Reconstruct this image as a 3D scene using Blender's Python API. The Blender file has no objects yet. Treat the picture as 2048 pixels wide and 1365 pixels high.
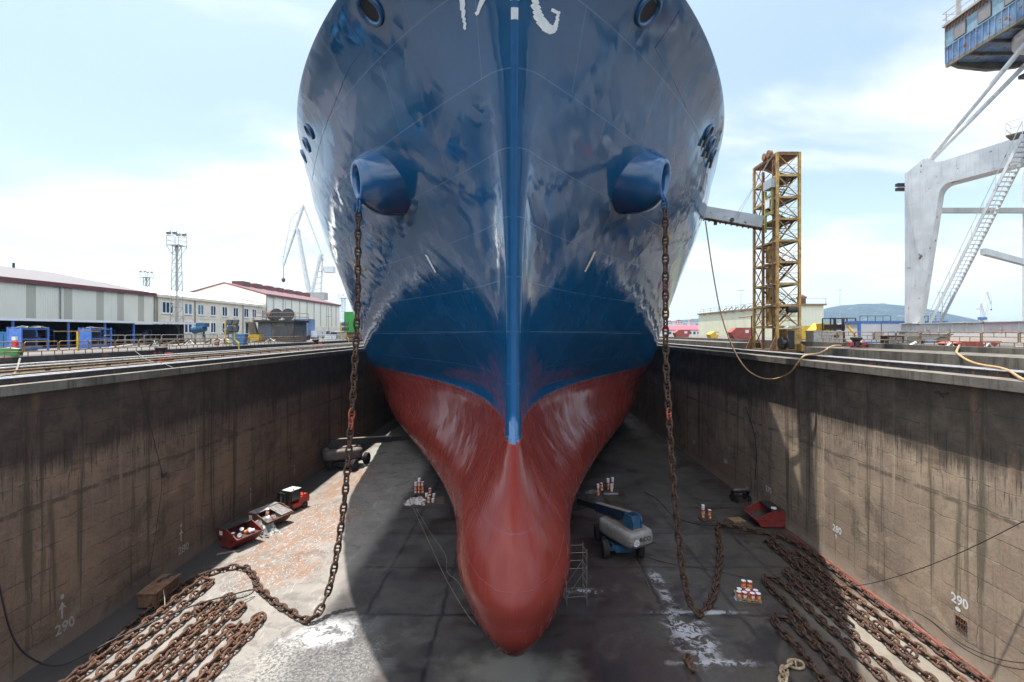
import bpy, bmesh, math, random, bisect
from mathutils import Vector, Matrix, noise
R = math.radians
SC = bpy.context.scene
COL = SC.collection
random.seed(7)
CZ = 17.4            # eye height above the dock floor (m)
FPX = 1000.0

def F(px, py, z=0.0):
    d = (CZ - z) * FPX / (py - 664.0)
    return ((px - 1040.0) * d / FPX, d, z)

def P(px, py, d):
    return ((px - 1040.0) * d / FPX, d, CZ - (py - 664.0) * d / FPX)

# ------------------------------------------------------------------ mesh builder
class MB:
    def __init__(self):
        self.v = []; self.f = []; self.m = []; self.mi = 0
    def add(self, vs, fs):
        o = len(self.v)
        self.v.extend([tuple(p) for p in vs])
        for f in fs:
            self.f.append([o + i for i in f]); self.m.append(self.mi)
        return self
    def box(self, x0, x1, y0, y1, z0, z1):
        if x0 > x1: x0, x1 = x1, x0
        if y0 > y1: y0, y1 = y1, y0
        if z0 > z1: z0, z1 = z1, z0
        return self.add([(x0,y0,z0),(x1,y0,z0),(x1,y1,z0),(x0,y1,z0),(x0,y0,z1),(x1,y0,z1),(x1,y1,z1),(x0,y1,z1)],
            [(0,3,2,1),(4,5,6,7),(0,1,5,4),(1,2,6,5),(2,3,7,6),(3,0,4,7)])
    def obox(self, c, s, M=None):
        M = M or Matrix.Identity(3); c = Vector(c); vs = []
        for z in (-.5,.5):
            for x,y in ((-.5,-.5),(.5,-.5),(.5,.5),(-.5,.5)):
                vs.append(c + M @ Vector((x*s[0], y*s[1], z*s[2])))
        return self.add(vs, [(0,3,2,1),(4,5,6,7),(0,1,5,4),(1,2,6,5),(2,3,7,6),(3,0,4,7)])
    def beam(self, p0, p1, w, h=None, up=(0,0,1)):
        p0 = Vector(p0); p1 = Vector(p1); h = h or w
        d = (p1 - p0); L = d.length
        if L < 1e-6: return self
        d.normalize(); u = Vector(up)
        if abs(d.dot(u)) > .98: u = Vector((0,1,0)) if abs(d.y) < .9 else Vector((1,0,0))
        s = d.cross(u).normalized(); u = s.cross(d).normalized()
        M = Matrix((s, d, u)).transposed()
        return self.obox((p0+p1)/2, (w, L, h), M)
    def cyl(self, p0, p1, r, n=10, r2=None, caps=True):
        return self.tube([p0, p1], [r, r if r2 is None else r2], n, caps)
    def tube(self, pts, r, n=8, caps=True, closed=False):
        pts = [Vector(p) for p in pts]; k = len(pts)
        rs = r if isinstance(r, (list, tuple)) else [r]*k
        vs = []; prev = None
        for i, p in enumerate(pts):
            if closed: t = pts[(i+1)%k] - pts[i-1]
            else: t = pts[min(i+1,k-1)] - pts[max(i-1,0)]
            if t.length < 1e-9: t = Vector((0,0,1))
            t.normalize()
            if prev is None:
                a = Vector((0,0,1)) if abs(t.z) < .9 else Vector((1,0,0))
                s = t.cross(a).normalized()
            else:
                s = prev - t * prev.dot(t)
                s = s.normalized() if s.length > 1e-6 else t.orthogonal().normalized()
            prev = s; b = t.cross(s)
            for j in range(n):
                an = 2*math.pi*j/n
                vs.append(p + (s*math.cos(an) + b*math.sin(an))*rs[i])
        fs = []
        for i in range(k if closed else k-1):
            i2 = (i+1) % k
            for j in range(n):
                j2 = (j+1) % n
                fs.append((i*n+j, i*n+j2, i2*n+j2, i2*n+j))
        if caps and not closed:
            fs.append(tuple(range(n-1,-1,-1))); fs.append(tuple((k-1)*n+j for j in range(n)))
        return self.add(vs, fs)
    def prism(self, poly, a0, a1, axis='y'):
        """poly: 2D points; axis y -> poly is (x,z); x -> (y,z); z -> (x,y)"""
        n = len(poly)
        def mk(p, a):
            return {'y': (p[0], a, p[1]), 'x': (a, p[0], p[1]), 'z': (p[0], p[1], a)}[axis]
        vs = [mk(p, a0) for p in poly] + [mk(p, a1) for p in poly]
        fs = [tuple(range(n)), tuple(range(2*n-1, n-1, -1))]
        fs += [(i, i+n, (i+1)%n+n, (i+1)%n) for i in range(n)]
        return self.add(vs, fs)
    def lathe(self, prof, c=(0,0,0), n=16, axis='z'):
        vs = []; c = Vector(c)
        for r, h in prof:
            for j in range(n):
                a = 2*math.pi*j/n; u = r*math.cos(a); w = r*math.sin(a)
                vs.append(c + Vector({'z': (u,w,h), 'y': (u,h,w), 'x': (h,u,w)}[axis]))
        fs = []
        for i in range(len(prof)-1):
            for j in range(n):
                fs.append((i*n+j, i*n+(j+1)%n, (i+1)*n+(j+1)%n, (i+1)*n+j))
        fs.append(tuple(range(n-1,-1,-1))); k = (len(prof)-1)*n; fs.append(tuple(k+j for j in range(n)))
        return self.add(vs, fs)
    def quad(self, *p):
        return self.add(p, [tuple(range(len(p)))])
    def xform(self, M, start=0):
        for i in range(start, len(self.v)):
            self.v[i] = tuple(M @ Vector(self.v[i]))
        return self
    def build(self, name, mats, parent=None, smooth=False, world=True, recalc=True, loc=None, rotz=0, angle=35):
        off = Vector((0,0,0))
        if parent is not None and world: off = Vector(root_loc(parent))
        me = bpy.data.meshes.new(name)
        me.from_pydata([(p[0]-off.x, p[1]-off.y, p[2]-off.z) for p in self.v], [], self.f)
        if not isinstance(mats, (list, tuple)): mats = [mats]
        for m in mats: me.materials.append(m)
        if len(mats) > 1: me.polygons.foreach_set('material_index', self.m)
        if recalc:
            bm = bmesh.new(); bm.from_mesh(me); bmesh.ops.recalc_face_normals(bm, faces=bm.faces); bm.to_mesh(me); bm.free()
        if smooth:
            me.polygons.foreach_set('use_smooth', [True]*len(me.polygons))
            try: me.set_sharp_from_angle(angle=R(angle))
            except Exception: pass
        me.update()
        o = bpy.data.objects.new(name, me); COL.objects.link(o)
        if parent is not None: o.parent = parent
        if loc is not None: o.location = loc
        o.rotation_euler.z = rotz
        return o

def root_loc(o):
    l = Vector((0,0,0))
    while o is not None:
        l += Vector(o.location); o = o.parent
    return l

def tag(o, label=None, cat=None, group=None, kind=None):
    if label: o['label'] = label
    if cat: o['category'] = cat
    if group: o['group'] = group
    if kind: o['kind'] = kind
    return o

def thing(name, label, cat, loc=(0,0,0), rotz=0, group=None):
    o = bpy.data.objects.new(name, None); COL.objects.link(o)
    o.empty_display_size = .3
    o.location = loc; o.rotation_euler.z = rotz
    return tag(o, label, cat, group)

def children(o):
    return [c for c in bpy.data.objects if c.parent == o]

def copy_tree(o, parent=None, kids=None):
    c = o.copy(); COL.objects.link(c)
    if parent is not None:
        c.parent = parent; c.matrix_parent_inverse = o.matrix_parent_inverse.copy()
    for ch in children(o): copy_tree(ch, c)
    return c

def dup(root, loc, rotz=0, label=None, group=None):
    c = copy_tree(root)
    c.location = loc; c.rotation_euler.z = rotz
    if label: c['label'] = label
    if group: c['group'] = group
    return c

# ------------------------------------------------------------------ materials
class NT:
    def __init__(self, name):
        self.mat = bpy.data.materials.new(name); self.mat.use_nodes = True
        self.t = self.mat.node_tree; self.t.nodes.clear()
        self.out = self.n('ShaderNodeOutputMaterial')
        self.bsdf = self.n('ShaderNodeBsdfPrincipled')
        self.l(self.bsdf.outputs[0], self.out.inputs[0])
        self.tc = None
    def n(self, t, **kw):
        nd = self.t.nodes.new(t)
        for k, v in kw.items(): setattr(nd, k, v)
        return nd
    def l(self, a, b): self.t.links.new(a, b)
    def set(self, sock, v):
        if hasattr(v, 'is_output') or isinstance(v, bpy.types.NodeSocket): self.l(v, sock)
        else:
            if isinstance(v, (tuple, list)) and len(v) == 3 and sock.type == 'RGBA': v = (*v, 1)
            sock.default_value = v
    def coord(self, kind='Object'):
        if self.tc is None: self.tc = self.n('ShaderNodeTexCoord')
        return self.tc.outputs[kind]
    def pos(self): return self.n('ShaderNodeNewGeometry').outputs['Position']
    def map(self, vec, scale=(1,1,1), rot=(0,0,0), loc=(0,0,0)):
        m = self.n('ShaderNodeMapping'); self.l(vec, m.inputs[0])
        m.inputs['Scale'].default_value = scale; m.inputs['Rotation'].default_value = rot; m.inputs['Location'].default_value = loc
        return m.outputs[0]
    def noise(self, vec, scale, detail=4, rough=.55, dist=0.0):
        nd = self.n('ShaderNodeTexNoise'); self.l(vec, nd.inputs['Vector'])
        nd.inputs['Scale'].default_value = scale; nd.inputs['Detail'].default_value = detail
        nd.inputs['Roughness'].default_value = rough; nd.inputs['Distortion'].default_value = dist
        return nd.outputs['Fac']
    def ramp(self, fac, a, b, ca=0.0, cb=1.0):
        nd = self.n('ShaderNodeMapRange'); nd.interpolation_type = 'SMOOTHSTEP'
        self.set(nd.inputs['Value'], fac)
        nd.inputs['From Min'].default_value = a; nd.inputs['From Max'].default_value = b
        nd.inputs['To Min'].default_value = ca; nd.inputs['To Max'].default_value = cb
        return nd.outputs['Result']
    def math(self, op, a, b=0.0, c=None, clamp=False):
        nd = self.n('ShaderNodeMath', operation=op); nd.use_clamp = clamp
        self.set(nd.inputs[0], a); self.set(nd.inputs[1], b)
        if c is not None: self.set(nd.inputs[2], c)
        return nd.outputs[0]
    def mix(self, fac, a, b, blend='MIX'):
        nd = self.n('ShaderNodeMix', data_type='RGBA', blend_type=blend)
        self.set(nd.inputs['Factor'], fac); self.set(nd.inputs['A'], a) if False else None
        self.set(nd.inputs[0], fac); self.set(nd.inputs[6], a); self.set(nd.inputs[7], b)
        return nd.outputs[2]
    def sep(self, v):
        nd = self.n('ShaderNodeSeparateXYZ'); self.l(v, nd.inputs[0]); return nd.outputs
    def comb(self, x, y, z):
        nd = self.n('ShaderNodeCombineXYZ')
        for i, s in enumerate((x, y, z)): self.set(nd.inputs[i], s)
        return nd.outputs[0]
    def bump(self, h, strength=.3, dist=.02, normal=None):
        nd = self.n('ShaderNodeBump'); self.l(h, nd.inputs['Height'])
        nd.inputs['Strength'].default_value = strength; nd.inputs['Distance'].default_value = dist
        if normal is not None: self.l(normal, nd.inputs['Normal'])
        return nd.outputs[0]
    def fin(self, col=None, rough=.6, metal=0.0, normal=None, **kw):
        b = self.bsdf
        if col is not None: self.set(b.inputs['Base Color'], col)
        self.set(b.inputs['Roughness'], rough); self.set(b.inputs['Metallic'], metal)
        if normal is not None: self.l(normal, b.inputs['Normal'])
        for k, v in kw.items(): self.set(b.inputs[k.replace('_', ' ')], v)
        return self.mat

RUST = (.13, .055, .025)
def paint(name, c, rough=.5, var=.25, scale=3.0, rust=.0, rust_col=RUST, metal=0.0, bump=.15, streak=False, fade=None, stain=0.0):
    """painted / plain surface with mottling, optional rust blotches and vertical dirt streaks"""
    t = NT(name); v = t.coord()
    n1 = t.noise(v, scale, 5)
    d = tuple(x*(1-var) for x in c); l = tuple(min(1, x*(1+var*.6)) for x in c)
    col = t.mix(t.ramp(n1, .3, .7), d, l)
    if fade: col = t.mix(t.ramp(t.noise(v, scale*.37, 4), .45, .7), col, fade)
    r = rough
    if stain:
        s = t.noise(t.map(v, (7, 7, .5)), 1.0, 4)
        col = t.mix(t.math('MULTIPLY', t.ramp(s, .5, .72), stain), col, tuple(x*.35 for x in c))
    if rust:
        n2 = t.noise(v, scale*1.7, 6, .65)
        if streak: n2 = t.math('ADD', t.math('MULTIPLY', n2, .5), t.math('MULTIPLY', t.noise(t.map(v, (6, 6, .6)), 1.0, 4), .5))
        k = t.ramp(n2, .62-rust*.3, .70-rust*.22)
        n3 = t.noise(v, scale*9, 3)
        col = t.mix(k, col, t.mix(n3, tuple(x*.6 for x in rust_col), tuple(x*1.6 for x in rust_col)))
        r = t.math('ADD', rough, t.math('MULTIPLY', k, .3), clamp=True)
    nb = t.bump(t.noise(v, scale*12, 3), bump, .01)
    return t.fin(col, r, metal, nb)

JIB = (9.0, 50.7, 68.7)
# ------------------------------------------------------------------ camera, sun, sky
cam = bpy.data.cameras.new('camera'); camo = bpy.data.objects.new('camera', cam); COL.objects.link(camo)
camo.location = (0, 0, CZ); camo.rotation_euler = (R(90), 0, 0)
cam.sensor_width = 36; cam.lens = FPX/2048*36
cam.shift_x = -16/2048; cam.shift_y = -18.5/2048
cam.clip_start = .1; cam.clip_end = 30000
SC.camera = camo
SC.render.resolution_x = 1024; SC.render.resolution_y = 682
SC.view_settings.view_transform = 'Standard'; SC.view_settings.look = 'None'
SC.view_settings.exposure = EXPOSURE = 1.0
SC.cycles.max_bounces = 8; SC.cycles.diffuse_bounces = 4; SC.cycles.glossy_bounces = 4
SC.cycles.sample_clamp_indirect = 6; SC.cycles.caustics_reflective = False; SC.cycles.caustics_refractive = False

SUN = Vector((-.165, .14, 1.0)).normalized()      # towards the sun
sl = bpy.data.lights.new('sun', 'SUN'); sl.energy = 4.6; sl.angle = R(.5); sl.color = (1, .955, .89)
so = bpy.data.objects.new('sun', sl); COL.objects.link(so)
so.rotation_euler = SUN.to_track_quat('Z', 'Y').to_euler(); so.location = (0, 40, 120)

w = bpy.data.worlds.new('World'); SC.world = w; w.use_nodes = True
nt = w.node_tree; nt.nodes.clear()
def wn(t, **k):
    n_ = nt.nodes.new(t)
    for a, b in k.items(): setattr(n_, a, b)
    return n_
wo = wn('ShaderNodeOutputWorld'); bg = wn('ShaderNodeBackground'); sky = wn('ShaderNodeTexSky')
sky.sky_type = 'NISHITA'; sky.sun_disc = False
sky.sun_elevation = math.asin(SUN.z); sky.sun_rotation = math.atan2(SUN.x, SUN.y)
sky.air_density = 1.0; sky.dust_density = 1.2; sky.ozone_density = 1.2
tc = wn('ShaderNodeTexCoord'); sp = wn('ShaderNodeSeparateXYZ'); nt.links.new(tc.outputs['Generated'], sp.inputs[0])
zz = wn('ShaderNodeMath', operation='MAXIMUM'); nt.links.new(sp.outputs[2], zz.inputs[0]); zz.inputs[1].default_value = 0.0
za = wn('ShaderNodeMath', operation='ADD'); nt.links.new(zz.outputs[0], za.inputs[0]); za.inputs[1].default_value = .22
dx = wn('ShaderNodeMath', operation='DIVIDE'); nt.links.new(sp.outputs[0], dx.inputs[0]); nt.links.new(za.outputs[0], dx.inputs[1])
dy = wn('ShaderNodeMath', operation='DIVIDE'); nt.links.new(sp.outputs[1], dy.inputs[0]); nt.links.new(za.outputs[0], dy.inputs[1])
cx = wn('ShaderNodeCombineXYZ'); nt.links.new(dx.outputs[0], cx.inputs[0]); nt.links.new(dy.outputs[0], cx.inputs[1])
mp = wn('ShaderNodeMapping'); nt.links.new(cx.outputs[0], mp.inputs[0]); mp.inputs['Scale'].default_value = (.8, 1.25, 1); mp.inputs['Location'].default_value = (3.1, 1.7, 0)
nz = wn('ShaderNodeTexNoise'); nt.links.new(mp.outputs[0], nz.inputs['Vector']); nz.inputs['Scale'].default_value = 1.15; nz.inputs['Detail'].default_value = 7; nz.inputs['Roughness'].default_value = .52; nz.inputs['Distortion'].default_value = .35
mr = wn('ShaderNodeMapRange'); mr.interpolation_type = 'SMOOTHSTEP'; nt.links.new(nz.outputs['Fac'], mr.inputs['Value'])
mr.inputs['From Min'].default_value = .42; mr.inputs['From Max'].default_value = .62
mr.inputs['To Min'].default_value = .04; mr.inputs['To Max'].default_value = .95
nz2 = wn('ShaderNodeTexNoise'); nt.links.new(mp.outputs[0], nz2.inputs['Vector']); nz2.inputs['Scale'].default_value = 2.6; nz2.inputs['Detail'].default_value = 6
cl = wn('ShaderNodeMix', data_type='RGBA'); nt.links.new(nz2.outputs['Fac'], cl.inputs[0])
cl.inputs[6].default_value = (3.25, 3.35, 3.45, 1); cl.inputs[7].default_value = (5.2, 5.2, 5.2, 1)
sk2 = wn('ShaderNodeMix', data_type='RGBA', blend_type='MULTIPLY'); sk2.inputs[0].default_value = 1.0
nt.links.new(sky.outputs[0], sk2.inputs[6]); sk2.inputs[7].default_value = (.95, .86, .70, 1)
mx = wn('ShaderNodeMix', data_type='RGBA'); nt.links.new(mr.outputs[0], mx.inputs[0]); nt.links.new(sk2.outputs[2], mx.inputs[6]); nt.links.new(cl.outputs[2], mx.inputs[7])
zr = wn('ShaderNodeMapRange'); zr.interpolation_type = 'SMOOTHSTEP'; nt.links.new(sp.outputs[2], zr.inputs['Value'])
zr.inputs['From Min'].default_value = .22; zr.inputs['From Max'].default_value = .85; zr.inputs['To Min'].default_value = 1.0; zr.inputs['To Max'].default_value = 1.5
yr = wn('ShaderNodeMapRange'); yr.interpolation_type = 'SMOOTHSTEP'; nt.links.new(sp.outputs[1], yr.inputs['Value'])      # unseen sky behind and beside the view, brightened to light hull and facades
yr.inputs['From Min'].default_value = .55; yr.inputs['From Max'].default_value = -.10; yr.inputs['To Min'].default_value = 1.0; yr.inputs['To Max'].default_value = 2.0
zy = wn('ShaderNodeMath', operation='MULTIPLY'); nt.links.new(zr.outputs[0], zy.inputs[0]); nt.links.new(yr.outputs[0], zy.inputs[1])
zs_ = wn('ShaderNodeVectorMath', operation='SCALE'); nt.links.new(mx.outputs[2], zs_.inputs[0]); nt.links.new(zy.outputs[0], zs_.inputs['Scale'])
nt.links.new(zs_.outputs[0], bg.inputs[0]); bg.inputs[1].default_value = .145
nt.links.new(bg.outputs[0], wo.inputs[0])

# ------------------------------------------------------------------ dock constants
XR, XL = 23.6, -25.2          # inner faces of the dock walls
ZR, ZL = 15.1, 14.75          # coping tops
QR, QL = 16.1, 15.65          # quay levels
Y0, Y1 = -14.0, 330.0

# ------------------------------------------------------------------ materials of the setting
def concrete_floor():
    t = NT('dock_floor_concrete'); v = t.pos(); s = t.sep(v); X, Y = s[0], s[1]
    big = t.noise(v, .11, 5, .6, .4); mid = t.noise(v, .55, 6, .62, .3); fine = t.noise(v, 5.0, 5, .6)
    vf = t.noise(v, 22.0, 3, .6)
    col = t.mix(t.ramp(mid, .3, .7), (.018, .016, .0155), (.042, .0385, .036))
    col = t.mix(t.math('MULTIPLY', t.ramp(fine, .35, .75), .35), col, (.10, .093, .085))
    # cast slabs: broad damp joints
    br = t.n('ShaderNodeTexBrick'); br.offset = 0.0; br.squash = 1.0
    wob = t.n('ShaderNodeVectorMath', operation='ADD'); t.l(v, wob.inputs[0])
    nn = t.n('ShaderNodeTexNoise'); t.l(v, nn.inputs['Vector']); nn.inputs['Scale'].default_value = .6; nn.inputs['Detail'].default_value = 3
    sc_ = t.n('ShaderNodeVectorMath', operation='SCALE'); t.l(nn.outputs['Color'], sc_.inputs[0]); sc_.inputs['Scale'].default_value = .55
    t.l(sc_.outputs[0], wob.inputs[1]); t.l(wob.outputs[0], br.inputs['Vector'])
    br.inputs['Scale'].default_value = 1.0; br.inputs['Brick Width'].default_value = 4.6; br.inputs['Row Height'].default_value = 6.2
    br.inputs['Mortar Size'].default_value = .22; br.inputs['Mortar Smooth'].default_value = .9
    joint = br.outputs['Fac']
    # damp region under and before the ship (right of x = -11), with the ship's shade painted in
    damp_shade = t.ramp(t.math('ADD', X, t.math('MULTIPLY', mid, 3.0)), -12.3, -9.6)
    d2 = t.math('MULTIPLY', damp_shade, t.ramp(big, .36, .58))
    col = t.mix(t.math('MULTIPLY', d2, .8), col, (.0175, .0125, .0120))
    purple = t.math('MULTIPLY', t.ramp(t.noise(v, .13, 5, .65, .5), .34, .48), t.math('MULTIPLY', t.ramp(X, .5, 4.0), t.ramp(X, 15.0, 9.0)))
    col = t.mix(t.math('MULTIPLY', purple, .85), col, (.030, .0145, .0135))
    col = t.mix(t.math('MULTIPLY', joint, t.math('MULTIPLY', damp_shade, t.ramp(X, -1.0, 3.0, .92, .42))), col, (.007, .0065, .008))
    rs_ = t.math('MULTIPLY', t.ramp(t.math('ADD', X, t.math('MULTIPLY', big, 5.0)), 8.5, 11.5), t.ramp(t.noise(v, .3, 5, .65, .6), .40, .50))
    col = t.mix(t.math('MULTIPLY', rs_, t.math('SUBTRACT', .85, t.math('MULTIPLY', joint, .8))), col, t.mix(fine, (.043, .034, .027), (.076, .064, .050)))
    lf_ = t.math('MULTIPLY', t.math('MULTIPLY', damp_shade, t.ramp(X, -1.0, -3.0)), t.math('SUBTRACT', 1.0, joint))
    col = t.mix(t.math('MULTIPLY', lf_, t.ramp(t.noise(v, .4, 5, .65, .5), .38, .6, .1, .75)), col, (.052, .0435, .038))
    # grey silt smears, swept sideways
    silt = t.math('MULTIPLY', t.ramp(t.noise(t.map(v, (1.0, .55, 1), (0,0,.5)), .32, 7, .7, 1.2), .53, .70), t.math('MULTIPLY', t.ramp(vf, .25, .6), damp_shade))
    col = t.mix(t.math('MULTIPLY', silt, .62), col, (.10, .093, .082))
    def spot(x, y, rx, ry, soft=.5):
        m_ = t.n('ShaderNodeMapping'); t.l(v, m_.inputs[0])
        m_.inputs['Location'].default_value = (-x/rx, -y/ry, 0); m_.inputs['Scale'].default_value = (1/rx, 1/ry, 0)
        ln = t.n('ShaderNodeVectorMath', operation='LENGTH'); t.l(m_.outputs[0], ln.inputs[0])
        q = t.math('ADD', ln.outputs['Value'], t.math('MULTIPLY', t.math('SUBTRACT', mid, .5), 1.6))
        return t.ramp(q, 1.0, 1.0-soft)
    # the dry, pale left strip
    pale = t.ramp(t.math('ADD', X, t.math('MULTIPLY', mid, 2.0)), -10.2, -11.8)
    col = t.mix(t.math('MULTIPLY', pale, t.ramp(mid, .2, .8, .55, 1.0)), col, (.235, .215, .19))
    crack = t.ramp(t.noise(t.map(v, (1,1,1)), 9.0, 6, .75), .52, .62)
    crust = t.math('MULTIPLY', t.math('MAXIMUM', spot(-11, 26, 4.6, 5.5), spot(-20, 75, 3, 16)), t.ramp(crack, 0, 1, .35, 1))
    col = t.mix(t.math('MULTIPLY', crust, .75), col, (.33, .33, .315))
    col = t.mix(t.math('MULTIPLY', t.math('MULTIPLY', spot(-11, 26.5, 4.4, 5.5), t.ramp(t.noise(v, 5.5, 6, .75), .47, .55)), .88), col, (.05, .047, .045))
    # grey scuffs, tyre grime and the left wall's cast shade painted on the floor
    col = t.mix(t.math('MULTIPLY', t.math('MULTIPLY', pale, t.ramp(t.noise(v, .45, 7, .72, 1.4), .50, .64)), .65), col, (.085, .078, .074))
    col = t.mix(t.math('MULTIPLY', t.math('MULTIPLY', pale, t.ramp(t.noise(t.map(v, (2.5,.5,1), (0,0,.3)), .7, 6, .7, 1.0), .58, .66)), .55), col, (.33, .31, .28))
    wall_shade = t.ramp(t.math('ADD', X, t.math('MULTIPLY', t.math('SUBTRACT', mid, .5), .9)), -22.1, -22.8)
    col = t.mix(t.math('MULTIPLY', wall_shade, .95), col, (.028, .023, .022))
    # orange blasting grit swept into curls
    sw = t.noise(t.map(v, (1.6, .6, 1), (0,0,-.25)), .50, 9, .66, 3.2)
    grit = t.math('MULTIPLY', t.math('MAXIMUM', spot(-19, 44, 4.6, 9), t.math('MAXIMUM', spot(-17.5, 37, 3.6, 3.6), spot(-20, 58, 2.6, 9))), t.ramp(sw, .42, .54))
    col = t.mix(t.math('MULTIPLY', grit, .82), col, (.20, .112, .066))
    swd = t.noise(t.map(v, (2.2, 1.0, 1), (0,0,.6)), .75, 9, .72, 4.5)
    col = t.mix(t.math('MULTIPLY', t.math('MULTIPLY', spot(-18.5, 42, 5.0, 14), t.ramp(swd, .555, .60)), .85), col, (.40, .36, .36))
    col = t.mix(t.math('MULTIPLY', t.math('MULTIPLY', spot(-18, 37.5, 4.5, 4.0), t.ramp(swd, .46, .38)), .75), col, (.07, .055, .05))
    # white paint spills
    def spill(x, y, rx, ry, th=.5):
        return t.math('MULTIPLY', spot(x, y, rx, ry, .7), t.ramp(t.noise(v, 1.5, 6, .72, 1.0), th, th+.06))
    wh = t.math('MAXIMUM', spill(-11.3, 28.8, 2.4, 1.6, .44), t.math('MAXIMUM', spill(9.8, 28.6, 1.7, 3.8, .48), t.math('MAXIMUM', spill(10.0, 26.3, 3.0, .45, .46), t.math('MAXIMUM', spill(11.2, 31.0, 3.6, .35, .44), t.math('MAXIMUM', spill(9.6, 34.2, .6, 3.0, .47), spill(4.2, 33.5, 1.6, .5, .5))))))
    wh = t.math('MAXIMUM', wh, t.math('MULTIPLY', t.ramp(t.noise(v, .35, 7, .75, .8), .66, .72), t.math('MULTIPLY', damp_shade, .5)))
    col = t.mix(t.math('MULTIPLY', wh, .85), col, (.40, .40, .415))
    # pale beaten silt round the bulb foot and bare pale slab below the right chains
    col = t.mix(t.math('MULTIPLY', spot(-.2, 25.4, 4.6, 2.6, .8), t.ramp(vf, .25, .6, .45, .95)), col, (.15, .142, .118))
    col = t.mix(t.math('MULTIPLY', t.ramp(X, 16.5, 19.5), t.math('MULTIPLY', t.ramp(Y, 35, 30), t.ramp(mid, .3, .6, .45, .9))), col, (.22, .195, .16))
    col = t.mix(t.math('MULTIPLY', t.ramp(X, 22.2, 23.0), t.ramp(fine, .3, .6, .4, .9)), col, (.085, .052, .042))
    # tyre marks and speckle
    col = t.mix(t.math('MULTIPLY', t.ramp(vf, .58, .70), .35), col, (.05, .047, .045))
    wet = t.math('MULTIPLY', damp_shade, t.ramp(t.noise(v, .22, 5, .65), .38, .62))
    rough = t.math('SUBTRACT', .86, t.math('MULTIPLY', wet, .52))
    h = t.math('ADD', t.math('MULTIPLY', fine, .6), t.math('MULTIPLY', vf, .35))
    h = t.math('SUBTRACT', h, t.math('MULTIPLY', joint, .25))
    return t.fin(col, rough, 0, t.bump(h, .45, .03))
MAT_FLOOR = concrete_floor()

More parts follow.
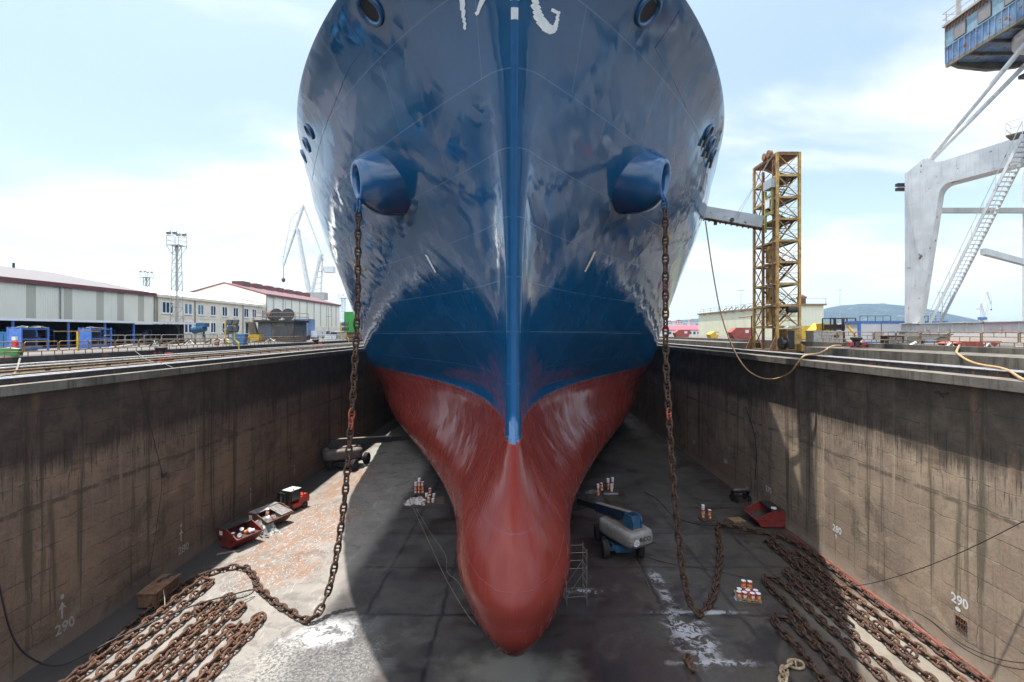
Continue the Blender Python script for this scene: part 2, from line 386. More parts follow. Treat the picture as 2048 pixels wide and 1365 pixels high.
def dock_wall_mat(name, k):
    t = NT(name); v = t.pos(); s = t.sep(v); Y, Z = s[1], s[2]
    uv = t.comb(Y, Z, 0.0)
    n_big = t.noise(uv, .12, 5, .6); n_mid = t.noise(uv, .7, 6, .65); n_f = t.noise(uv, 6, 5, .65)
    br = t.n('ShaderNodeTexBrick'); br.offset = .37; br.offset_frequency = 2
    wob = t.n('ShaderNodeTexNoise'); t.l(uv, wob.inputs['Vector']); wob.inputs['Scale'].default_value = 1.3; wob.inputs['Detail'].default_value = 5
    wv = t.n('ShaderNodeVectorMath', operation='MULTIPLY_ADD'); t.l(wob.outputs['Color'], wv.inputs[0]); wv.inputs[1].default_value = (.42, .32, 0); t.l(uv, wv.inputs[2])
    t.l(wv.outputs[0], br.inputs['Vector'])
    br.inputs['Scale'].default_value = 1; br.inputs['Brick Width'].default_value = 13.0; br.inputs['Row Height'].default_value = 1.22
    br.inputs['Mortar Size'].default_value = .030; br.inputs['Mortar Smooth'].default_value = .3; br.inputs['Bias'].default_value = 0
    br.inputs['Color1'].default_value = (.30, .235, .185, 1); br.inputs['Color2'].default_value = (.215, .165, .135, 1); br.inputs['Mortar'].default_value = (.2, .16, .13, 1)
    col = br.outputs['Color']
    col = t.mix(t.ramp(n_mid, .28, .72, 0, .7), col, (.20, .172, .14))
    col = t.mix(t.ramp(n_big, .48, .62, 0, .75), col, (.37, .30, .225))
    col = t.mix(t.ramp(t.noise(t.map(uv, (.6,1,1)), .28, 7, .7, .8), .53, .66, 0, .75), col, (.105, .088, .074))
    col = t.mix(t.ramp(t.noise(t.map(uv, (.5,1.2,1)), .9, 7, .72, .6), .55, .68, 0, .6), col, (.40, .35, .28))
    col = t.mix(t.math('MULTIPLY', t.ramp(n_f, .5, .72), .4), col, (.36, .31, .25))
    col = t.mix(t.math('MULTIPLY', t.ramp(n_f, .5, .3), .35), col, (.085, .07, .06))
    # seams broken and dark
    seam = t.math('MULTIPLY', br.outputs['Fac'], t.ramp(t.noise(uv, .55, 6, .75), .40, .56))
    lz = t.math('ADD', Z, t.math('MULTIPLY', t.math('SUBTRACT', t.noise(t.comb(Y, 0.0, 0.0), .5, 6, .7), .5), .5))
    ledge = t.math('MULTIPLY', t.math('MULTIPLY', t.ramp(lz, 8.05, 8.2), t.ramp(lz, 8.42, 8.28)), t.ramp(t.noise(t.comb(Y, 0.0, 3.0), .8, 6, .7), .40, .55))
    seam = t.math('MAXIMUM', seam, t.math('MULTIPLY', ledge, .9))
    col = t.mix(t.math('MULTIPLY', seam, .66), col, (.035, .030, .027))
    # pale efflorescence lines
    col = t.mix(t.math('MULTIPLY', t.math('MULTIPLY', br.outputs['Fac'], t.ramp(t.noise(uv, .9, 4, .7), .62, .56, 1, 0)), .5), col, (.42, .38, .32))
    # vertical runs
    run = t.noise(t.comb(t.math('MULTIPLY', Y, 1.4), t.math('MULTIPLY', Z, .055), 0.0), 1.0, 6, .62)
    run2 = t.noise(t.comb(t.math('MULTIPLY', Y, 5.2), t.math('MULTIPLY', Z, .33), 3.0), 1.0, 5, .6)
    col = t.mix(t.math('MULTIPLY', t.ramp(run, .53, .64), .78), col, (.075, .070, .047))
    col = t.mix(t.math('MULTIPLY', t.ramp(run, .42, .32), .6), col, (.40, .35, .275))
    # tide band, stain with the coping's shade painted in: everything above about 10 m is blackened, with hanging streaks at its lower edge
    edge = t.math('ADD', t.math('ADD', Z, t.math('MULTIPLY', t.math('SUBTRACT', run2, .5), 2.4)), t.math('MULTIPLY', t.math('SUBTRACT', n_big, .5), 2.2))
    stain_shade = t.ramp(edge, 9.6, 10.9)
    col = t.mix(t.math('MULTIPLY', stain_shade, t.ramp(n_mid, .25, .75, .62, .95)), col, (.043, .034, .026))
    drip = t.noise(t.comb(t.math('MULTIPLY', Y, 7.5), t.math('MULTIPLY', Z, .30), 9.0), 1.0, 4, .6)
    band = t.math('MULTIPLY', t.ramp(Z, 8.0, 9.6), t.ramp(Z, 12.4, 11.0))
    col = t.mix(t.math('MULTIPLY', t.math('MULTIPLY', t.math('MULTIPLY', t.ramp(drip, .54, .60), t.ramp(n_mid, .35, .6)), band), .85), col, (.032, .022, .02))
    # orange-brown rust washes and white grit splashes
    rw = t.noise(t.comb(t.math('MULTIPLY', Y, .8), t.math('MULTIPLY', Z, .16), 5.0), 1.0, 5, .6)
    col = t.mix(t.math('MULTIPLY', t.ramp(rw, .58, .72), .45), col, (.27, .155, .075))
    foot = t.ramp(Z, 1.3, .1)
    col = t.mix(t.math('MULTIPLY', foot, t.ramp(n_mid, .3, .7, .2, .8)), col, (.34, .32, .28))
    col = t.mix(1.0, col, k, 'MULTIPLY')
    h = t.math('SUBTRACT', t.math('ADD', t.math('MULTIPLY', n_f, .4), t.math('MULTIPLY', n_mid, .5)), t.math('MULTIPLY', br.outputs['Fac'], 1.2))
    return t.fin(col, .88, 0, t.bump(h, .55, .04))
MAT_WALL = dock_wall_mat('dock_wall_concrete_sunlit', (1.25, 1.16, 1.04)); MAT_WALLL = dock_wall_mat('dock_wall_concrete_shaded', (.64, .52, .44))  # same concrete tinted: sunlight put into the right copy, shade into the left

def coping_mat(name, c1, c2, dirt):
    t = NT(name); v = t.pos(); s = t.sep(v)
    n1 = t.noise(v, .6, 6, .65); n2 = t.noise(v, 8, 5, .6)
    col = t.mix(t.ramp(n1, .3, .7), c1, c2)
    st = t.noise(t.comb(s[0], t.math('MULTIPLY', s[1], 2.2), t.math('MULTIPLY', s[2], .25)), 1.0, 5, .65)
    col = t.mix(t.math('MULTIPLY', t.ramp(st, .48, .66), .7), col, dirt)
    col = t.mix(t.math('MULTIPLY', t.ramp(n2, .55, .75), .5), col, tuple(x*.5 for x in c1))
    col = t.mix(t.math('MULTIPLY', t.ramp(t.noise(v, .35, 4, .6), .62, .68), .5), col, (.19, .085, .06))
    return t.fin(col, .85, 0, t.bump(n2, .4, .02))
MAT_COPING = coping_mat('coping_concrete', (.105, .092, .076), (.18, .16, .135), (.045, .041, .032))
MAT_PARAPET = coping_mat('parapet_concrete', (.075, .068, .056), (.145, .13, .105), (.032, .030, .023))
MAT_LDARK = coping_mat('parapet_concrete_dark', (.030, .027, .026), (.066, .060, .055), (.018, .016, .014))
MAT_GROUND = coping_mat('quay_paving', (.085, .077, .069), (.15, .135, .12), (.06, .052, .046))
MAT_DKSTEEL = paint('dark_sooty_steel', (.035, .033, .034), .55, .4, 2.0, .25)
MAT_RAIL = paint('worn_pale_rail', (.36, .36, .37), .45, .2, 2.5, .06)
MAT_NUM = paint('white_wall_paint', (.75, .75, .72), .7, .12, 6)
MAT_NUMF = paint('faded_wall_paint', (.33, .29, .255), .8, .25, 6)

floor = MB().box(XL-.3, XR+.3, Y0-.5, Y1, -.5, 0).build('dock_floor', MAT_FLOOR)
tag(floor, 'damp stained concrete floor of the dry dock', 'floor', kind='structure')

def text_mesh(s, size, bold=.0):
    cu = bpy.data.curves.new('t', 'FONT'); cu.body = s; cu.size = size; cu.offset = bold; cu.align_x = 'CENTER'; cu.align_y = 'CENTER'; cu.resolution_u = 3
    ob = bpy.data.objects.new('t', cu); COL.objects.link(ob)
    dg = bpy.context.evaluated_depsgraph_get()
    me = bpy.data.meshes.new_from_object(ob.evaluated_get(dg))
    bpy.data.objects.remove(ob); bpy.data.curves.remove(cu)
    vs = [(a.co.x, a.co.y) for a in me.vertices]; fs = [tuple(p.vertices) for p in me.polygons]
    bpy.data.meshes.remove(me)
    return vs, fs

# ------------------------------------------------------------------ right dock wall
wr = thing('dock_wall', 'long stained dry dock wall on the right, sunlit below, marked 290 and 280 in white', 'dock wall', (XR, 0, 0))
MB().box(XR, 34, Y0, Y1, -.4, 14.6).build('wall_face', MAT_WALL, wr)
cp = MB()
y = Y0
rr = random.Random(3)
while y < Y1:
    L = rr.uniform(6.5, 8.5); cp.box(22.98 + rr.uniform(-.015, .015), 24.2, y+.012, min(y+L, Y1)-.012, 14.604, ZR + rr.uniform(-.012, .012)); y += L
cp.build('coping', MAT_COPING, wr)
MB().box(24.204, 34, Y0, Y1, 14.604, 15.06).build('ledge', MAT_COPING, wr)
rb = MB().box(24.35, 25.25, Y0, Y1, 15.064, 15.40)
yy = Y0 + .4
while yy < 120: rb.box(24.325, 24.35, yy, yy+.05, 15.08, 15.38); yy += .62
rb.build('rail_beam', MAT_DKSTEEL, wr)
for x0 in (24.32, 24.98): MB().box(x0, x0+.30, Y0, Y1, 15.404, 15.45).build('rail', MAT_RAIL, wr)
for a, b in ((Y0, 46.8), (63.5, Y1)): MB().box(26.6, 30.5, a, b, 15.064, 16.0).build('lower_parapet', MAT_PARAPET, wr)
MB().box(30.504, 31.3, Y0, 47, 15.064, 16.38).box(30.504, 31.3, 47.01, Y1, 15.064, 16.36).build('upper_parapet', MAT_PARAPET, wr)
MB().box(31.304, 34, Y0, Y1, 15.064, QR).build('back_fill', MAT_GROUND, wr)

def wall_text(parent, s, x, y, z, size, mat, sgn, tilt=0.0):
    """lettering lying on a dock wall; sgn -1: the right wall (faces -x), +1: the left wall"""
    vs, fs = text_mesh(s, size, size*.022)
    rj = random.Random(hash(s) % 97 + int(y))
    out = []
    for a, b in vs:
        ca, sa = math.cos(tilt), math.sin(tilt)
        a, b = a*ca - b*sa, a*sa + b*ca
        a += .02*size*math.sin(b*9+y); b += .03*size*math.sin(a*7)
        yy_ = y - a if sgn < 0 else y + a
        out.append((x + sgn*.006, yy_, z + b))
    MB().add(out, fs).build('painted_number', mat, parent, recalc=False)
def wall_arrow(parent, x, y, z, h, mat, sgn, dot=False):
    m = MB(); X = x + sgn*.006; wv = h*.26
    pts = [(0,h),(wv,h*.55),(h*.07,h*.62),(h*.06,0),(-h*.06,0),(-h*.07,h*.62),(-wv,h*.55)]
    m.add([(X, y+a, z+b) for a, b in pts], [(0,1,2),(0,2,5),(0,5,6),(2,3,4,5)])
    if dot: m.add([(X, y+.13*h*math.cos(k*.52), z+h*1.28+.15*h*math.sin(k*.52)) for k in range(12)], [tuple(range(12))])
    m.build('painted_arrow', mat, parent, recalc=False)

def wall_yz(px, py, X):
    d = X*FPX/(px-1040.0); return d, CZ-(py-664.0)*d/FPX
for s_, px, py, sz in (('290', 1919, 1203, .70), ('280', 1674, 1060, .70), ('270', 1537, 980, .72), ('260', 1451, 923, .72), ('250', 1388, 885, .72)):
    d, z = wall_yz(px, py, XR); wall_text(wr, s_, XR, d, z, sz, MAT_NUM, -1)
d, z = wall_yz(1672, 1079, XR); wall_arrow(wr, XR, d, z, .42, MAT_NUM, -1)
d, z = wall_yz(1916, 1219, XR)
MB().add([(XR-.006, d+.17*math.cos(k*.45), z+.12*math.sin(k*.45)) for k in range(14)], [tuple(range(14))]).build('painted_dot', MAT_NUM, wr, recalc=False)
# drain grating and small bracket steps in the right wall
d, z = wall_yz(1923, 1247, XR)
g = MB().box(XR-.012, XR, d-.3, d+.3, z-.26, z+.26); g.build('drain_recess', MAT_DKSTEEL, wr)
MAT_RUSTY = paint('rusty_iron', (.10, .048, .028), .8, .45, 5, .5, (.16, .07, .03))
g = MB()
for k in range(5): g.box(XR-.05, XR-.014, d-.32+k*.15, d-.28+k*.15, z-.30, z+.30)
for k in (-.28, .0, .26): g.box(XR-.045, XR-.016, d-.34, d+.34, z+k, z+k+.03)
g.build('drain_grating', MAT_RUSTY, wr)
for px, py in ((1661, 754), (1881, 785)):
    d, z = wall_yz(px, py, XR-.2)
    MB().tube([(XR-.004, d-.3, z), (XR-.35, d-.3, z-.03), (XR-.35, d+.3, z-.03), (XR-.004, d+.3, z)], .03, 6).tube([(XR-.004, d, z-.3), (XR-.33, d, z-.02)], .025, 6).build('wall_bracket', MAT_DKSTEEL, wr)

# ------------------------------------------------------------------ left dock wall
wl = thing('dock_wall', 'long shaded dry dock wall on the left with pale 290 and 280 arrow marks', 'dock wall', (XL, 0, 0))
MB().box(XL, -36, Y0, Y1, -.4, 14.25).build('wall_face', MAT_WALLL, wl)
cp = MB(); y = Y0
while y < Y1:
    L = rr.uniform(6.5, 8.5); cp.box(-25.6, -25.0 + rr.uniform(-.015, .015), y+.012, min(y+L, Y1)-.012, 14.254, ZL + rr.uniform(-.012, .012)); y += L
cp.build('coping', MAT_COPING, wl)
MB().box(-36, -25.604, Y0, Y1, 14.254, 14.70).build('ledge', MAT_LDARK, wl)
rb = MB().box(-26.6, -25.7, Y0, Y1, 14.704, 15.03)
yy = Y0 + .4
while yy < 120: rb.box(-25.7, -25.675, yy, yy+.05, 14.72, 15.01); yy += .62
rb.build('rail_beam', MAT_DKSTEEL, wl)
for x0 in (-25.97, -26.63): MB().box(x0, x0+.30, Y0, Y1, 15.034, 15.08).build('rail', MAT_RAIL, wl)
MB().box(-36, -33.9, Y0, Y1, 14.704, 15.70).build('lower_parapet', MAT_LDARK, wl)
rj = random.Random(11)
for s_, px, py, apx, apy, ah in (('290', 130, 1253, 124, 1238, .95), ('280', 367, 1098, 362, 1083, .92), ('270', 497, 1012, 501, 1003, .9), ('260', 589, 962, 589, 952, .85)):
    d, z = wall_yz(px, py, XL); wall_text(wl, s_, XL, d, z, .80, MAT_NUMF, 1) if s_ in ('290', '280') else None
    d, z = wall_yz(apx, apy, XL); wall_arrow(wl, XL, d, z, ah, MAT_NUMF, 1, True)

# ------------------------------------------------------------------ dock gate behind the camera, quays, water, hills
MAT_GATE = paint('grey_gate_steel', (.22, .24, .25), .6, .25, .6, .25)
gt = thing('dock_gate', 'grey ribbed steel caisson gate closing the dock under the viewpoint', 'dock gate', (0, -6, 0))
gm = MB().box(XL+.05, XR-.05, -9, -4, 0.02, 15.6)
for k in range(12): gm.box(XL+.6+k*4.1, XL+.95+k*4.1, -4, -3.6, .02, 15.4)
gm.build('caisson', MAT_GATE, gt)
MB().box(XL+.05, XR-.05, -9.2, -3.4, 15.604, 15.75).build('walkway', MAT_GROUND, gt)
MBq = MB()
tag(MB().box(34.0, 1500, Y0, 900, 12.5, QR).build('quay_ground', MAT_GROUND), 'grey paved quay on the right of the dock', 'ground', kind='structure')
tag(MB().box(-1500, -36.0, Y0, 900, 12.5, QL).build('quay_ground', MAT_GROUND), 'grey paved quay on the left of the dock', 'ground', kind='structure')
tag(MB().box(-36, 34.0, Y1, 900, -1, 15.6).build('quay_ground', MAT_GROUND), 'paved ground beyond the head of the dock', 'ground', kind='structure')
def water_mat():
    t = NT('sea_water'); v = t.pos()
    nb = t.noise(t.map(v, (1,.4,1)), .12, 6, .6)
    return t.fin((.02, .06, .08), .12, 0, t.bump(nb, .5, .5))
MAT_WATER = water_mat()
wm = MB().quad((-9000,900,12.2),(9000,900,12.2),(9000,9000,12.2),(-9000,9000,12.2))
wm.quad((-9000,-3000,12.2),(9000,-3000,12.2),(9000,-9.2,12.2),(-9000,-9.2,12.2))
wm.quad((-9000,-9.2,12.2),(-1500,-9.2,12.2),(-1500,900,12.2),(-9000,900,12.2))
wm.quad((1500,-9.2,12.2),(9000,-9.2,12.2),(9000,900,12.2),(1500,900,12.2))
tag(wm.build('sea', MAT_WATER), 'harbour water beyond the quays', 'water', kind='structure')

def hill_mat():
    t = NT('wooded_hillside'); v = t.pos()
    n1 = t.noise(v, .012, 7, .65); n2 = t.noise(v, .05, 5, .7)
    col = t.mix(t.ramp(n2, .35, .65), (.008, .018, .024), (.024, .042, .036))
    col = t.mix(t.math('MULTIPLY', t.ramp(n1, .58, .66), .6), col, (.11, .11, .075))
    return t.fin(col, .95, 0, t.bump(n2, 1.0, 6))
MAT_HILL = hill_mat()
def hill(name, label, cx_, cy_, prof, depth, seed):
    """prof: list of (x, height above the sea)"""
    m = MB(); nx, ny = 150, 24; xs = [prof[0][0] + (prof[-1][0]-prof[0][0])*i/(nx-1) for i in range(nx)]
    xa = [p[0] for p in prof]; ya = [p[1] for p in prof]
    vs = []
    for j in range(ny):
        q = j/(ny-1)*2-1
        for x in xs:
            i = max(0, min(len(xa)-2, bisect.bisect_right(xa, x)-1)); tt = (x-xa[i])/(xa[i+1]-xa[i])
            tt = tt*tt*(3-2*tt)
            h = (ya[i]*(1-tt)+ya[i+1]*tt) * max(0, 1-q*q)**.8
            h += 9*noise.noise((x*.006, q*3, seed)) * (1 if h > 4 else .2) + 4*noise.noise((x*.03, q*9, seed+5)) + 2.5*noise.noise((x*.11, q*30, seed+9))
            vs.append((cx_+x, cy_+q*depth, 11+max(0, h)))
    fs = [(j*nx+i, j*nx+i+1, (j+1)*nx+i+1, (j+1)*nx+i) for j in range(ny-1) for i in range(nx-1)]
    m.add(vs, fs)
    o = m.build(name, MAT_HILL, smooth=True, angle=80); return tag(o, label, 'hill', kind='structure')
hill('hills', 'wooded rounded hill with bare patches across the water', 2210, 3300, [(-620,0),(-400,75),(-240,140),(-70,178),(50,192),(160,182),(300,142),(430,98),(600,52),(800,20),(1000,0)], 700, 1.0)
hill('hills', 'low wooded ridge far across the water, on the far right', 3150, 4200, [(-900,0),(-500,60),(-150,105),(150,120),(450,95),(700,50),(1000,30),(1500,0)], 600, 4.0)
hill('hills', 'low tree-covered rise behind the far town', 1250, 3300, [(-500,30),(-300,60),(-150,85),(0,95),(120,75),(260,100),(420,110),(620,70)], 500, 7.0)
hill('hills', 'dim hills far beyond the left sheds', -1800, 4200, [(-2500,0),(-1500,90),(-600,60),(200,80),(900,40),(1600,0)], 600, 9.0)

def pchip(xs,ys):
    n=len(xs);h=[xs[i+1]-xs[i] for i in range(n-1)];dl=[(ys[i+1]-ys[i])/h[i] for i in range(n-1)]
    m=[dl[0]]+[0 if dl[i-1]*dl[i]<=0 else 2*dl[i-1]*dl[i]/(dl[i-1]+dl[i]) for i in range(1,n-1)]+[dl[-1]]
    def f(x):
        if x<=xs[0]: return ys[0]
        if x>=xs[-1]: return ys[-1]
        i=bisect.bisect_right(xs,x)-1;t=(x-xs[i])/h[i]
        return (ys[i]*(1+2*t)*(1-t)**2+m[i]*h[i]*t*(1-t)**2+ys[i+1]*t*t*(3-2*t)+m[i+1]*h[i]*t*t*(t-1))
    return f
def T(s):
    v=[tuple(map(float,p.split(':'))) for p in s.split()]
    return pchip([p[0] for p in v],[p[1] for p in v])
YC=T('1.8:25 3:22.3 4:20.7 5:20 6:20 7.2:20.8 8.4:22.2 9.4:24 10.4:26.3 11.2:28.0 12.5:28.8 15:28.6 17.4:28.1 20:27.3 23.4:26 26.6:24.3 29.3:22.8 32:21.1 34.5:19.2 35:19')
WS=T('1.8:1.2 3:1.75 4:2.25 5:2.85 6:3.12 7.2:3.0 8.4:2.2 9.4:1.45 10.4:.85 11.2:.52 12.5:.45 17.4:.42 23.4:.5 29.3:.66 35:.85')
LB=T('1.8:8 4:9.5 6:8.5 8.4:9 9.4:8 10.4:5 11.2:1.8 12.5:.6 17.4:.5 35:.7')
Y2=T('1.8:30 4:27.5 6:26.5 8:26.5 10:27 11.2:28.2 12.5:28.8')
YF=T('1.8:115 4:98 6:93 9:87 11.2:82 13:79 17.4:75 23.4:68 29.3:61 32:59.5 34.5:60 35:60')
BM=T('1.8:20.5 3:21.8 4.3:22.4 6:22.3 26:22.3 35:22.3')
EX=T('1.8:1.8 4:1.6 5:1.58 7:1.72 9:2.08 11:2.46 12.2:2.62 14:2.35 17.4:1.8 23.4:1.35 26:1.18 29.3:1.0 32:.88 33.5:.77 34.5:.66 35:.65')
AX=1.5
def half(z,y):
    yc=YC(z)
    if y<=yc: return 0.0
    q=min(1,(y-yc)/LB(z)); w=WS(z)*math.sqrt(max(0,1-(1-q)**2))
    y2=max(yc,Y2(z)) if z<12.5 else yc
    t=(y-y2)/(YF(z)-y2)
    if t<=0: return w
    g=1.0 if t>=1 else (1-(1-t)**AX)**EX(z)
    b=BM(z)
    return w+(b-w)*g

# ------------------------------------------------------------------ the ship
SHIPLOC = Vector((-.2, 20, 0)); YAW = .02
def xc(y): return -.2 - YAW*(y-20)
def ztop(y): return 34.5 if y < 47.3 else (34.5-(y-47.3)*.27 if y < 54 else 32.7)
def hull_hit(px, py, out=0.0):
    """point of the hull skin seen at a pixel, in the ship's own frame (x across, y along, z up), with its outward normal"""
    d = 19.0; last = None
    while d < 120:
        X = (px-1040)*d/FPX; z = CZ-(py-664)*d/FPX; x = X-xc(d)
        if 1.8 <= z <= ztop(d)+.01 and abs(x) <= half(z, d):
            d -= .03; X = (px-1040)*d/FPX; z = CZ-(py-664)*d/FPX; x = X-xc(d); break
        d += .05
    sg = 1 if x >= 0 else -1; e = .08
    hy = (half(z, d+e)-half(z, d-e))/(2*e); hz = (half(z+e, d)-half(z-e, d))/(2*e)
    n = Vector((sg, -hy, -hz)).normalized()
    p = Vector((sg*half(z, d), d, z)) if half(z, d) > 0 else Vector((x, d, z))
    p = Vector((x, d, z))
    return p + n*out, n
def loc_ship(p): return Vector((p[0], p[1]-20, p[2]))

def hull_paint():
    t = NT('ship_hull_paint'); v = t.coord('Object'); s = t.sep(v)
    uv = t.coord('UV'); us = t.sep(uv); U, V = us[0], us[1]
    nl = t.noise(v, 1.6, 4, .6)
    line = t.math('ADD', 11.22, t.math('MULTIPLY', t.math('ADD', s[1], 20-28.0), .026))
    rel = t.math('SUBTRACT', t.math('ADD', s[2], t.math('MULTIPLY', t.math('SUBTRACT', nl, .5), .12)), line)
    isblue = t.ramp(rel, -.02, .02)
    edge = t.math('MULTIPLY', t.ramp(rel, -.16, -.05), t.ramp(rel, .10, 0.0))
    n1 = t.noise(uv, .35, 5, .6)
    blue = t.mix(t.ramp(n1, .3, .7), (.0034, .064, .162), (.005, .080, .196))
    red = t.mix(t.ramp(n1, .3, .7), (.148, .0215, .0155), (.178, .029, .021))
    # faint long dry strokes in the red, worn scratches at the paint edge
    st = t.noise(t.comb(t.math('MULTIPLY', U, 2.2), t.math('MULTIPLY', V, .25), 2.0), 1.0, 5, .6)
    red = t.mix(t.math('MULTIPLY', t.ramp(st, .55, .80), .10), red, (.12, .028, .026))
    col = t.mix(isblue, red, blue)
    wear = t.math('MULTIPLY', edge, t.ramp(t.noise(v, 5.0, 4, .7), .48, .6))
    col = t.mix(t.math('MULTIPLY', wear, .5), col, (.30, .33, .40))
    # plate seams
    vv = t.comb(t.math('ADD', U, .7), t.math('SUBTRACT', V, 17.4), 0)
    br = t.n('ShaderNodeTexBrick'); br.offset = .43; t.l(vv, br.inputs['Vector'])
    br.inputs['Scale'].default_value = 1; br.inputs['Brick Width'].default_value = 8.4; br.inputs['Row Height'].default_value = 3.0
    br.inputs['Mortar Size'].default_value = .028; br.inputs['Mortar Smooth'].default_value = .4
    seam = t.math('MULTIPLY', br.outputs['Fac'], t.ramp(V, 9.0, 10.5, .25, 1.0))
    col = t.mix(t.math('MULTIPLY', seam, .5), col, (.10, .19, .32))
    # spray patches: each patch a little different in gloss
    b2 = t.n('ShaderNodeTexBrick'); b2.offset = .5; b2.squash = 1
    pv = t.map(uv, (1, 1, 1), (0, 0, .62)); t.l(pv, b2.inputs['Vector'])
    b2.inputs['Scale'].default_value = 1; b2.inputs['Brick Width'].default_value = 1.9; b2.inputs['Row Height'].default_value = 1.05
    b2.inputs['Mortar Size'].default_value = 0; b2.inputs['Color1'].default_value = (0,0,0,1); b2.inputs['Color2'].default_value = (1,1,1,1)
    pr = t.sep(b2.outputs['Color'])[0]
    rough = t.math('ADD', t.math('MULTIPLY', pr, .10), .045)
    rough = t.math('ADD', rough, t.math('MULTIPLY', t.ramp(t.noise(uv, .9, 4, .6), .55, .8), .05))
    rough = t.math('ADD', rough, t.math('MULTIPLY', t.math('SUBTRACT', 1.0, isblue), t.math('ADD', .10, t.math('MULTIPLY', t.ramp(st, .40, .62), .09))))
    # hungry-horse plating between frames, long wise ripples and fine orange peel
    fr = t.math('SINE', t.math('MULTIPLY', U, 2*math.pi/.95))
    w1 = t.noise(t.comb(t.math('MULTIPLY', U, .30), t.math('MULTIPLY', V, 2.4), 0.0), 1.0, 4, .6)
    w2 = t.noise(t.comb(t.math('MULTIPLY', U, 1.1), t.math('MULTIPLY', V, .35), 7.0), 1.0, 3, .5)
    pl = t.noise(pv, 1.3, 2, .5)
    h = t.math('ADD', t.math('MULTIPLY', w1, .75), t.math('MULTIPLY', w2, .50))
    h = t.math('ADD', h, t.math('MULTIPLY', fr, .016))
    h = t.math('ADD', h, t.math('MULTIPLY', pl, .28))
    w3 = t.noise(t.comb(t.math('MULTIPLY', U, .8), t.math('MULTIPLY', V, 11.0), 4.0), 1.0, 4, .65)
    h = t.math('ADD', h, t.math('MULTIPLY', w3, .20))
    w4 = t.noise(t.comb(t.math('MULTIPLY', U, 8.0), t.math('MULTIPLY', V, .45), 6.0), 1.0, 4, .6)
    h = t.math('ADD', h, t.math('MULTIPLY', w4, .13))
    h = t.math('ADD', h, t.math('MULTIPLY', pr, .08))
    h = t.math('ADD', h, t.math('MULTIPLY', seam, .25))
    def tiles(vec, sx, sy, amp):
        q = t.map(vec, (1/sx, 1/sy, 0)); fl = t.n('ShaderNodeVectorMath', operation='FLOOR'); t.l(q, fl.inputs[0])
        wn_ = t.n('ShaderNodeTexWhiteNoise', noise_dimensions='3D'); t.l(fl.outputs[0], wn_.inputs['Vector'])
        sb_ = t.n('ShaderNodeVectorMath', operation='SUBTRACT'); t.l(wn_.outputs['Color'], sb_.inputs[0]); sb_.inputs[1].default_value = (.5, .5, .5)
        sc2 = t.n('ShaderNodeVectorMath', operation='SCALE'); t.l(sb_.outputs[0], sc2.inputs[0]); sc2.inputs['Scale'].default_value = amp
        return sc2.outputs[0]
    gn = t.n('ShaderNodeNewGeometry').outputs['Normal']
    ad = t.n('ShaderNodeVectorMath', operation='ADD'); t.l(gn, ad.inputs[0]); t.l(tiles(pv, 1.7, .5, .046), ad.inputs[1])
    ad2 = t.n('ShaderNodeVectorMath', operation='ADD'); t.l(ad.outputs[0], ad2.inputs[0]); t.l(tiles(t.map(uv, (1,1,1), (0,0,-.5)), 3.6, 1.1, .032), ad2.inputs[1])
    nm = t.n('ShaderNodeVectorMath', operation='NORMALIZE'); t.l(ad2.outputs[0], nm.inputs[0])
    nrm = t.bump(h, .26, .024, nm.outputs[0])
    t.bsdf.inputs['Coat Weight'].default_value = 0.0
    tg = t.n('ShaderNodeTangent', direction_type='UV_MAP'); tg.uv_map = 'UVMap'; t.l(tg.outputs[0], t.bsdf.inputs['Tangent'])
    t.bsdf.inputs['Anisotropic'].default_value = .82; t.bsdf.inputs['Anisotropic Rotation'].default_value = .25
    return t.fin(col, rough, 0, nrm, IOR=1.75, Specular_IOR_Level=t.math('ADD', .10, t.math('MULTIPLY', isblue, .42)))
MAT_HULL = hull_paint()
def gloss(name, c, rough=.14, **k):
    t = NT(name); v = t.coord(); n = t.noise(v, 1.5, 4)
    col = t.mix(t.ramp(n, .3, .7), tuple(x*.9 for x in c), c)
    return t.fin(col, t.math('ADD', rough, t.math('MULTIPLY', n, .08)), 0, t.bump(t.noise(t.map(v, (1,1,.4)), 2.2, 3), .25, .03), IOR=1.6)
MAT_BLUE = gloss('bolster_blue_paint', (.006, .075, .20), .15)
MAT_STEM = gloss('stem_blue_sheen', (.011, .098, .255), .20)  # hull blue lightened: the stem's sky reflection is put into the colour
MAT_HOLE = paint('dark_pipe_inside', (.008, .009, .012), .7, .2)
MAT_LETTER = paint('white_ship_lettering', (.72, .75, .78), .3, .12, 4, 0)
MAT_DECK = paint('ship_deck_paint', (.20, .06, .05), .7, .2, .8, .1)

ship = thing('cargo_ship', 'towering glossy blue ship bow with red bulbous forefoot, standing in the dry dock', 'ship', SHIPLOC, YAW)
rows = []
z = 1.8
while z < 12.6: rows.append(z); z += .27
while z < 34.45: rows.append(z); z += .42
rows.append(34.5)
NC = 96
vs = []; uvs = []; idx = {}
top_l = []; top_r = []
for sg in (1, -1):
    for i, zr in enumerate(rows):
        y0 = YC(zr); u = 0.0; lx = ly = None
        for j in range(NC):
            q = j/(NC-1)
            y = y0 + 1e-4 + (150*q**2.7 if j < NC-1 else 290-y0)
            x = half(zr, y) if j else 0.0
            zz_ = zr if zr <= 30 else 30+(zr-30)*(ztop(y)-30)/4.5
            if lx is not None: u += math.hypot(x-lx, y-ly)
            lx, ly = x, y
            idx[(sg, i, j)] = len(vs); vs.append((sg*x, y-20, zz_)); uvs.append((u*sg + (300 if sg < 0 else 0), zr))
fs = []
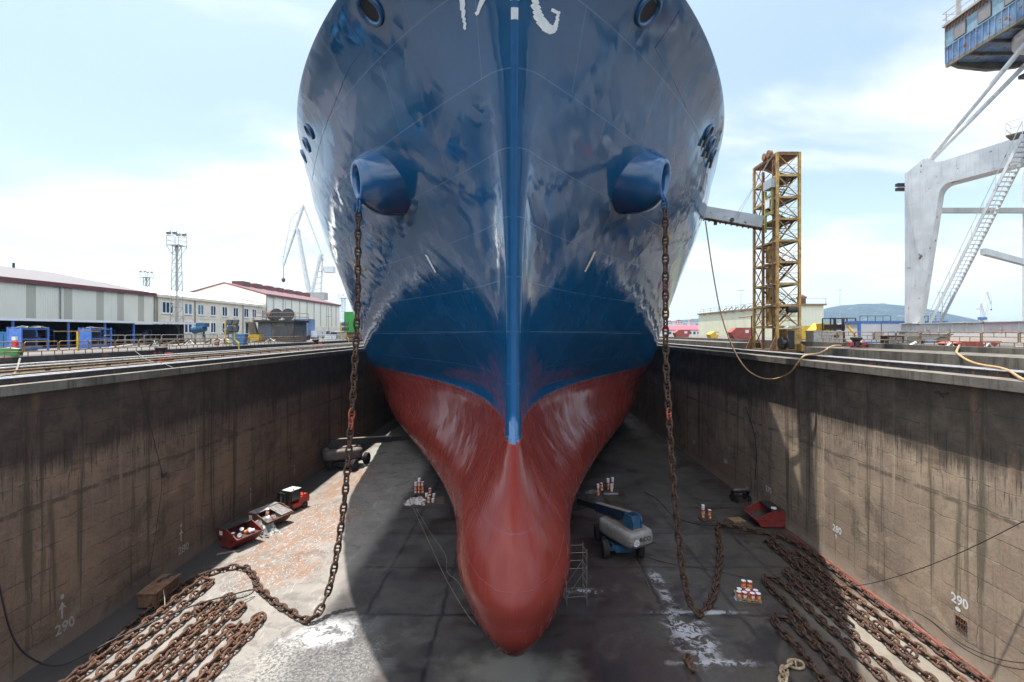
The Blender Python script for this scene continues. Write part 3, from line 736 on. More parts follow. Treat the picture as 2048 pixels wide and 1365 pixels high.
for sg in (1, -1):
    for i in range(len(rows)-1):
        for j in range(NC-1):
            a, b, c, d = (idx[(sg,i,j)], idx[(sg,i,j+1)], idx[(sg,i+1,j+1)], idx[(sg,i+1,j)])
            fs.append((a, b, c, d) if sg > 0 else (a, d, c, b))
# flat bottom and transom close the body
for j in range(NC-1):
    fs.append((idx[(1,0,j)], idx[(-1,0,j)], idx[(-1,0,j+1)], idx[(1,0,j+1)]))
for i in range(len(rows)-1):
    fs.append((idx[(1,i,NC-1)], idx[(-1,i,NC-1)], idx[(-1,i+1,NC-1)], idx[(1,i+1,NC-1)]))
me = bpy.data.meshes.new('hull'); me.from_pydata(vs, [], fs)
ul = me.uv_layers.new(name='UVMap')
for lp in me.loops: ul.data[lp.index].uv = uvs[lp.vertex_index]
bm = bmesh.new(); bm.from_mesh(me)
bmesh.ops.remove_doubles(bm, verts=[q for q in bm.verts if abs(q.co.x) < 2e-4], dist=1e-3)
bmesh.ops.recalc_face_normals(bm, faces=bm.faces); bm.to_mesh(me); bm.free()
me.polygons.foreach_set('use_smooth', [True]*len(me.polygons)); me.set_sharp_from_angle(angle=R(60))
me.materials.append(MAT_HULL)
hullo = bpy.data.objects.new('hull', me); COL.objects.link(hullo); hullo.parent = ship
# fore deck and weather deck, well below the bulwark top
dm = MB(); prev = None
for k in range(70):
    y = 21 + (290-21)*(k/69)**1.8; zt = ztop(y)-1.3; h_ = max(.02, half(min(34.2, zt), y)-.05)
    cur = ((-h_, y-20, zt), (h_, y-20, zt))
    if prev: dm.quad(prev[0], prev[1], cur[1], cur[0])
    prev = cur
dm.build('deck', MAT_DECK, ship, world=False)
# stem bar: a rounded nose plate from the bulb to the bow top
sb = MB(); ring = []; zs = [11.1 + .5*i for i in range(47)] + [34.5]
for z in zs:
    wd = WS(z)*(.95 if z > 12.5 else .6+.35*(z-11.1)/1.4); y0 = YC(z)
    pts = []
    for k in range(-6, 7):
        a = k/6; x = wd*a
        pts.append((x, y0-20 - .035 + (.85*WS(z)+.12)*abs(a)**2.0, z))
    ring.append(pts)
vs = [p for r_ in ring for p in r_]; n_ = 13
sb.add(vs, [(i*n_+k, i*n_+k+1, (i+1)*n_+k+1, (i+1)*n_+k) for i in range(len(ring)-1) for k in range(n_-1)])
sb.build('stem_bar', MAT_STEM, ship, smooth=True, world=False, angle=70)

def basis(n):
    n = Vector(n).normalized(); u = Vector((0,0,1)) - n*n.z; u.normalize(); s = u.cross(n)
    return s, u, n
def fairlead(px, py, rw, rh, tilt=0.0, strap=False, big=False):
    p, n = hull_hit(px, py); p = loc_ship(p); s, u, n = basis(n)
    ct, st = math.cos(tilt), math.sin(tilt); s, u = s*ct+u*st, u*ct-s*st
    m = MB(); N = 28
    prof = [(1.0, -.05), (1.0, .06), (.97, .16), (.90, .22), (.80, .23), (.71, .18), (.65, .06), (.62, -.02)]
    vs = [p + s*(rw*f*math.cos(2*math.pi*k/N)) + u*(rh*f*math.sin(2*math.pi*k/N)) + n*(o*min(1, rw)) for f, o in prof for k in range(N)]
    m.add(vs, [(i*N+k, i*N+(k+1)%N, (i+1)*N+(k+1)%N, (i+1)*N+k) for i in range(len(prof)-1) for k in range(N)])
    o = m.build('fairlead', MAT_BLUE, ship, smooth=True, world=False)
    h = MB(); h.add([p + s*(rw*.66*math.cos(2*math.pi*k/N)) + u*(rh*.66*math.sin(2*math.pi*k/N)) + n*.03 for k in range(N)], [tuple(range(N))])
    h.build('fairlead_opening', MAT_HOLE, o, world=False)
    if strap:
        q = MB(); b = p + n*.1
        q.beam(b - u*.1 - s*.15, b - u*rh*1.7 + s*rw*.2 + n*.15, .42, .16, n)
        q.build('rope_strap', paint('dark_canvas_strap', (.045, .03, .026), .8), o, world=False)
fairlead(743, 24, .82, .82, 0); fairlead(1297, 18, .80, .82, 0)
for q in ((622, 266), (617, 293), (612, 316)): fairlead(*q, .68, .66)
for q in ((1420, 262), (1424, 285), (1428, 307)): fairlead(*q, .68, .66, 0, True)

def stroke(pts, name='painted_mark', mat=None, wtaper=True):
    """paint stroke on the hull: pts = (px, py, half width in m)"""
    m = MB(); fine = []
    for (a, b, w0), (c, d, w1) in zip(pts[:-1], pts[1:]):
        for k in range(8):
            t = k/8; fine.append((a+(c-a)*t, b+(d-b)*t, w0+(w1-w0)*t))
    fine.append(pts[-1]); P3 = [(hull_hit(a, b), w_) for a, b, w_ in fine]; vs = []
    for i, ((p, n), w_) in enumerate(P3):
        t = P3[min(i+1, len(P3)-1)][0][0] - P3[max(i-1, 0)][0][0]
        sd = n.cross(t).normalized()
        for f in (-1, -.33, .33, 1):
            q = p + sd*w_*f; zz_ = q.z; h_ = half(min(34.5, zz_), q.y)
            if h_ > .3: q.x = math.copysign(h_, q.x if abs(q.x) > .05 else 1)
            vs.append(loc_ship(q + n*.03))
    m.add(vs, [(i*4+k, i*4+k+1, i*4+k+5, i*4+k+4) for i in range(len(P3)-1) for k in range(3)])
    m.build(name, mat or MAT_LETTER, ship, world=False)
stroke([(921, -22, .17), (925, 10, .15), (928, 36, .09), (931, 60, .08)], 'bow_letter')
stroke([(972, -18, .13), (962, 6, .11), (953, 30, .07)], 'bow_letter')
stroke([(1070, -18, .12), (1071, 10, .16), (1077, 32, .20), (1088, 50, .22), (1100, 59, .18), (1108, 58, .15), (1113, 45, .11), (1117, 22, .08)], 'bow_letter')
stroke([(1117, 25, .05), (1109, 22, .07), (1102, 18, .06)], 'bow_letter')
# stub and bar of the centre letter, on the stem bar
m = MB()
for (x0, x1, ya, yb) in ((-.16, .16, 15, 39), (-.62, .62, -14, 0)):
    vs = []
    for yy_ in (ya, (ya+yb)/2, yb):
        z = 30.5
        for _ in range(30): z = CZ - (yy_-664)*(YC(z)-.04)/FPX
        z = min(z, 34.4)
        for k in range(9):
            x = x0+(x1-x0)*k/8; a = abs(x)/(WS(z)*.95)
            vs.append((x, YC(z)-20-.05+(.85*WS(z)+.12)*a**2.0, z))
    m.add(vs, [(i*9+k, i*9+k+1, i*9+k+10, i*9+k+9) for i in range(2) for k in range(8)])
m.build('bow_letter', MAT_LETTER, ship, world=False)
stroke([(853, 510, .16), (862, 527, .16), (872, 545, .13)], 'painted_mark')
MAT_CREAM = paint('cream_mark', (.66, .62, .50), .4, .1)
stroke([(1190, 503, .16), (1181, 522, .16), (1170, 543, .14)], 'painted_mark', MAT_CREAM)
for a in ((1362, 388, 1368, 376), (1366, 386, 1372, 378), (1373, 400, 1378, 392), (1360, 402, 1364, 398), (1378, 414, 1383, 406), (1364, 420, 1370, 412), (1368, 432, 1371, 428)):
    stroke([(a[0], a[1], .03), (a[2], a[3], .03)], 'draught_mark')
# long weld beads that stand out on the bow plating
def bead(pts, r=.016):
    m = MB(); P3 = []
    for (a, b), (c, d) in zip(pts[:-1], pts[1:]):
        for k in range(10):
            t = k/10; P3.append(loc_ship(hull_hit(a+(c-a)*t, b+(d-b)*t, .0)[0]))
    m.tube(P3, r, 5); m.build('weld_bead', MAT_STEM, ship, smooth=True, world=False)
bead([(681, 18), (706, 57), (731, 97), (700, 140), (678, 195), (658, 245), (640, 300), (630, 345), (625, 385)])
bead([(1362, 17), (1338, 55), (1312, 93), (1345, 150), (1372, 205), (1393, 255), (1408, 300), (1415, 345), (1419, 372)])
bead([(1187, 497), (1195, 470)])
MAT_RBEAD = gloss('red_weld_bead', (.22, .05, .04), .35)
def rbead(pts, r=.012):
    m = MB(); P3 = []
    for (a, b), (c, d) in zip(pts[:-1], pts[1:]):
        for k in range(8):
            t = k/8; P3.append(loc_ship(hull_hit(a+(c-a)*t, b+(d-b)*t, .0)[0]))
    m.tube(P3, r, 5); m.build('weld_bead', MAT_RBEAD, ship, smooth=True, world=False)
rbead([(922, 1060), (934, 1115), (958, 1155), (994, 1181), (1029, 1189), (1064, 1181), (1098, 1156), (1118, 1118), (1130, 1062)])
rbead([(838, 900), (872, 935), (900, 985), (916, 1035)]); rbead([(1212, 880), (1185, 925), (1160, 985), (1144, 1040)])
rbead([(985, 985), (1005, 1045), (1025, 1066)], .010)
rbead([(815, 775), (860, 795), (905, 822), (940, 856)], .010)
bead([(745, 668), (860, 667), (985, 664)], .013); bead([(1060, 664), (1180, 666), (1300, 668)], .013)

# ------------------------------------------------------------------ hawse bolsters
MOUTH = {}
for sgn, ctr, mouth in ((-1, (772, 372), (716, 374)), (1, (1274, 366), (1330, 371))):
    p0, n0 = hull_hit(*ctr)
    s, u, n = basis(n0)
    c1 = p0 + Vector((sgn*1.35, -1.55, -.15))
    ax = (c1 - p0).normalized()
    # outline on the hull: an upright oval; mouth: a tall oval facing outboard
    N = 36; rings = []
    mo = Vector((sgn*.80, -.58, -.12)).normalized(); ms = Vector((0, 1, 0)) - mo*mo.y; ms.normalize(); mu = mo.cross(ms); mu = mu if mu.z > 0 else -mu
    base = []
    for k in range(N):
        a = 2*math.pi*k/N
        px = ctr[0] - sgn*(-2 + 46*math.cos(a) + 24*math.sin(a)); py = ctr[1] - 2 + 66*math.sin(a) + 8*math.cos(a)
        q, _ = hull_hit(px, py, -.12); base.append((q, a))
    def mouthpt(k, f, off):
        a = 2*math.pi*k/N
        # angle 0 of the image oval points right (+x): map to depth direction; pi/2 (down in the image)
        q = c1 + ms*(-math.cos(a))*(.80*f) - mu*math.sin(a)*(1.22*f) + mo*off
        return q
    for tt, f_, off in ((0, 0, 0), (.12, 1, .05), (.28, 1, .05), (.46, 1, .10), (.64, 1, .12), (.80, 1, .08), (.93, 1, .08)):
        ring = []
        for k in range(N):
            b_ = base[k][0]; e_ = mouthpt(k, 1.20, 0)
            bl = tt
            q = b_*(1-bl) + e_*bl + n*(.55*math.sin(math.pi*tt**.9))
            ring.append(q)
        rings.append(ring)
    for f, off in ((1.14, .10), (1.04, .20), (.94, .24), (.84, .17), (.75, -.02), (.68, -.5), (.5, -1.2)):
        rings.append([mouthpt(k, f, off) for k in range(N)])
    m = MB(); m.add([loc_ship(q) for r_ in rings for q in r_], [(i*N+k, i*N+(k+1)%N, (i+1)*N+(k+1)%N, (i+1)*N+k) for i in range(len(rings)-1) for k in range(N)])
    bo = m.build('hawse_bolster', MAT_BLUE, ship, smooth=True, world=False, angle=75)
    h = MB(); h.add([loc_ship(mouthpt(k, .69, -.25)) for k in range(N)], [tuple(range(N))]); h.build('hawse_opening', MAT_HOLE, bo, world=False)
    MOUTH[sgn] = mouthpt(9, .92, .16)     # lowest point of the lip (image-down), ship frame

# ------------------------------------------------------------------ anchor chains
MAT_CHAIN = None
def chain_mat(name, c1, c2, c3):
    t = NT(name); v = t.coord(); oi = t.n('ShaderNodeObjectInfo').outputs['Random']
    vv = t.n('ShaderNodeVectorMath', operation='ADD'); t.l(v, vv.inputs[0]); t.l(t.comb(t.math('MULTIPLY', oi, 37.0), t.math('MULTIPLY', oi, 11.0), oi), vv.inputs[1])
    n1 = t.noise(vv.outputs[0], 4.0, 5, .65); n2 = t.noise(vv.outputs[0], 16, 4, .6)
    col = t.mix(t.ramp(n1, .35, .65), c1, c2)
    col = t.mix(t.math('MULTIPLY', t.ramp(n2, .52, .68), .7), col, c3)
    col = t.mix(t.math('MULTIPLY', oi, .45), col, c1)
    return t.fin(col, .85, 0, t.bump(n2, .6, .02))
MAT_CHAIN = chain_mat('rusted_chain_iron', (.050, .023, .014), (.125, .058, .028), (.22, .112, .052))
MAT_CHAIN_SHADED = chain_mat('shaded_chain_iron', (.032, .0155, .0095), (.084, .040, .022), (.15, .075, .036))  # same rusted iron, shade put into the colour for unlit chains
MAT_CHAIN_RED = chain_mat('red_leaded_link', (.22, .045, .025), (.36, .085, .045), (.14, .06, .04))
MAT_CHAIN_CREAM = chain_mat('cream_painted_link', (.26, .17, .085), (.50, .44, .32), (.14, .06, .022))
MAT_CHAIN_BLUE = chain_mat('blue_painted_link', (.01, .07, .18), (.02, .10, .24), (.05, .06, .08))
LK, LW, LR, PITCH = .90, .54, .075, .60
def link_mesh(name, mat):
    m = MB(); pts = []; h = LK/2-LR; w_ = LW/2-LR
    for k in range(20):
        a = 2*math.pi*k/20; c, s = math.cos(a), math.sin(a)
        x = math.copysign(abs(c)**.75, c)*w_; y = math.copysign(abs(s)**.95, s)*h
        pts.append((x, y, 0))
    m.tube(pts, LR, 7, closed=True)
    m.tube([(-w_, 0, 0), (-.05, 0, 0), (.05, 0, 0), (w_, 0, 0)], [LR*.95, LR*.6, LR*.6, LR*.95], 6)
    me = bpy.data.meshes.new(name); me.from_pydata([tuple(p) for p in m.v], [], m.f); me.materials.append(mat)
    me.polygons.foreach_set('use_smooth', [True]*len(me.polygons)); me.update()
    return me
ME_LINK = {k: link_mesh('chain_link', mt) for k, mt in (('', MAT_CHAIN), ('dark', MAT_CHAIN_SHADED), ('red', MAT_CHAIN_RED), ('cream', MAT_CHAIN_CREAM), ('blue', MAT_CHAIN_BLUE))}

def smooth_path(pts, it=3):
    pts = [Vector(p) for p in pts]
    for _ in range(it):
        q = [pts[0]]
        for a, b in zip(pts[:-1], pts[1:]): q += [a*.75+b*.25, a*.25+b*.75]
        q.append(pts[-1]); pts = q
    return pts
def resample(pts, step):
    out = [(pts[0].copy())]; acc = 0.0; cur = pts[0]
    i = 1; rem = step
    while i < len(pts):
        d = (pts[i]-cur).length
        if d >= rem: cur = cur + (pts[i]-cur)*(rem/d); out.append(cur.copy()); rem = step
        else: rem -= d; cur = pts[i]; i += 1
    return out
def lay_chain(root, path, kind='', seed=0, alt=None, smooth=3, floor_mode=True, special={}):
    """links along a path; root is the Empty that owns them; nearest 100 are parts, the rest one mesh"""
    rg = random.Random(seed)
    pts = resample(smooth_path(path, smooth) if smooth else [Vector(p) for p in path], PITCH)
    links = []
    for i, (a, b) in enumerate(zip(pts[:-1], pts[1:])):
        c = (a+b)/2; t = (b-a).normalized()
        on_floor = c.z < .6
        up = Vector((0,0,1)) if abs(t.z) < .8 else Vector((0,1,0))
        s = t.cross(up).normalized(); u = s.cross(t).normalized()
        tw = (R(38) if i % 2 else R(-42)) if on_floor else (R(45) if i % 2 else R(-45))
        tw += R(rg.uniform(-13, 13)) * (1 if on_floor else .5)
        x = s*math.cos(tw) + u*math.sin(tw); zv = x.cross(t).normalized()
        if on_floor:
            half_h = abs(x.z)*(LW/2-LR) + LR
            c = Vector((c.x + rg.uniform(-.04,.04), c.y, max(c.z, half_h + .012 - (.03 if i % 2 else 0))))
        M = Matrix((x, t, zv)).transposed().to_4x4(); M.translation = c
        k_ = special.get(i, alt if (alt and rg.random() < .12) else kind)
        links.append((M, k_))
    links.sort(key=lambda l: l[0].translation.y)
    rl = root_loc(root)
    for M, k_ in links[:100]:
        o = bpy.data.objects.new('chain_link', ME_LINK[k_]); COL.objects.link(o); o.parent = root
        M2 = M.copy(); M2.translation = M.translation - rl; o.matrix_basis = M2
        if k_ == 'red': o['label'] = 'red leaded connecting link'
    if len(links) > 100:
        m = MB(); src = ME_LINK[kind]; vv = [q.co.copy() for q in src.vertices]; ff = [tuple(p.vertices) for p in src.polygons]
        for M, _ in links[100:]: m.add([M @ q for q in vv], ff)
        o = m.build('chain_links', ME_LINK[kind].materials[0], root, smooth=True, angle=180); o['kind'] = 'stuff'
    return links

def catenary(p0, p1, n=26, pw=2.3):
    """hang from p0 (high) to p1 (floor); pulled towards p1 near the bottom"""
    out = []
    for k in range(n+1):
        t = k/n; z = p0[2]+(p1[2]-p0[2])*t
        f = t**pw
        out.append((p0[0]+(p1[0]-p0[0])*f, p0[1]+(p1[1]-p0[1])*f, z))
    return out
def mouth_world(sgn):
    q = MOUTH[sgn]; return Vector((q.x + xc(q.y), q.y, q.z))
# right chain: from the hawse down, a bight on the floor, then along the wall
def Fz(px, py): return F(px, py, .12)
mw = mouth_world(1)
G_RIGHT = 'anchor chain rows laid out on the right of the dock floor'
G_LEFT = 'anchor chain rows laid out on the left of the dock floor'
def hang(px_list, sgn, mwp, foot):
    """depths interpolated so that the visible curve is followed by a chain pulled towards its foot"""
    pts = [Vector(mwp)]
    return pts
rfoot = Vector(F(1392, 1231, .25))
def hang_path(T, foot, px_list):
    """the hanging part swings from T to its foot in one vertical plane; the list gives how far it has swung at each height"""
    out = []
    for px, py in px_list:
        r = (px-1040)/FPX; f = (r*T.y - T.x)/((foot.x-T.x) - r*(foot.y-T.y)); f = max(0.0, min(1.0, f))
        if out and f <= out[-1][0]: f = out[-1][0] + .004
        d = T.y + (foot.y-T.y)*f; out.append((f, Vector((T.x+(foot.x-T.x)*f, d, CZ-(py-664)*d/FPX))))
    return [p for _, p in out]
pts = [mw + Vector((-.5, .35, .5)), mw + Vector((.02, -.02, .05))]
top = mw + Vector((.12, -.15, -1.0)); pts.append(top)
pts += hang_path(top, rfoot, [(1326, 547), (1328, 640), (1331, 725), (1334, 775), (1339, 850), (1343, 920), (1350, 1005), (1358, 1090), (1366, 1150), (1379, 1207)]) + [rfoot]
loop = [Fz(1404, 1227), Fz(1420, 1207), Fz(1432, 1172), Fz(1439, 1127), Fz(1441, 1091), Fz(1436, 1062), Fz(1431, 1052), Fz(1446, 1050), Fz(1482, 1058), Fz(1522, 1066), Fz(1552, 1073), Fz(1580, 1083)]
loop += [(22.65, 39.5, .12), (22.75, 36.5, .12), (22.6, 33, .12), (22.75, 30, .12), (22.65, 27, .12), (22.8, 24, .12), (22.7, 21, .12)]
pts += [Vector(p) for p in loop]
rc = thing('anchor_chain', 'rusty anchor chain hanging from the right hawse bolster, tail along the right wall', 'anchor chain', (rfoot.x, rfoot.y, 0), 0, 'anchor chains hanging from the bow')
lay_chain(rc, pts, 'dark', 5, None, 1, special={0: 'blue', 1: 'blue', 2: 'blue', 25: 'red'})
mw = mouth_world(-1); lfoot = Vector(F(622, 1243, .25))
pts = [mw + Vector((.5, .35, .5)), mw + Vector((-.02, -.02, .05))]
top = mw + Vector((-.12, -.15, -1.0)); pts.append(top)
pts += hang_path(top, lfoot, [(720, 547), (714, 640), (710, 725), (706, 800), (698, 900), (689, 1005), (679, 1076), (664, 1163), (644, 1217)]) + [lfoot]
loop = [Fz(606, 1240), Fz(579, 1225), Fz(545, 1203), Fz(518, 1180), Fz(506, 1152), Fz(496, 1139), Fz(477, 1135), Fz(458, 1137), Fz(440, 1141), Fz(424, 1147), (-22.85, 34.8, .12), (-23.0, 32.5, .12), (-22.95, 30, .12), (-22.75, 27.5, .12), (-22.3, 25, .12), (-22.2, 22.5, .12), (-22.2, 21, .12)]
pts += [Vector(p) for p in loop]
lc = thing('anchor_chain', 'rusty anchor chain hanging from the left hawse bolster, tail curling to the left wall', 'anchor chain', (lfoot.x, lfoot.y, 0), 0, 'anchor chains hanging from the bow')
lay_chain(lc, pts, 'dark', 6, None, 1, special={0: 'blue', 1: 'blue', 2: 'blue', 25: 'red', 26: 'red', 88: 'red'})

def hairpin(x0, x1, yfar, label, group, kind, seed, single=False, yn=(21.5, 21.5), wob=.10):
    rg = random.Random(seed); pts = []
    n = 9
    for k in range(n): pts.append((x0 + rg.uniform(-wob, wob), yn[0]+(yfar-.6-yn[0])*k/(n-1), .12))
    if not single:
        pts.append(((x0*.8+x1*.2), yfar-.05, .14)); pts.append(((x0*.2+x1*.8), yfar-.05, .14))
        for k in range(n-1, -1, -1): pts.append((x1 + rg.uniform(-wob, wob), yn[1]+(yfar-.6-yn[1])*k/(n-1), .12))
    t = thing('chain_length', label, 'chain', ((x0+x1)/2, yfar, 0), 0, group)
    lay_chain(t, pts, kind, seed, None, 2)
hairpin(15.1, 16.25, 30.4, 'dark rusty chain loop nearest the pallet of paint tins, innermost of the right rows', G_RIGHT, 'dark', 21)
hairpin(16.85, 18.0, 35.2, 'dark rusty chain loop with a wide bend, second from the ship', G_RIGHT, 'dark', 22)
hairpin(18.95, 19.5, 36.2, 'dark rusty chain loop in the middle of the right rows', G_RIGHT, 'dark', 23, yn=(21.5, 29))
hairpin(20.3, 20.85, 41.6, 'longest narrow chain loop on the right, its bend nearest the red skip', G_RIGHT, 'dark', 24, wob=.06, yn=(21.5, 26))
hairpin(21.7, 21.9, 40.4, 'single rusty chain beside the one along the right wall, half sunlit', G_RIGHT, '', 25, True)
hairpin(-15.45, -16.0, 30.5, 'sunlit rusty chain loop nearest the ship on the left floor', G_LEFT, '', 31, wob=.06)
hairpin(-16.95, -16.4, 29.6, 'sunlit rusty chain with a curled end, second from the ship on the left', G_LEFT, '', 32, wob=.05, yn=(21.5, 28.2))
hairpin(-17.75, -17.3, 31.8, 'sunlit rusty chain in the left rows under the end of the black cable', G_LEFT, '', 33, wob=.05, yn=(21.5, 29.8))
hairpin(-18.55, -19.1, 32.8, 'sunlit double chain loop in the middle of the left rows', G_LEFT, '', 34, wob=.06)
hairpin(-20.15, -19.75, 32.0, 'sunlit single chain with a short folded end, between two double loops', G_LEFT, '', 35, wob=.05, yn=(21.5, 30.2))
hairpin(-21.2, -22.15, 34.9, 'sunlit rusty chain loop closest to the left wall, beyond the iron box', G_LEFT, '', 36, wob=.06)
# a short loose end beside the right chain and a cream painted piece
a = F(1376, 1328); t = thing('chain_piece', 'two loose rusty chain links lying by the white paint spill', 'chain', a)
lay_chain(t, [(a[0]-.05, a[1]-.75, .12), (a[0], a[1], .12), (a[0]+.05, a[1]+.6, .12)], '', 41, None, 0)
a = F(1585, 1340); t = thing('chain_piece', 'short curved chain piece in flaking cream paint', 'chain', a)
lay_chain(t, [Fz(1571, 1385), Fz(1566, 1362), Fz(1566, 1345), Fz(1575, 1333), Fz(1590, 1329), Fz(1608, 1335), Fz(1622, 1346)], 'cream', 42, None, 1)

# ------------------------------------------------------------------ things on the dock floor
MAT_SKIP = paint('dark_red_skip_paint', (.17, .022, .018), .55, .3, 2.2, .28, RUST, stain=.4)
MAT_SKIP2 = paint('rust_brown_skip_paint', (.105, .042, .024), .7, .35, 2.2, .5, RUST, stain=.4)
MAT_SKIP3 = paint('bright_red_skip_paint', (.26, .035, .030), .5, .2, 2.2, .12, RUST, stain=.3)
MAT_LID = paint('black_skip_lid', (.028, .026, .028), .6, .35, 3, .1)
MAT_INNER = paint('skip_inside_shade', (.05, .035, .035), .8, .4, 3, .3)
MAT_WHITE = paint('white_plastic', (.70, .72, .74), .45, .08, 5)
MAT_TIRE = paint('tyre_rubber', (.022, .021, .020), .85, .3, 6)
MAT_RIM = paint('grimy_rim', (.20, .19, .17), .6, .3, 6, .2)
MAT_BLACK = paint('black_steel', (.018, .018, .019), .5, .3, 4, .08)
MAT_WOOD = paint('pallet_wood', (.33, .225, .12), .85, .3, 7)
MAT_WOODD = paint('dark_wet_wood', (.085, .060, .042), .85, .3, 7)
MAT_GLASS = paint('dark_cab_glass', (.035, .05, .055), .12, .2, 2)

def can_mats():
    out = []
    for nm, c1, c2, c3 in (('a', (.50,.035,.02), (.62,.24,.04), (.70,.68,.62)), ('b', (.42,.028,.02), (.60,.16,.03), (.62,.50,.30)), ('c', (.70,.70,.69), (.66,.66,.66), (.60,.60,.60))):
        t = NT('paint_tin_label_' + nm); v = t.coord(); s = t.sep(v)
        ang = t.math('ARCTAN2', s[1], s[0])
        band = t.ramp(s[2], .20, .215)
        col = t.mix(band, c2, c1)
        lab = t.math('MULTIPLY', t.ramp(t.math('ABSOLUTE', t.math('ADD', ang, 1.35)), .75, .70), t.ramp(s[2], .05, .06))
        lab = t.math('MULTIPLY', lab, t.ramp(s[2], .26, .25))
        col = t.mix(t.math('MULTIPLY', lab, .85), col, c3)
        n = t.noise(v, 14, 4)
        col = t.mix(t.math('MULTIPLY', t.ramp(n, .6, .68), .6), col, (.32, .05, .03))
        out.append(t.fin(col, .4, 0))
    return out
CANM = can_mats()
MAT_LIDW = paint('white_tin_lid', (.72, .74, .77), .35, .06, 8)
def make_can(i):
    t = thing('paint_tin', 'tin', 'paint tin', (0, 0, -50), 0, 'tins of hull paint')
    MB().lathe([(.142, 0), (.15, .008), (.15, .12), (.153, .125), (.15, .13), (.15, .365), (.146, .372)], n=18).build('body', CANM[i], t, smooth=True, world=False)
    MB().lathe([(.152, .374), (.158, .377), (.158, .392), (.150, .398), (.142, .388), (.01, .388)], n=18).build('lid', MAT_LIDW, t, smooth=True, world=False)
    MB().tube([(-.155, 0, .33), (-.13, -.10, .27), (0, -.165, .22), (.13, -.10, .27), (.155, 0, .33)], .006, 4).build('handle', MAT_RIM, t, world=False)
    return t
CAN = [make_can(i) for i in range(3)]
used = [0, 0, 0]
def can(loc, label, kind=0, rot=0, group='tins of hull paint', tip=None):
    global used
    if used[kind] == 0:
        c = CAN[kind]; used[kind] = 1
    else: c = copy_tree(CAN[kind])
    c.location = loc; c.rotation_euler = (0, 0, rot); c['label'] = label; c['group'] = group
    if tip: c.rotation_euler = tip
    return c
def pallet(loc, rot, label, mat, w_=1.2, d_=1.0):
    t = thing('pallet', label, 'pallet', loc, rot, 'pallets on the dock floor')
    m = MB()
    for k in range(7): m.box(-w_/2+k*(w_-.12)/6, -w_/2+k*(w_-.12)/6+.12, -d_/2, d_/2, .122, .144)
    m.build('deck_boards', mat, t, world=False)
    m = MB()
    for y in (-d_/2+.05, 0, d_/2-.05):
        for x in (-w_/2+.07, 0, w_/2-.07): m.box(x-.07, x+.07, y-.05, y+.05, .022, .100)
        m.box(-w_/2, w_/2, y-.05, y+.05, .1005, .1215); m.box(-w_/2, w_/2, y-.05, y+.05, 0.0, .0215)
    m.build('runners', mat, t, world=False)
    return t
# pallet with nine tins, right foreground
p = F(1495, 1196); rot = R(-14)
pallet(p, rot, 'wooden pallet carrying the red and white paint tins in front of the dark chain loops', MAT_WOOD, 1.5, 1.15)
cs = [(-.58,-.36,0,'front row, left end'),(-.24,-.38,0,'front row, second from the left'),(.22,-.38,0,'front row, second from the right'),(.58,-.34,0,'front row, right end'),(-.50,.02,0,'middle row, left end'),(.02,-.02,0,'middle of the pallet'),(.50,.06,0,'middle row, right end'),(-.18,.36,1,'upper left at the back'),(.20,.36,1,'upper right at the back')]
for k, (x, y, lv, txt) in enumerate(cs):
    X = p[0]+x*math.cos(rot)-y*math.sin(rot); Y = p[1]+x*math.sin(rot)+y*math.cos(rot)
    if lv: can((X, Y, .146), 'hidden lower tin at the back of the nine tin pallet, ' + ('left' if x < 0 else 'right'), 1, .3*k)
    can((X, Y, .146+.40*lv), 'red and orange tin on the nine tin pallet, ' + txt, 0 if k % 3 else 1, .25*k-.6)
rag = MB()
def crumple(c, sx, sy, h, seed, n=14, mat=None, name='sheet', label='', cat='plastic sheet', fold=1.0, group=None, rot=0.0, drape=None):
    m = MB(); vs = []
    for j in range(n):
        for i in range(n):
            u = (i/(n-1)-.5); v_ = (j/(n-1)-.5)
            k1 = noise.noise((u*3.1+seed, v_*3.1, seed*1.7)); k2 = noise.noise((u*8+seed, v_*8, seed*.3)); k3 = noise.noise((u*5, v_*5+seed, 2.2))
            e = 1 - .25*k3*fold
            X = u*sx*e + .12*sx*k2*fold; Y = v_*sy*e + .12*sy*k1*fold
            Z = max(.012, h*(.35 + .75*k1 + .5*k2) * max(.0, 1-(2*max(abs(u), abs(v_)))**3)) if drape is None else drape(u, v_) + .10*h*(k1+k2)
            X, Y = X*math.cos(rot)-Y*math.sin(rot), X*math.sin(rot)+Y*math.cos(rot)
            vs.append((c[0]+X, c[1]+Y, c[2]+Z))
    m.add(vs, [(j*n+i, j*n+i+1, (j+1)*n+i+1, (j+1)*n+i) for j in range(n-1) for i in range(n-1)])
    o = m.build(name, mat, smooth=True, angle=40)
    return tag(o, label, cat, group)
MAT_RAG = paint('blue_white_rag', (.30, .42, .58), .8, .5, 6)
q = F(1476, 1199); crumple((q[0], q[1], 0), .45, .45, .32, 3.3, 10, MAT_RAG, 'rag', 'crumpled blue and white rag by the tin pallet', 'rag')
# two short stacks of tins and an empty pallet, by the right skip
p = F(1413, 1040); pallet(p, R(8), 'dark wet pallet under two short stacks of orange tins', MAT_WOODD)
for x, n_, txt in ((-.28, 2, 'left'), (.26, 2, 'right')):
    for k in range(n_): can((p[0]+x, p[1]+(.12 if x < 0 else -.08), .146+.40*k), 'orange tin at the %s of the %s stack near the empty pallet' % (('foot', 'top')[k], txt), 0 if k else 1, 1.0*k+x)
can((p[0]-.28, p[1]+.12, .146+.80), 'small white topped tin crowning the left stack near the empty pallet', 2, 0)
p = F(1473, 1042); pallet(p, R(12), 'empty pale wooden pallet left of the bright red skip', MAT_WOOD)
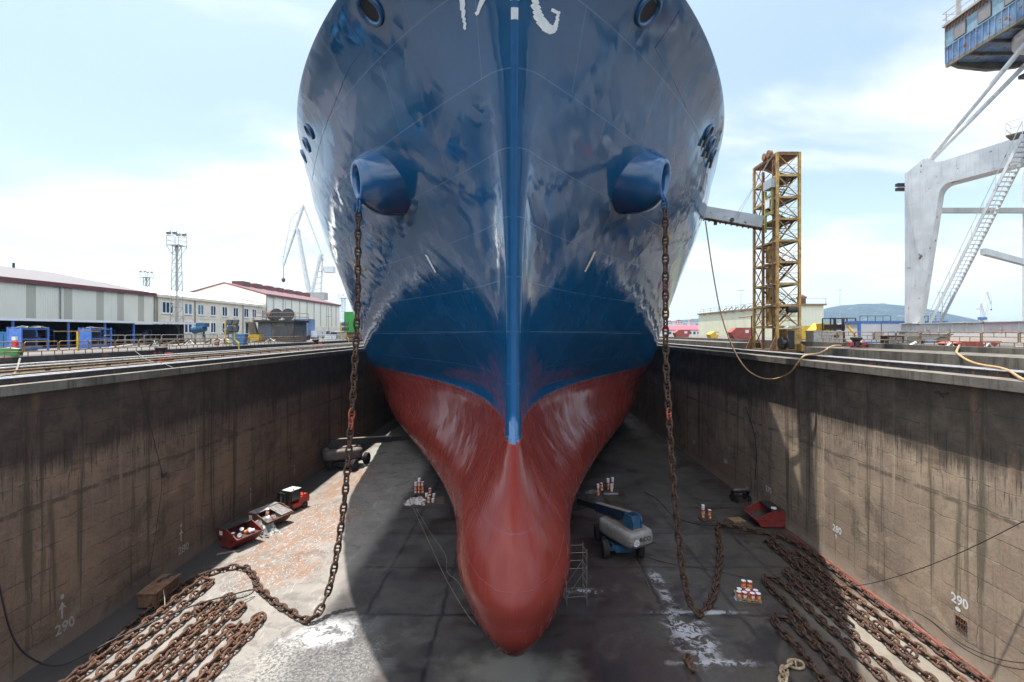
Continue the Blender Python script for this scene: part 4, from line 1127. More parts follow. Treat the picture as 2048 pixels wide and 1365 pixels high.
# tins beside the bulb, left group on a dark board
b0 = F(857, 1003)
tag(MB().obox((b0[0], b0[1], .025), (3.3, 2.4, .05), Matrix.Rotation(R(8), 3, 'Z')).build('board', MAT_WOODD), 'dark sheet board under the tins left of the bulbous bow', 'board')
rt = random.Random(4)
cx_, cy_ = F(838, 991)[:2]
pallet((cx_, cy_+.1, .052), R(5), 'pallet under the tall tin stack left of the bulbous bow', MAT_WOODD)
for ix, x in enumerate((-.36, 0.0, .36)):
    for k in range((3, 4, 3)[ix]):
        can((cx_+x, cy_+.15, .2+.40*k), 'tin in the tall stack left of the bulb, %s column, %s' % (('left', 'middle', 'right')[ix], ('lowest', 'second from below', 'third from below', 'topmost')[k]), 2 if (ix == 0 and k == 2) or (k == 3) else (k % 2), rt.uniform(-1, 1))
for k, (px, py, n_, kind, txt) in enumerate(((848, 1008, 1, 1, 'front'), (858, 1006, 2, 0, 'tallest pair, front right'), (866, 1005, 1, 2, 'right front'), (853, 994, 1, 2, 'white one, back middle'), (860, 992, 2, 0, 'back right pair'), (868, 995, 1, 2, 'back right end'))):
    a = F(px, py, .055)
    for j in range(n_): can((a[0], a[1], .055+.40*j), 'loose tin on the board left of the bulb, %s%s' % (txt, ', upper' if j else ''), kind if j == 0 else 0, rt.uniform(-1, 1))
q = F(833, 1006); crumple((q[0], q[1], .0), 2.2, 1.6, .7, 5.1, 16, paint('pale_wrapping', (.42, .38, .36), .6, .3, 5), 'wrapping', 'heap of pale torn plastic wrapping beside the left tins', 'wrapping')
# right group of tins by the bulb
for k, (px, py, n_, kind, txt) in enumerate(((1196, 991, 3, 1, 'left column'), (1203, 981, 2, 0, 'middle pair'), (1216, 979, 3, 0, 'tall column with white top'), (1225, 977, 3, 1, 'rear right column'), (1223, 983, 2, 2, 'front right pair of plain white ones'))):
    a = F(px, py)
    for j in range(n_): can((a[0], a[1], .40*j), 'tin right of the red bulb, %s, %s' % (txt, ('lowest', 'second', 'top')[j]), 2 if j == 2 else kind, rt.uniform(-1, 1))
q = F(1184, 985); crumple((q[0], q[1], 0), 1.5, 1.0, .45, 8.8, 12, paint('grimy_sheet', (.12, .11, .11), .7, .4, 5), 'sheet', 'grimy sheet crumpled right of the red bulb', 'sheet')
q = F(1222, 988); crumple((q[0], q[1], 0), 1.5, .6, .14, 9.8, 10, paint('grimy_pale_sheet', (.30, .26, .26), .7, .4, 5), 'sheet', 'pale flattened sheet before the tins right of the bulb', 'sheet')

# ------------------------------------------------------------------ skips
def make_skip(name, label, loc, rotz, mat, L=2.5, lid=None, corrug=False, sheet=True, group='waste skips on the dock floor', low=None, up=None):
    """open lip towards local +x, roofed part towards -x, length along y"""
    t = thing(name, label, 'skip', loc, rotz, group); H = L/2
    low = low or [(-.55, .10), (.55, .10), (1.30, .90), (-1.02, .90)]
    up = up or [(-1.02, .90), (1.30, .90), (.02, 1.52), (-.98, 1.52)]
    lx, lz = low[2]; bx_ = low[3][0]; rx, rz = up[2]; tx_, tz_ = up[3]
    m = MB(); tk = .04
    m.prism([low[0], low[1], (low[1][0], low[1][1]+tk), (low[0][0], low[0][1]+tk)], -H+.02, H-.02)                 # floor
    m.prism([low[1], low[2], (low[2][0]-.06, low[2][1]), (low[1][0]-.05, low[1][1]+.02)], -H, H)                  # front
    m.prism([low[0], low[3], (low[3][0]+.05, low[3][1]), (low[0][0]+.05, low[0][1]+.02)], -H, H)                  # back low
    m.prism([up[0], up[3], (up[3][0]+.05, up[3][1]), (up[0][0]+.05, up[0][1])], -H, H)                            # back high
    for s in (-1, 1):
        y = s*H
        m.prism(low, y-.02 if s > 0 else y-.02, y+.02); m.prism(up, y-.018, y+.018)
    m.build('body', mat, t, world=False)
    r = MB()
    for s in (-1, 1):
        y0, y1 = (s*H-.05, s*H+.05)
        r.beam((lx, s*H, lz), (rx, s*H, rz), .10, .05); r.beam((tx_, s*H, tz_), (rx, s*H, rz), .10, .05)
        r.beam((bx_, s*(H+.03), lz-.02), (lx+.02, s*(H+.03), lz-.02), .05, .10)
    r.beam((lx, -H-.05, lz), (lx, H+.05, lz), .10, .08)
    r.build('rim', mat, t, world=False)
    if lid is not None:
        if corrug:
            m = MB().box(-.98, .02, -H, H*.15, 1.535, 1.56)
            n_ = 13
            for k in range(n_):
                y = H*.18+(H*.80)*k/(n_-1); m.beam((-.55, y, 1.50), (1.18, y-.04, 1.02), .075, .03)
            m.box(-.98, -.45, H*.16, H, 1.535, 1.56)
        else:
            m = MB().box(-1.0, .0, -H-.02, -.015, 1.535, 1.565).box(-1.0, .0, .015, H+.02, 1.535, 1.565)
        m.build('lid', lid, t, world=False)
    f = MB()
    for s in (-1, 1): f.box(-.5, .5, s*H*.6-.06, s*H*.6+.06, 0, .10)
    f.build('foot_rail', MAT_BLACK, t, world=False)
    lg = MB()
    for s in (-1, 1):
        for x in (-.6, .75): lg.cyl((x, s*(H+.02), .74), (x, s*(H+.14), .74), .05, 8)
    lg.build('lifting_lug', MAT_BLACK, t, world=False)
    if sheet: MB().box(-.80, -.45, -H-.032, -H-.022, 1.02, 1.34).build('notice', MAT_WHITE, t, world=False)
    MB().prism([(low[0][0]+.05, .16), (low[1][0]-.05, .16), (lx-.13, lz-.06), (bx_+.08, lz-.06)], -H+.06, H-.06).build('dark_fill_liner', MAT_INNER, t, world=False)  # fill raised as a dark liner, painting the shade inside the skip
    return t
sk1 = F(459, 1098); sk1 = (sk1[0]+.25, sk1[1]+1.0, 0)
make_skip('waste_skip', 'dark red skip with black lid, open front full of paint tins, nearest on the left', sk1, R(-24), MAT_SKIP, 2.3, MAT_LID)
sk2 = F(514, 1066); sk2 = (sk2[0]+.3, sk2[1]+1.6, 0)
make_skip('waste_skip', 'rusty brown skip with corrugated lid beside the forklift', sk2, R(-20), MAT_SKIP2, 2.9, paint('galvanised_sheet', (.25, .235, .23), .45, .25, 3, .15), True)
sk3 = (22.42, 45.6, 0)
make_skip('waste_skip', 'bright red skip with open sloping mouth standing against the right dock wall', sk3, R(180), MAT_SKIP3, 2.6, MAT_LID, sheet=False, low=[(-1.02, .10), (1.02, .10), (1.48, .74), (-1.05, .74)], up=[(-1.05, .74), (1.48, .74), (.02, 1.45), (-1.02, 1.52)])
def inskip(base, rot, x, y, z): return (base[0]+x*math.cos(rot)-y*math.sin(rot), base[1]+x*math.sin(rot)+y*math.cos(rot), z)
for k, (x, y, z, kd, txt, tip) in enumerate(((.35,-.85,.85,0,'standing at the near end of the dark red skip',None),(.62,-.45,.98,1,'tipped over near the lip of the dark red skip',(1.3,.2,.4)),(.5,.1,.97,0,'lying in the middle of the dark red skip',(1.2,.5,1.4)),(.3,.55,.92,1,'lying deep in the far end of the dark red skip',(.8,.9,.2)),(.75,.3,.98,2,'white and lying by the lip of the dark red skip',(1.4,0,2.2)),(.05,.2,.95,0,'leaning under the lid of the dark red skip',(.7,.3,0)))):
    can(inskip(sk1, R(-24), x, y, z), 'paint tin ' + txt, kd, .4*k, 'tins thrown into the skips', tip)
for k, (x, y, z, kd, txt, tip) in enumerate(((.22,-.45,.85,0,'upright under another in the rusty skip',None),(.22,-.45,1.25,0,'standing high in the rusty skip opening',None),(.6,-.30,.97,1,'lying by the lip of the rusty skip',(1.3,.4,.8)),(.45,-.9,.97,2,'white and tipped in the near end of the rusty skip',(1.2,.1,2)))):
    can(inskip(sk2, R(-20), x, y, z), 'paint tin ' + txt, kd, .3*k, 'tins thrown into the skips', tip)
can(inskip(sk3, R(180), -.15, .75, 1.57), 'white tin lying on the roof of the bright red skip', 2, 0, 'tins thrown into the skips', (1.45, .1, .7))
MAT_SHEET = paint('translucent_plastic_sheet', (.20, .205, .20), .3, .3, 4)
q = inskip(sk2, R(-20), 1.15, -1.45, 0)
crumple((q[0], q[1], 0), 1.7, 1.5, .8, 2.2, 20, MAT_SHEET, 'plastic_sheet', 'grey plastic sheet draped over the lip of the rusty skip down to the floor', 'plastic sheet', .9, rot=R(-20), drape=lambda u, v_: max(.02, 1.12*max(0, min(1, .62-u*1.5+.25*v_))**1.3))
q = F(452, 1108); tag(MB().beam((q[0]-.6, q[1]-.2, .05), (q[0]+.9, q[1]+.55, .06), .22, .05).build('metal_plate', MAT_RIM), 'long pale metal strip lying before the dark red skip', 'metal strip')

# ------------------------------------------------------------------ forklift
fk = F(572, 1031); fk = (fk[0], fk[1]+1.3, 0)
MAT_FORK = paint('forklift_red_paint', (.42, .035, .022), .4, .2, 3, .06)
fl = thing('forklift', 'red forklift truck with pale cab roof parked between the rusty skip and the wall', 'forklift', fk, R(-22))
m = MB()   # travels towards -y, forks at -y
m.prism([(-1.15,.35),(.95,.35),(1.45,.55),(1.45,1.05),(1.05,1.25),(.35,1.15),(.3,.75),(-1.15,.75)], -.58, .58, 'x'); m.build('chassis', MAT_FORK, fl, world=False)
m = MB().prism([(.75,.55),(1.55,.55),(1.62,.75),(1.58,1.18),(1.3,1.38),(.75,1.32)], -.60, .60, 'x'); m.build('counterweight', MAT_FORK, fl, world=False)
m = MB()
for x in (-.55, .55):
    m.tube([(x,-.95,.75),(x,-.70,2.0),(x,.55,2.06),(x,.95,1.3)], .045, 6)
m.tube([(-.55,-.70,2.0),(.55,-.70,2.0)], .045, 6).tube([(-.55,.55,2.06),(.55,.55,2.06)], .045, 6); m.build('cab_frame', MAT_BLACK, fl, world=False)
m = MB().box(-.58,.58,-.74,.60,2.085,2.12); m.build('cab_roof', paint('pale_cab_roof', (.50,.58,.56), .3, .15, 4), fl, world=False)
m = MB().box(-.50,.50,-.80,-.78,1.0,1.9).box(.555,.565,-.6,.5,1.1,1.9).box(-.565,-.555,-.6,.5,1.1,1.9); m.build('cab_glass', MAT_GLASS, fl, world=False)
m = MB().box(-.25,.25,.05,.55,.8,.95).box(-.25,.25,.45,.6,.95,1.45); m.build('seat', MAT_BLACK, fl, world=False)
m = MB()
for x in (-.42,-.26,.26,.42): m.box(x-.05,x+.05,-1.42,-1.22,.12,2.1)
m.box(-.47,.47,-1.40,-1.26,2.02,2.10).box(-.47,.47,-1.40,-1.26,1.0,1.08).box(-.47,.47,-1.46,-1.38,.2,.32).box(-.47,.47,-1.46,-1.38,.62,.74); m.build('mast', MAT_BLACK, fl, world=False)
m = MB().cyl((-.08,-1.3,.2),(-.08,-1.3,1.7),.05,8).cyl((.08,-1.3,.2),(.08,-1.3,1.7),.05,8); m.build('lift_ram', MAT_RIM, fl, world=False)
for x in (-.30,.30): MB().box(x-.06,x+.06,-2.55,-1.46,.06,.10).box(x-.06,x+.06,-1.51,-1.46,.06,.72).build('fork', MAT_BLACK, fl, world=False)
def wheel(parent, x, y, r, w_, tyre=MAT_TIRE, rim=MAT_RIM, lugs=0, name='wheel'):
    p = [(r*.62,-w_/2),(r*.95,-w_/2),(r,-w_*.35),(r,w_*.35),(r*.95,w_/2),(r*.62,w_/2)]
    m = MB().lathe(p, (x,y,r), 22, 'x')
    for k in range(lugs):
        a = 2*math.pi*k/lugs
        for s in (-1,1):
            a2 = a + (math.pi/lugs if s > 0 else 0)
            c = Vector((x+s*w_*.24, y+math.cos(a2)*r, r+math.sin(a2)*r)); t_ = Vector((0,-math.sin(a2),math.cos(a2))); n_ = Vector((0,math.cos(a2),math.sin(a2)))
            M = Matrix((Vector((1,0,0)), t_, n_)).transposed() @ Matrix.Rotation(s*.5, 3, 'Z')
            m.obox(c, (w_*.5, r*.12, r*.14), M)
    o = m.build(name, tyre, parent, world=False, smooth=True)
    MB().lathe([(r*.60,-w_*.42),(r*.60,w_*.42)], (x,y,r), 18, 'x').lathe([(r*.25,-w_*.5),(r*.25,w_*.5)], (x,y,r), 12, 'x').build('rim', rim, o, world=False)
    return o
for x in (-.55,.55): wheel(fl, x, -.85, .40, .28, lugs=14); wheel(fl, x, 1.0, .33, .24, lugs=12)
MB().cyl((.5,-.3,2.12),(.5,-.3,2.26),.06,8).build('beacon', paint('orange_beacon', (.6,.2,.02), .3), fl, world=False)
# a small litter of fittings between skip and forklift, and a pump behind it
q = F(537, 1022); t = thing('pump_set', 'small grubby pump set with ochre drum between skip and forklift', 'pump', q)
MB().lathe([(.22,0),(.24,.05),(.24,.6),(.20,.66)], q, 14).build('drum', paint('ochre_paint', (.34,.18,.05), .6, .3, 4, .2), t)
MB().box(q[0]+.25,q[0]+.8,q[1]-.2,q[1]+.25,.05,.5).cyl((q[0]+.3,q[1],.6),(q[0]+.8,q[1],.6),.14,10).build('motor', MAT_RIM, t)
q = F(586, 1001); t = thing('workshop_trolley', 'small trolley with orange hose behind the forklift', 'trolley', q)
MB().box(q[0]-.4,q[0]+.4,q[1]-.3,q[1]+.3,.5,.58).box(q[0]-.38,q[0]-.33,q[1]-.28,q[1]-.23,0,1.1).box(q[0]+.33,q[0]+.38,q[1]-.28,q[1]-.23,0,1.1).box(q[0]-.38,q[0]-.33,q[1]+.23,q[1]+.28,0,.5).box(q[0]+.33,q[0]+.38,q[1]+.23,q[1]+.28,0,.5).build('frame', MAT_BLACK, t)
MB().tube([(q[0]+.25*math.cos(k*.7), q[1]+.22*math.sin(k*.7), .62+.03*k/3) for k in range(28)], .035, 6).build('hose_coil', paint('orange_hose', (.50,.11,.05), .5), t)

# ------------------------------------------------------------------ iron box by the left wall
q = (-23.5, 32.6, 0)
bx = thing('iron_box', 'big rusty iron box with framed lid against the left wall', 'box', q, R(4))
MAT_BOX = paint('rusty_box_iron', (.15,.085,.05), .8, .35, 2.5, .45)
m = MB().prism([(-.52,.10),(.52,.10),(.56,.92),(-.56,.92)], -1.25, 1.25); m.build('body', MAT_BOX, bx, world=False)
m = MB().box(-.62,.62,-1.31,1.31,.924,1.0)
for y in (-1.0,-.33,.33,1.0): m.box(.565,.60,y-.05,y+.05,.12,.92)
m.build('lid', MAT_BOX, bx, world=False)
m = MB()
for y in (-.9,.9): m.box(-.5,.5,y-.1,y+.1,0,.10)
m.build('foot', MAT_BLACK, bx, world=False)
cc = thing('coiled_chain', 'short thin dark chain heaped on the lid of the iron box', 'chain', (-23.5, 33.3, 1.0))
m = MB(); pa = [Vector((-23.75+.5*k/14+.12*math.sin(k*1.1), 32.7+1.1*k/14, 1.06+.05*abs(math.sin(k*.8)))) for k in range(15)]
for a, b in zip(pa[:-1], pa[1:]):
    m.tube([a+(b-a)*.05, a+(b-a)*.95], .045, 6)
m.build('links', MAT_BLACK, cc)
tag(MB().tube([(-23.0,32.2,.95),(-22.6,31.8,.45),(-22.3,31.4,.16),(-22.0,31.3,.1)], .022, 5).build('rope', paint('pale_rope', (.42,.36,.26), .9)), 'thin pale rope trailing from the iron box to the chain', 'rope')

# ------------------------------------------------------------------ boom lifts
MAT_LIFTGREY = paint('grey_engine_cover', (.25,.24,.23), .5, .2, 2.2, .06, stain=.5)
MAT_LIFTDUST = paint('dusty_cover_top', (.20,.155,.13), .8, .2, 3)
MAT_LIFTBLUE = paint('lift_blue_paint', (.028,.10,.19), .45, .25, 2.5, .08, stain=.3)
MAT_LIFTDBLUE = paint('lift_dark_blue_boom', (.012,.032,.07), .45, .35, 2.5, .1)
def boom_lift(label, loc, rot, cover, steel, boomm, blen, brise, text=None, basket=True, turn=0.0, size=1.2):
    """counterweight end towards local -y, boom towards +y"""
    t = thing('boom_lift', label, 'boom lift', loc, rot, 'boom lifts on the dock floor')
    m = MB().box(-.75,.75,-1.5,1.5,.42,.80).box(-1.05,1.05,-1.36,-1.10,.40,.60).box(-1.05,1.05,1.10,1.36,.40,.60).box(-.55,.55,-1.62,-1.5,.35,.85)
    m.build('chassis', steel, t, world=False)
    for x in (-1.22,1.22):
        for y in (-1.45,1.45): wheel(t, x, y, .57, .42, lugs=16)
    lower = set(children(t))
    MB().lathe([(.6,.80),(.6,1.0)], (0,-.1,0), 20).build('turntable', MAT_BLACK, t, world=False)
    # swept engine cover: rounded plan, with a channel for the boom
    def ring(z, g):
        pts = []
        for k in range(40):
            a = 2*math.pi*k/40; c, s = math.cos(a), math.sin(a)
            pts.append((math.copysign(abs(c)**.42, c)*(1.18-g), -.75+math.copysign(abs(s)**.42, s)*(2.0-g), z))
        return pts
    prof = [(1.02,.16),(1.10,.04),(1.25,0),(1.78,0),(1.95,.05),(2.03,.16),(2.06,.34)]
    rings = [ring(z, g) for z, g in prof]; m = MB()
    vs = [p for r_ in rings for p in r_]
    m.add(vs, [(i*40+k, i*40+(k+1)%40, (i+1)*40+(k+1)%40, (i+1)*40+k) for i in range(len(rings)-1) for k in range(40)] + [tuple(range(39,-1,-1))])
    m.build('engine_cover', cover, t, smooth=True, world=False, angle=50)
    m = MB(); m.add(ring(2.062,.34), [tuple(range(40))]); m.build('cover_top', MAT_LIFTDUST, t, world=False)
    m = MB().prism([(-2.05,1.30),(-1.35,1.30),(-1.0,2.35),(-1.2,3.0),(-1.95,3.0),(-2.15,2.6)], -.42, -.34, 'x').prism([(-2.05,1.30),(-1.35,1.30),(-1.0,2.35),(-1.2,3.0),(-1.95,3.0),(-2.15,2.6)], .34, .42, 'x').box(-.34,.34,-2.02,-1.95,2.08,2.98)
    m.build('boom_pivot', steel, t, world=False)
    p0 = Vector((0,-1.55,2.72)); dr = Vector((0, math.cos(brise), math.sin(brise))); p1 = p0 + dr*blen*.62
    m = MB().beam(p0, p1, .50, .62); m.build('boom', boomm, t, world=False)
    m = MB().beam(p0+Vector((0,.2,.325)), p1+Vector((0,0,.325)), .44, .03); m.build('boom_top_plate', MAT_LIFTDUST, t, world=False)
    p2 = p0 + dr*blen
    b2 = MB().beam(p1-dr*.3, p2, .36, .44); b2.build('inner_boom', MAT_BLACK, t, world=False)
    MB().cyl((0,-.3,1.6),(0,1.3,2.55+math.sin(brise)*2.6),.09,10).build('lift_ram', MAT_RIM, t, world=False)
    if basket:
        bk = MB(); c = p2 + Vector((0,.6,-.3)); z0 = c.z-.55
        bk.box(c.x-1.0,c.x+1.0,c.y-.4,c.y+.45,z0,z0+.06)
        for x in (-1,0,1):
            for y in (-.4,.45): bk.cyl((c.x+x,c.y+y,z0+.06),(c.x+x,c.y+y,z0+1.1),.025,6)
        for h in (.58,1.1):
            bk.tube([(c.x-1,c.y-.4,z0+h),(c.x+1,c.y-.4,z0+h),(c.x+1,c.y+.45,z0+h),(c.x-1,c.y+.45,z0+h)], .025, 6, closed=True)
        bk.build('basket', MAT_BLACK, t, world=False)
    if text:
        vs, fs = text_mesh(text, .42, .012)
        MB().add([(.12+a, -2.756, 1.60+b) for a, b in vs], fs).build('cover_lettering', MAT_BLACK, t, world=False, recalc=False)
        N = 24; m = MB()
        m.add([(-.62+.24*math.cos(2*math.pi*k/N), -2.755, 1.44+.24*math.sin(2*math.pi*k/N)) for k in range(N)], [tuple(range(N))])
        m.build('round_emblem', MAT_WHITE, t, world=False)
        m = MB()
        for k in range(6):
            a = k*math.pi/3
            m.add([(-.62+.20*math.cos(a+e), -2.759, 1.44+.20*math.sin(a+e)) if r_ else (-.62+.05*math.cos(a+e), -2.759, 1.44+.05*math.sin(a+e)) for e, r_ in ((-.12,1),(.12,1),(.5,0),(-.5,0))], [(0,1,2,3)])
        m.build('emblem_spokes', MAT_LIFTGREY, t, world=False)
        m = MB()
        for k in range(16): m.obox((-.98+k*.13, -2.745, 1.20), (.06,.02,.07), Matrix.Rotation(.5, 3, 'Y'))
        m.build('hazard_strip', MAT_BLACK, t, world=False)
    for c_ in children(t):
        if c_ not in lower: c_.rotation_euler.z = turn
    t.scale = (size, size, size)
    return t
boom_lift('grey covered boom lift with blue chassis and RICO lettering, right of the red bulb', (7.9, 40.3, 0), R(2), MAT_LIFTGREY, MAT_LIFTBLUE, MAT_LIFTDBLUE, 6.6, R(-7), 'RiCO', True, R(26), 1.1)
boom_lift('dark boom lift near the left wall, its boom stretched low across the sunlit strip', (-22.0, 64.6, 0), R(-8), paint('dusty_brown_cover', (.10,.085,.073), .6, .3, 2, .1), MAT_BLACK, MAT_BLACK, 9.6, R(-2), None, True, R(-56), 1.22)
# ------------------------------------------------------------------ scaffold tower right of the bulb
MAT_SCAF = paint('scaffold_tube', (.20,.185,.16), .5, .25, 5, .15)
sc_ = F(1152, 1214); sc_ = (sc_[0], sc_[1]+.6, 0)
st = thing('scaffold_tower', 'light tubular scaffold tower close to the right side of the bulb', 'scaffold', sc_, R(6))
for x, h in ((-.65, 5.6), (.65, 3.6)):
    m = MB()
    for y in (-.55,.55): m.cyl((x,y,0),(x,y,h),.024,6)
    z = .35
    while z < h: m.cyl((x,-.55,z),(x,.55,z),.02,6); z += .5
    m.build('end_frame', MAT_SCAF, st, world=False)
m = MB()
for y in (-.55,.55):
    m.cyl((-.65,y,.6),(.65,y,2.4),.018,6).cyl((-.65,y,2.4),(.65,y,2.4),.018,6).cyl((-.65,y,.6),(.65,y,.6),.018,6).cyl((-.65,y,3.4),(.65,y,3.4),.018,6)
m.build('brace', MAT_SCAF, st, world=False)
# compressor cart by the right wall
q = F(1484, 1004)
ct = thing('engine_cart', 'small dark wheeled engine cart by the right wall beyond the red skip', 'cart', (q[0], q[1]+.3, 0), R(10))
MB().box(-.95,.95,-.35,.35,.95,1.08).box(-.95,-.86,-.35,.35,.3,.95).box(.86,.95,-.35,.35,.3,.95).box(-.9,-.2,-.3,.3,.45,.55).build('frame', MAT_BLACK, ct, world=False)
MB().cyl((-.8,0,1.14),(.75,0,1.14),.10,10).box(.5,.8,-.2,.2,1.085,1.4).build('engine', MAT_RIM, ct, world=False)
for x in (-.75,.75): wheel(ct, x, -.45, .30, .18); wheel(ct, x, .45, .30, .18)

# ------------------------------------------------------------------ cables and hoses
MAT_CABLE = paint('black_cable', (.014,.014,.016), .6, .2, 4)
MAT_HOSER = paint('red_air_hose', (.34,.075,.05), .5, .2, 5)
MAT_HOSEY = paint('tan_rubber_hose', (.34,.215,.105), .6, .25, 3)
def cable(pts, r, label, mat=MAT_CABLE, cat='cable', group=None, it=3):
    return tag(MB().tube(smooth_path(pts, it), r, 6).build('cable' if cat == 'cable' else 'hose', mat, smooth=True, angle=180), label, cat, group)
cable([(-24.55, 22.0, 14.2), (-24.6, 23.5, 6.0), (-24.6, 24.2, 2.4), (-24.3, 25.0, .9), (-23.6, 25.6, .2), (-22.9, 26.6, .35), (-22.0, 27.6, .62), (-20.6, 30.0, .62), (-19.5, 31.2, .62), (-18.4, 31.9, .62), (-17.4, 33.2, .40), (-17.6, 32.2, .3), (-18.6, 31.2, .62)], .045, 'black cable hanging on the left wall and lying across the left chain rows')
cable([(23.3, 22.5, 9.2), (22.7, 25.5, 6.2), (22.1, 28.5, 3.6), (21.2, 31.2, 1.5), (20.2, 32.8, .70), (18.6, 33.8, .6), (17.9, 34.6, .55), (16.9, 34.6, .06), (14.0, 36.5, .05), (10.5, 37.6, .05), (8.6, 40.0, .05)], .022, 'thin black cable slung from the right wall down across the right chain rows')
for k, dz in ((0, 0), (1, .32)):
    cable([(23.35, 21.0, 3.4+dz), (23.2, 22.8, 1.9+dz), (23.1, 24.5, 1.15+dz*.8), (23.2, 26.5, .75+dz*.5), (23.4, 28.6, 1.0), (23.5, 30, .7)], .022, ('lower', 'upper')[k] + ' one of two thin cables sagging along the foot of the right wall', group='cables sagging along the right wall')
rh = random.Random(9)
for k in range(3):
    pts = []; y = 43.2 - k*.4
    while y > 21:
        pts.append((23.18 + .14*k - .12 + rh.uniform(-.12, .12), y, .05+.02*k)); y -= rh.uniform(1.2, 2.4)
    cable(pts, .024, ('outer', 'middle', 'inner')[k] + ' one of the red air hoses running along the foot of the right wall', MAT_HOSER, 'hose', 'red hoses along the right wall')
cable([F(1595, 1072), F(1600, 1080), F(1570, 1078), F(1580, 1070), F(1608, 1082), F(1585, 1083)], .03, 'coil of dark hose by the wall end of the right chain', MAT_CABLE, 'hose')
cable([F(1290, 985, .03), F(1318, 1000, .03), F(1345, 1035, .03), F(1395, 1050, .03), F(1428, 1052, .5), F(1440, 1047, .5)], .03, 'dark cable from the tins past the right chain', MAT_CABLE)
cable([F(824, 1010, .02), F(842, 1050, .02), F(870, 1110, .02), F(892, 1160, .02), F(935, 1232, .02), F(952, 1250, .02)], .018, 'thin pale line on the floor from the tins to the bulb foot', MAT_SCAF)
cable([F(830, 1012, .02), F(862, 1070, .02), F(896, 1112, .02), F(890, 1145, .02), F(915, 1160, .02), F(930, 1190, .02)], .016, 'second thin pale line curling on the floor left of the bulb', MAT_SCAF)
cable([F(1270, 1118, .02), F(1288, 1150, .02), F(1302, 1182, .02)], .016, 'short pale line on the floor beside the RICO lift', MAT_SCAF)
cable([(-25.1, 33.0, 14.2), (-25.12, 34.6, 9.0), (-25.1, 35.2, 7.2), (-25.12, 34.6, 4.0), (-25.05, 33.8, 1.2)], .016, 'thin dark line hanging down the left wall', MAT_CABLE)
tag(MB().lathe([(.02,-.2),(.16,-.15),(.18,.1),(.05,.22)], (-24.98, 35.1, 7.4), 10).build('float_block', MAT_BLACK), 'small dark block tied in the line hanging on the left wall', 'block')
cable([(23.45, 52, 9.6), (23.5, 50.2, 7.5), (23.5, 49.6, 5.2), (23.5, 50.0, 2.6)], .035, 'dark hose stub hanging on the lit part of the right wall', MAT_CABLE, 'hose')

# ------------------------------------------------------------------ left quay
MAT_CREAM_CLAD = None
def cladding(name, c, c2=None, period=.33, axis='y'):
    t = NT(name); v = t.pos(); s = t.sep(v); a = s[1] if axis == 'y' else s[0]
    n = t.noise(v, .3, 4)
    col = t.mix(t.ramp(n, .3, .7), tuple(x*.93 for x in c), c)
    st = t.noise(t.comb(t.math('MULTIPLY', a, 1.3), t.math('MULTIPLY', s[2], .1), 0), 1.0, 4)
    col = t.mix(t.math('MULTIPLY', t.ramp(st, .55, .75), .22), col, c2 or tuple(x*.6 for x in c))
    w_ = t.math('SINE', t.math('MULTIPLY', a, 2*math.pi/period))
    return t.fin(col, .55, 0, t.bump(w_, .35, .03))
MAT_CLAD = cladding('cream_cladding', (.84,.80,.66)); MAT_CLADX = cladding('cream_cladding_gable', (.80,.76,.62), None, .33, 'x')
MAT_LIGHTPANEL = cladding('grey_rooflight_panel', (.50,.475,.38))
MAT_REDTRIM = paint('dark_red_trim', (.15,.042,.042), .5, .15, 1)
MAT_ROOFG = cladding('pale_fibre_roof', (.135,.12,.12), (.075,.06,.06), 1.1)
MAT_ROOFR = cladding('pink_weathered_roof', (.125,.058,.062), (.07,.03,.033), .5)
MAT_PLASTER = paint('cream_plaster', (.78,.70,.56), .9, .12, .5, 0, stain=.12)
MAT_WHITEROOF = paint('white_flat_roof', (.80,.79,.78), .7, .05, .5)
MAT_PVC = paint('white_window_frame', (.78,.79,.80), .4, .05, 2)
MAT_PANE = paint('dark_window_pane', (.03,.045,.075), .08, .3, .6)
MAT_SHED = paint('shed_shade_dark', (.03,.028,.028), .9, .3, 1)  # near-black colour stands in for the shade under the canopy
MAT_DOWN = paint('grey_downpipe', (.22,.22,.21), .6)
MAT_RAILY = paint('ochre_railing', (.24,.15,.06), .6, .35, 3, .4, (.15,.075,.04))
MAT_RACK = paint('rack_blue_paint', (.085,.20,.56), .5, .25, 2, .06)
MAT_YEL = paint('yellow_paint', (.62,.40,.03), .45, .2, 2, .08)
MAT_STEELG = paint('galvanised_steel', (.36,.35,.33), .5, .25, 3, .12)
MAT_CRANEW = paint('crane_white_paint', (.60,.62,.62), .5, .12, .6, .04, stain=.15)

XB = -62.0
# warehouse with dark canopy
wh = thing('warehouse', 'long cream warehouse with red eaves and a pale sloping roof, left edge', 'warehouse', (XB, 62, QL))
ye = 84.6
MB().box(XB-34, XB, 38, ye, QL+.0, 23.7).build('wall', MAT_CLAD, wh)
MB().prism([(XB+.25,23.9),(XB-17,27.4),(XB-34.3,23.9),(XB-34.3,23.72),(XB+.25,23.72)], 37.8, ye+.2).build('roof', MAT_ROOFG, wh)
MB().box(XB+.252, XB+.42, 37.8, ye+.22, 23.45, 23.98).build('eaves_trim', MAT_REDTRIM, wh)
for px in (62, 136, 200, 241, 282):
    d = -XB*FPX/(1040-px); MB().box(XB+.004, XB+.03, d-.62, d+.62, 19.0, 23.44).build('light_panel', MAT_LIGHTPANEL, wh)
for px in (119, 308):
    d = -XB*FPX/(1040-px); MB().cyl((XB+.12, d, 18.8), (XB+.12, d, 23.44), .09, 8).build('downpipe', MAT_DOWN, wh)
for k in range(5): MB().cyl((XB-17, 56+k*5.5, 27.3), (XB-17, 56+k*5.5, 28.15), .16, 8).build('roof_vent', MAT_BLACK, wh)
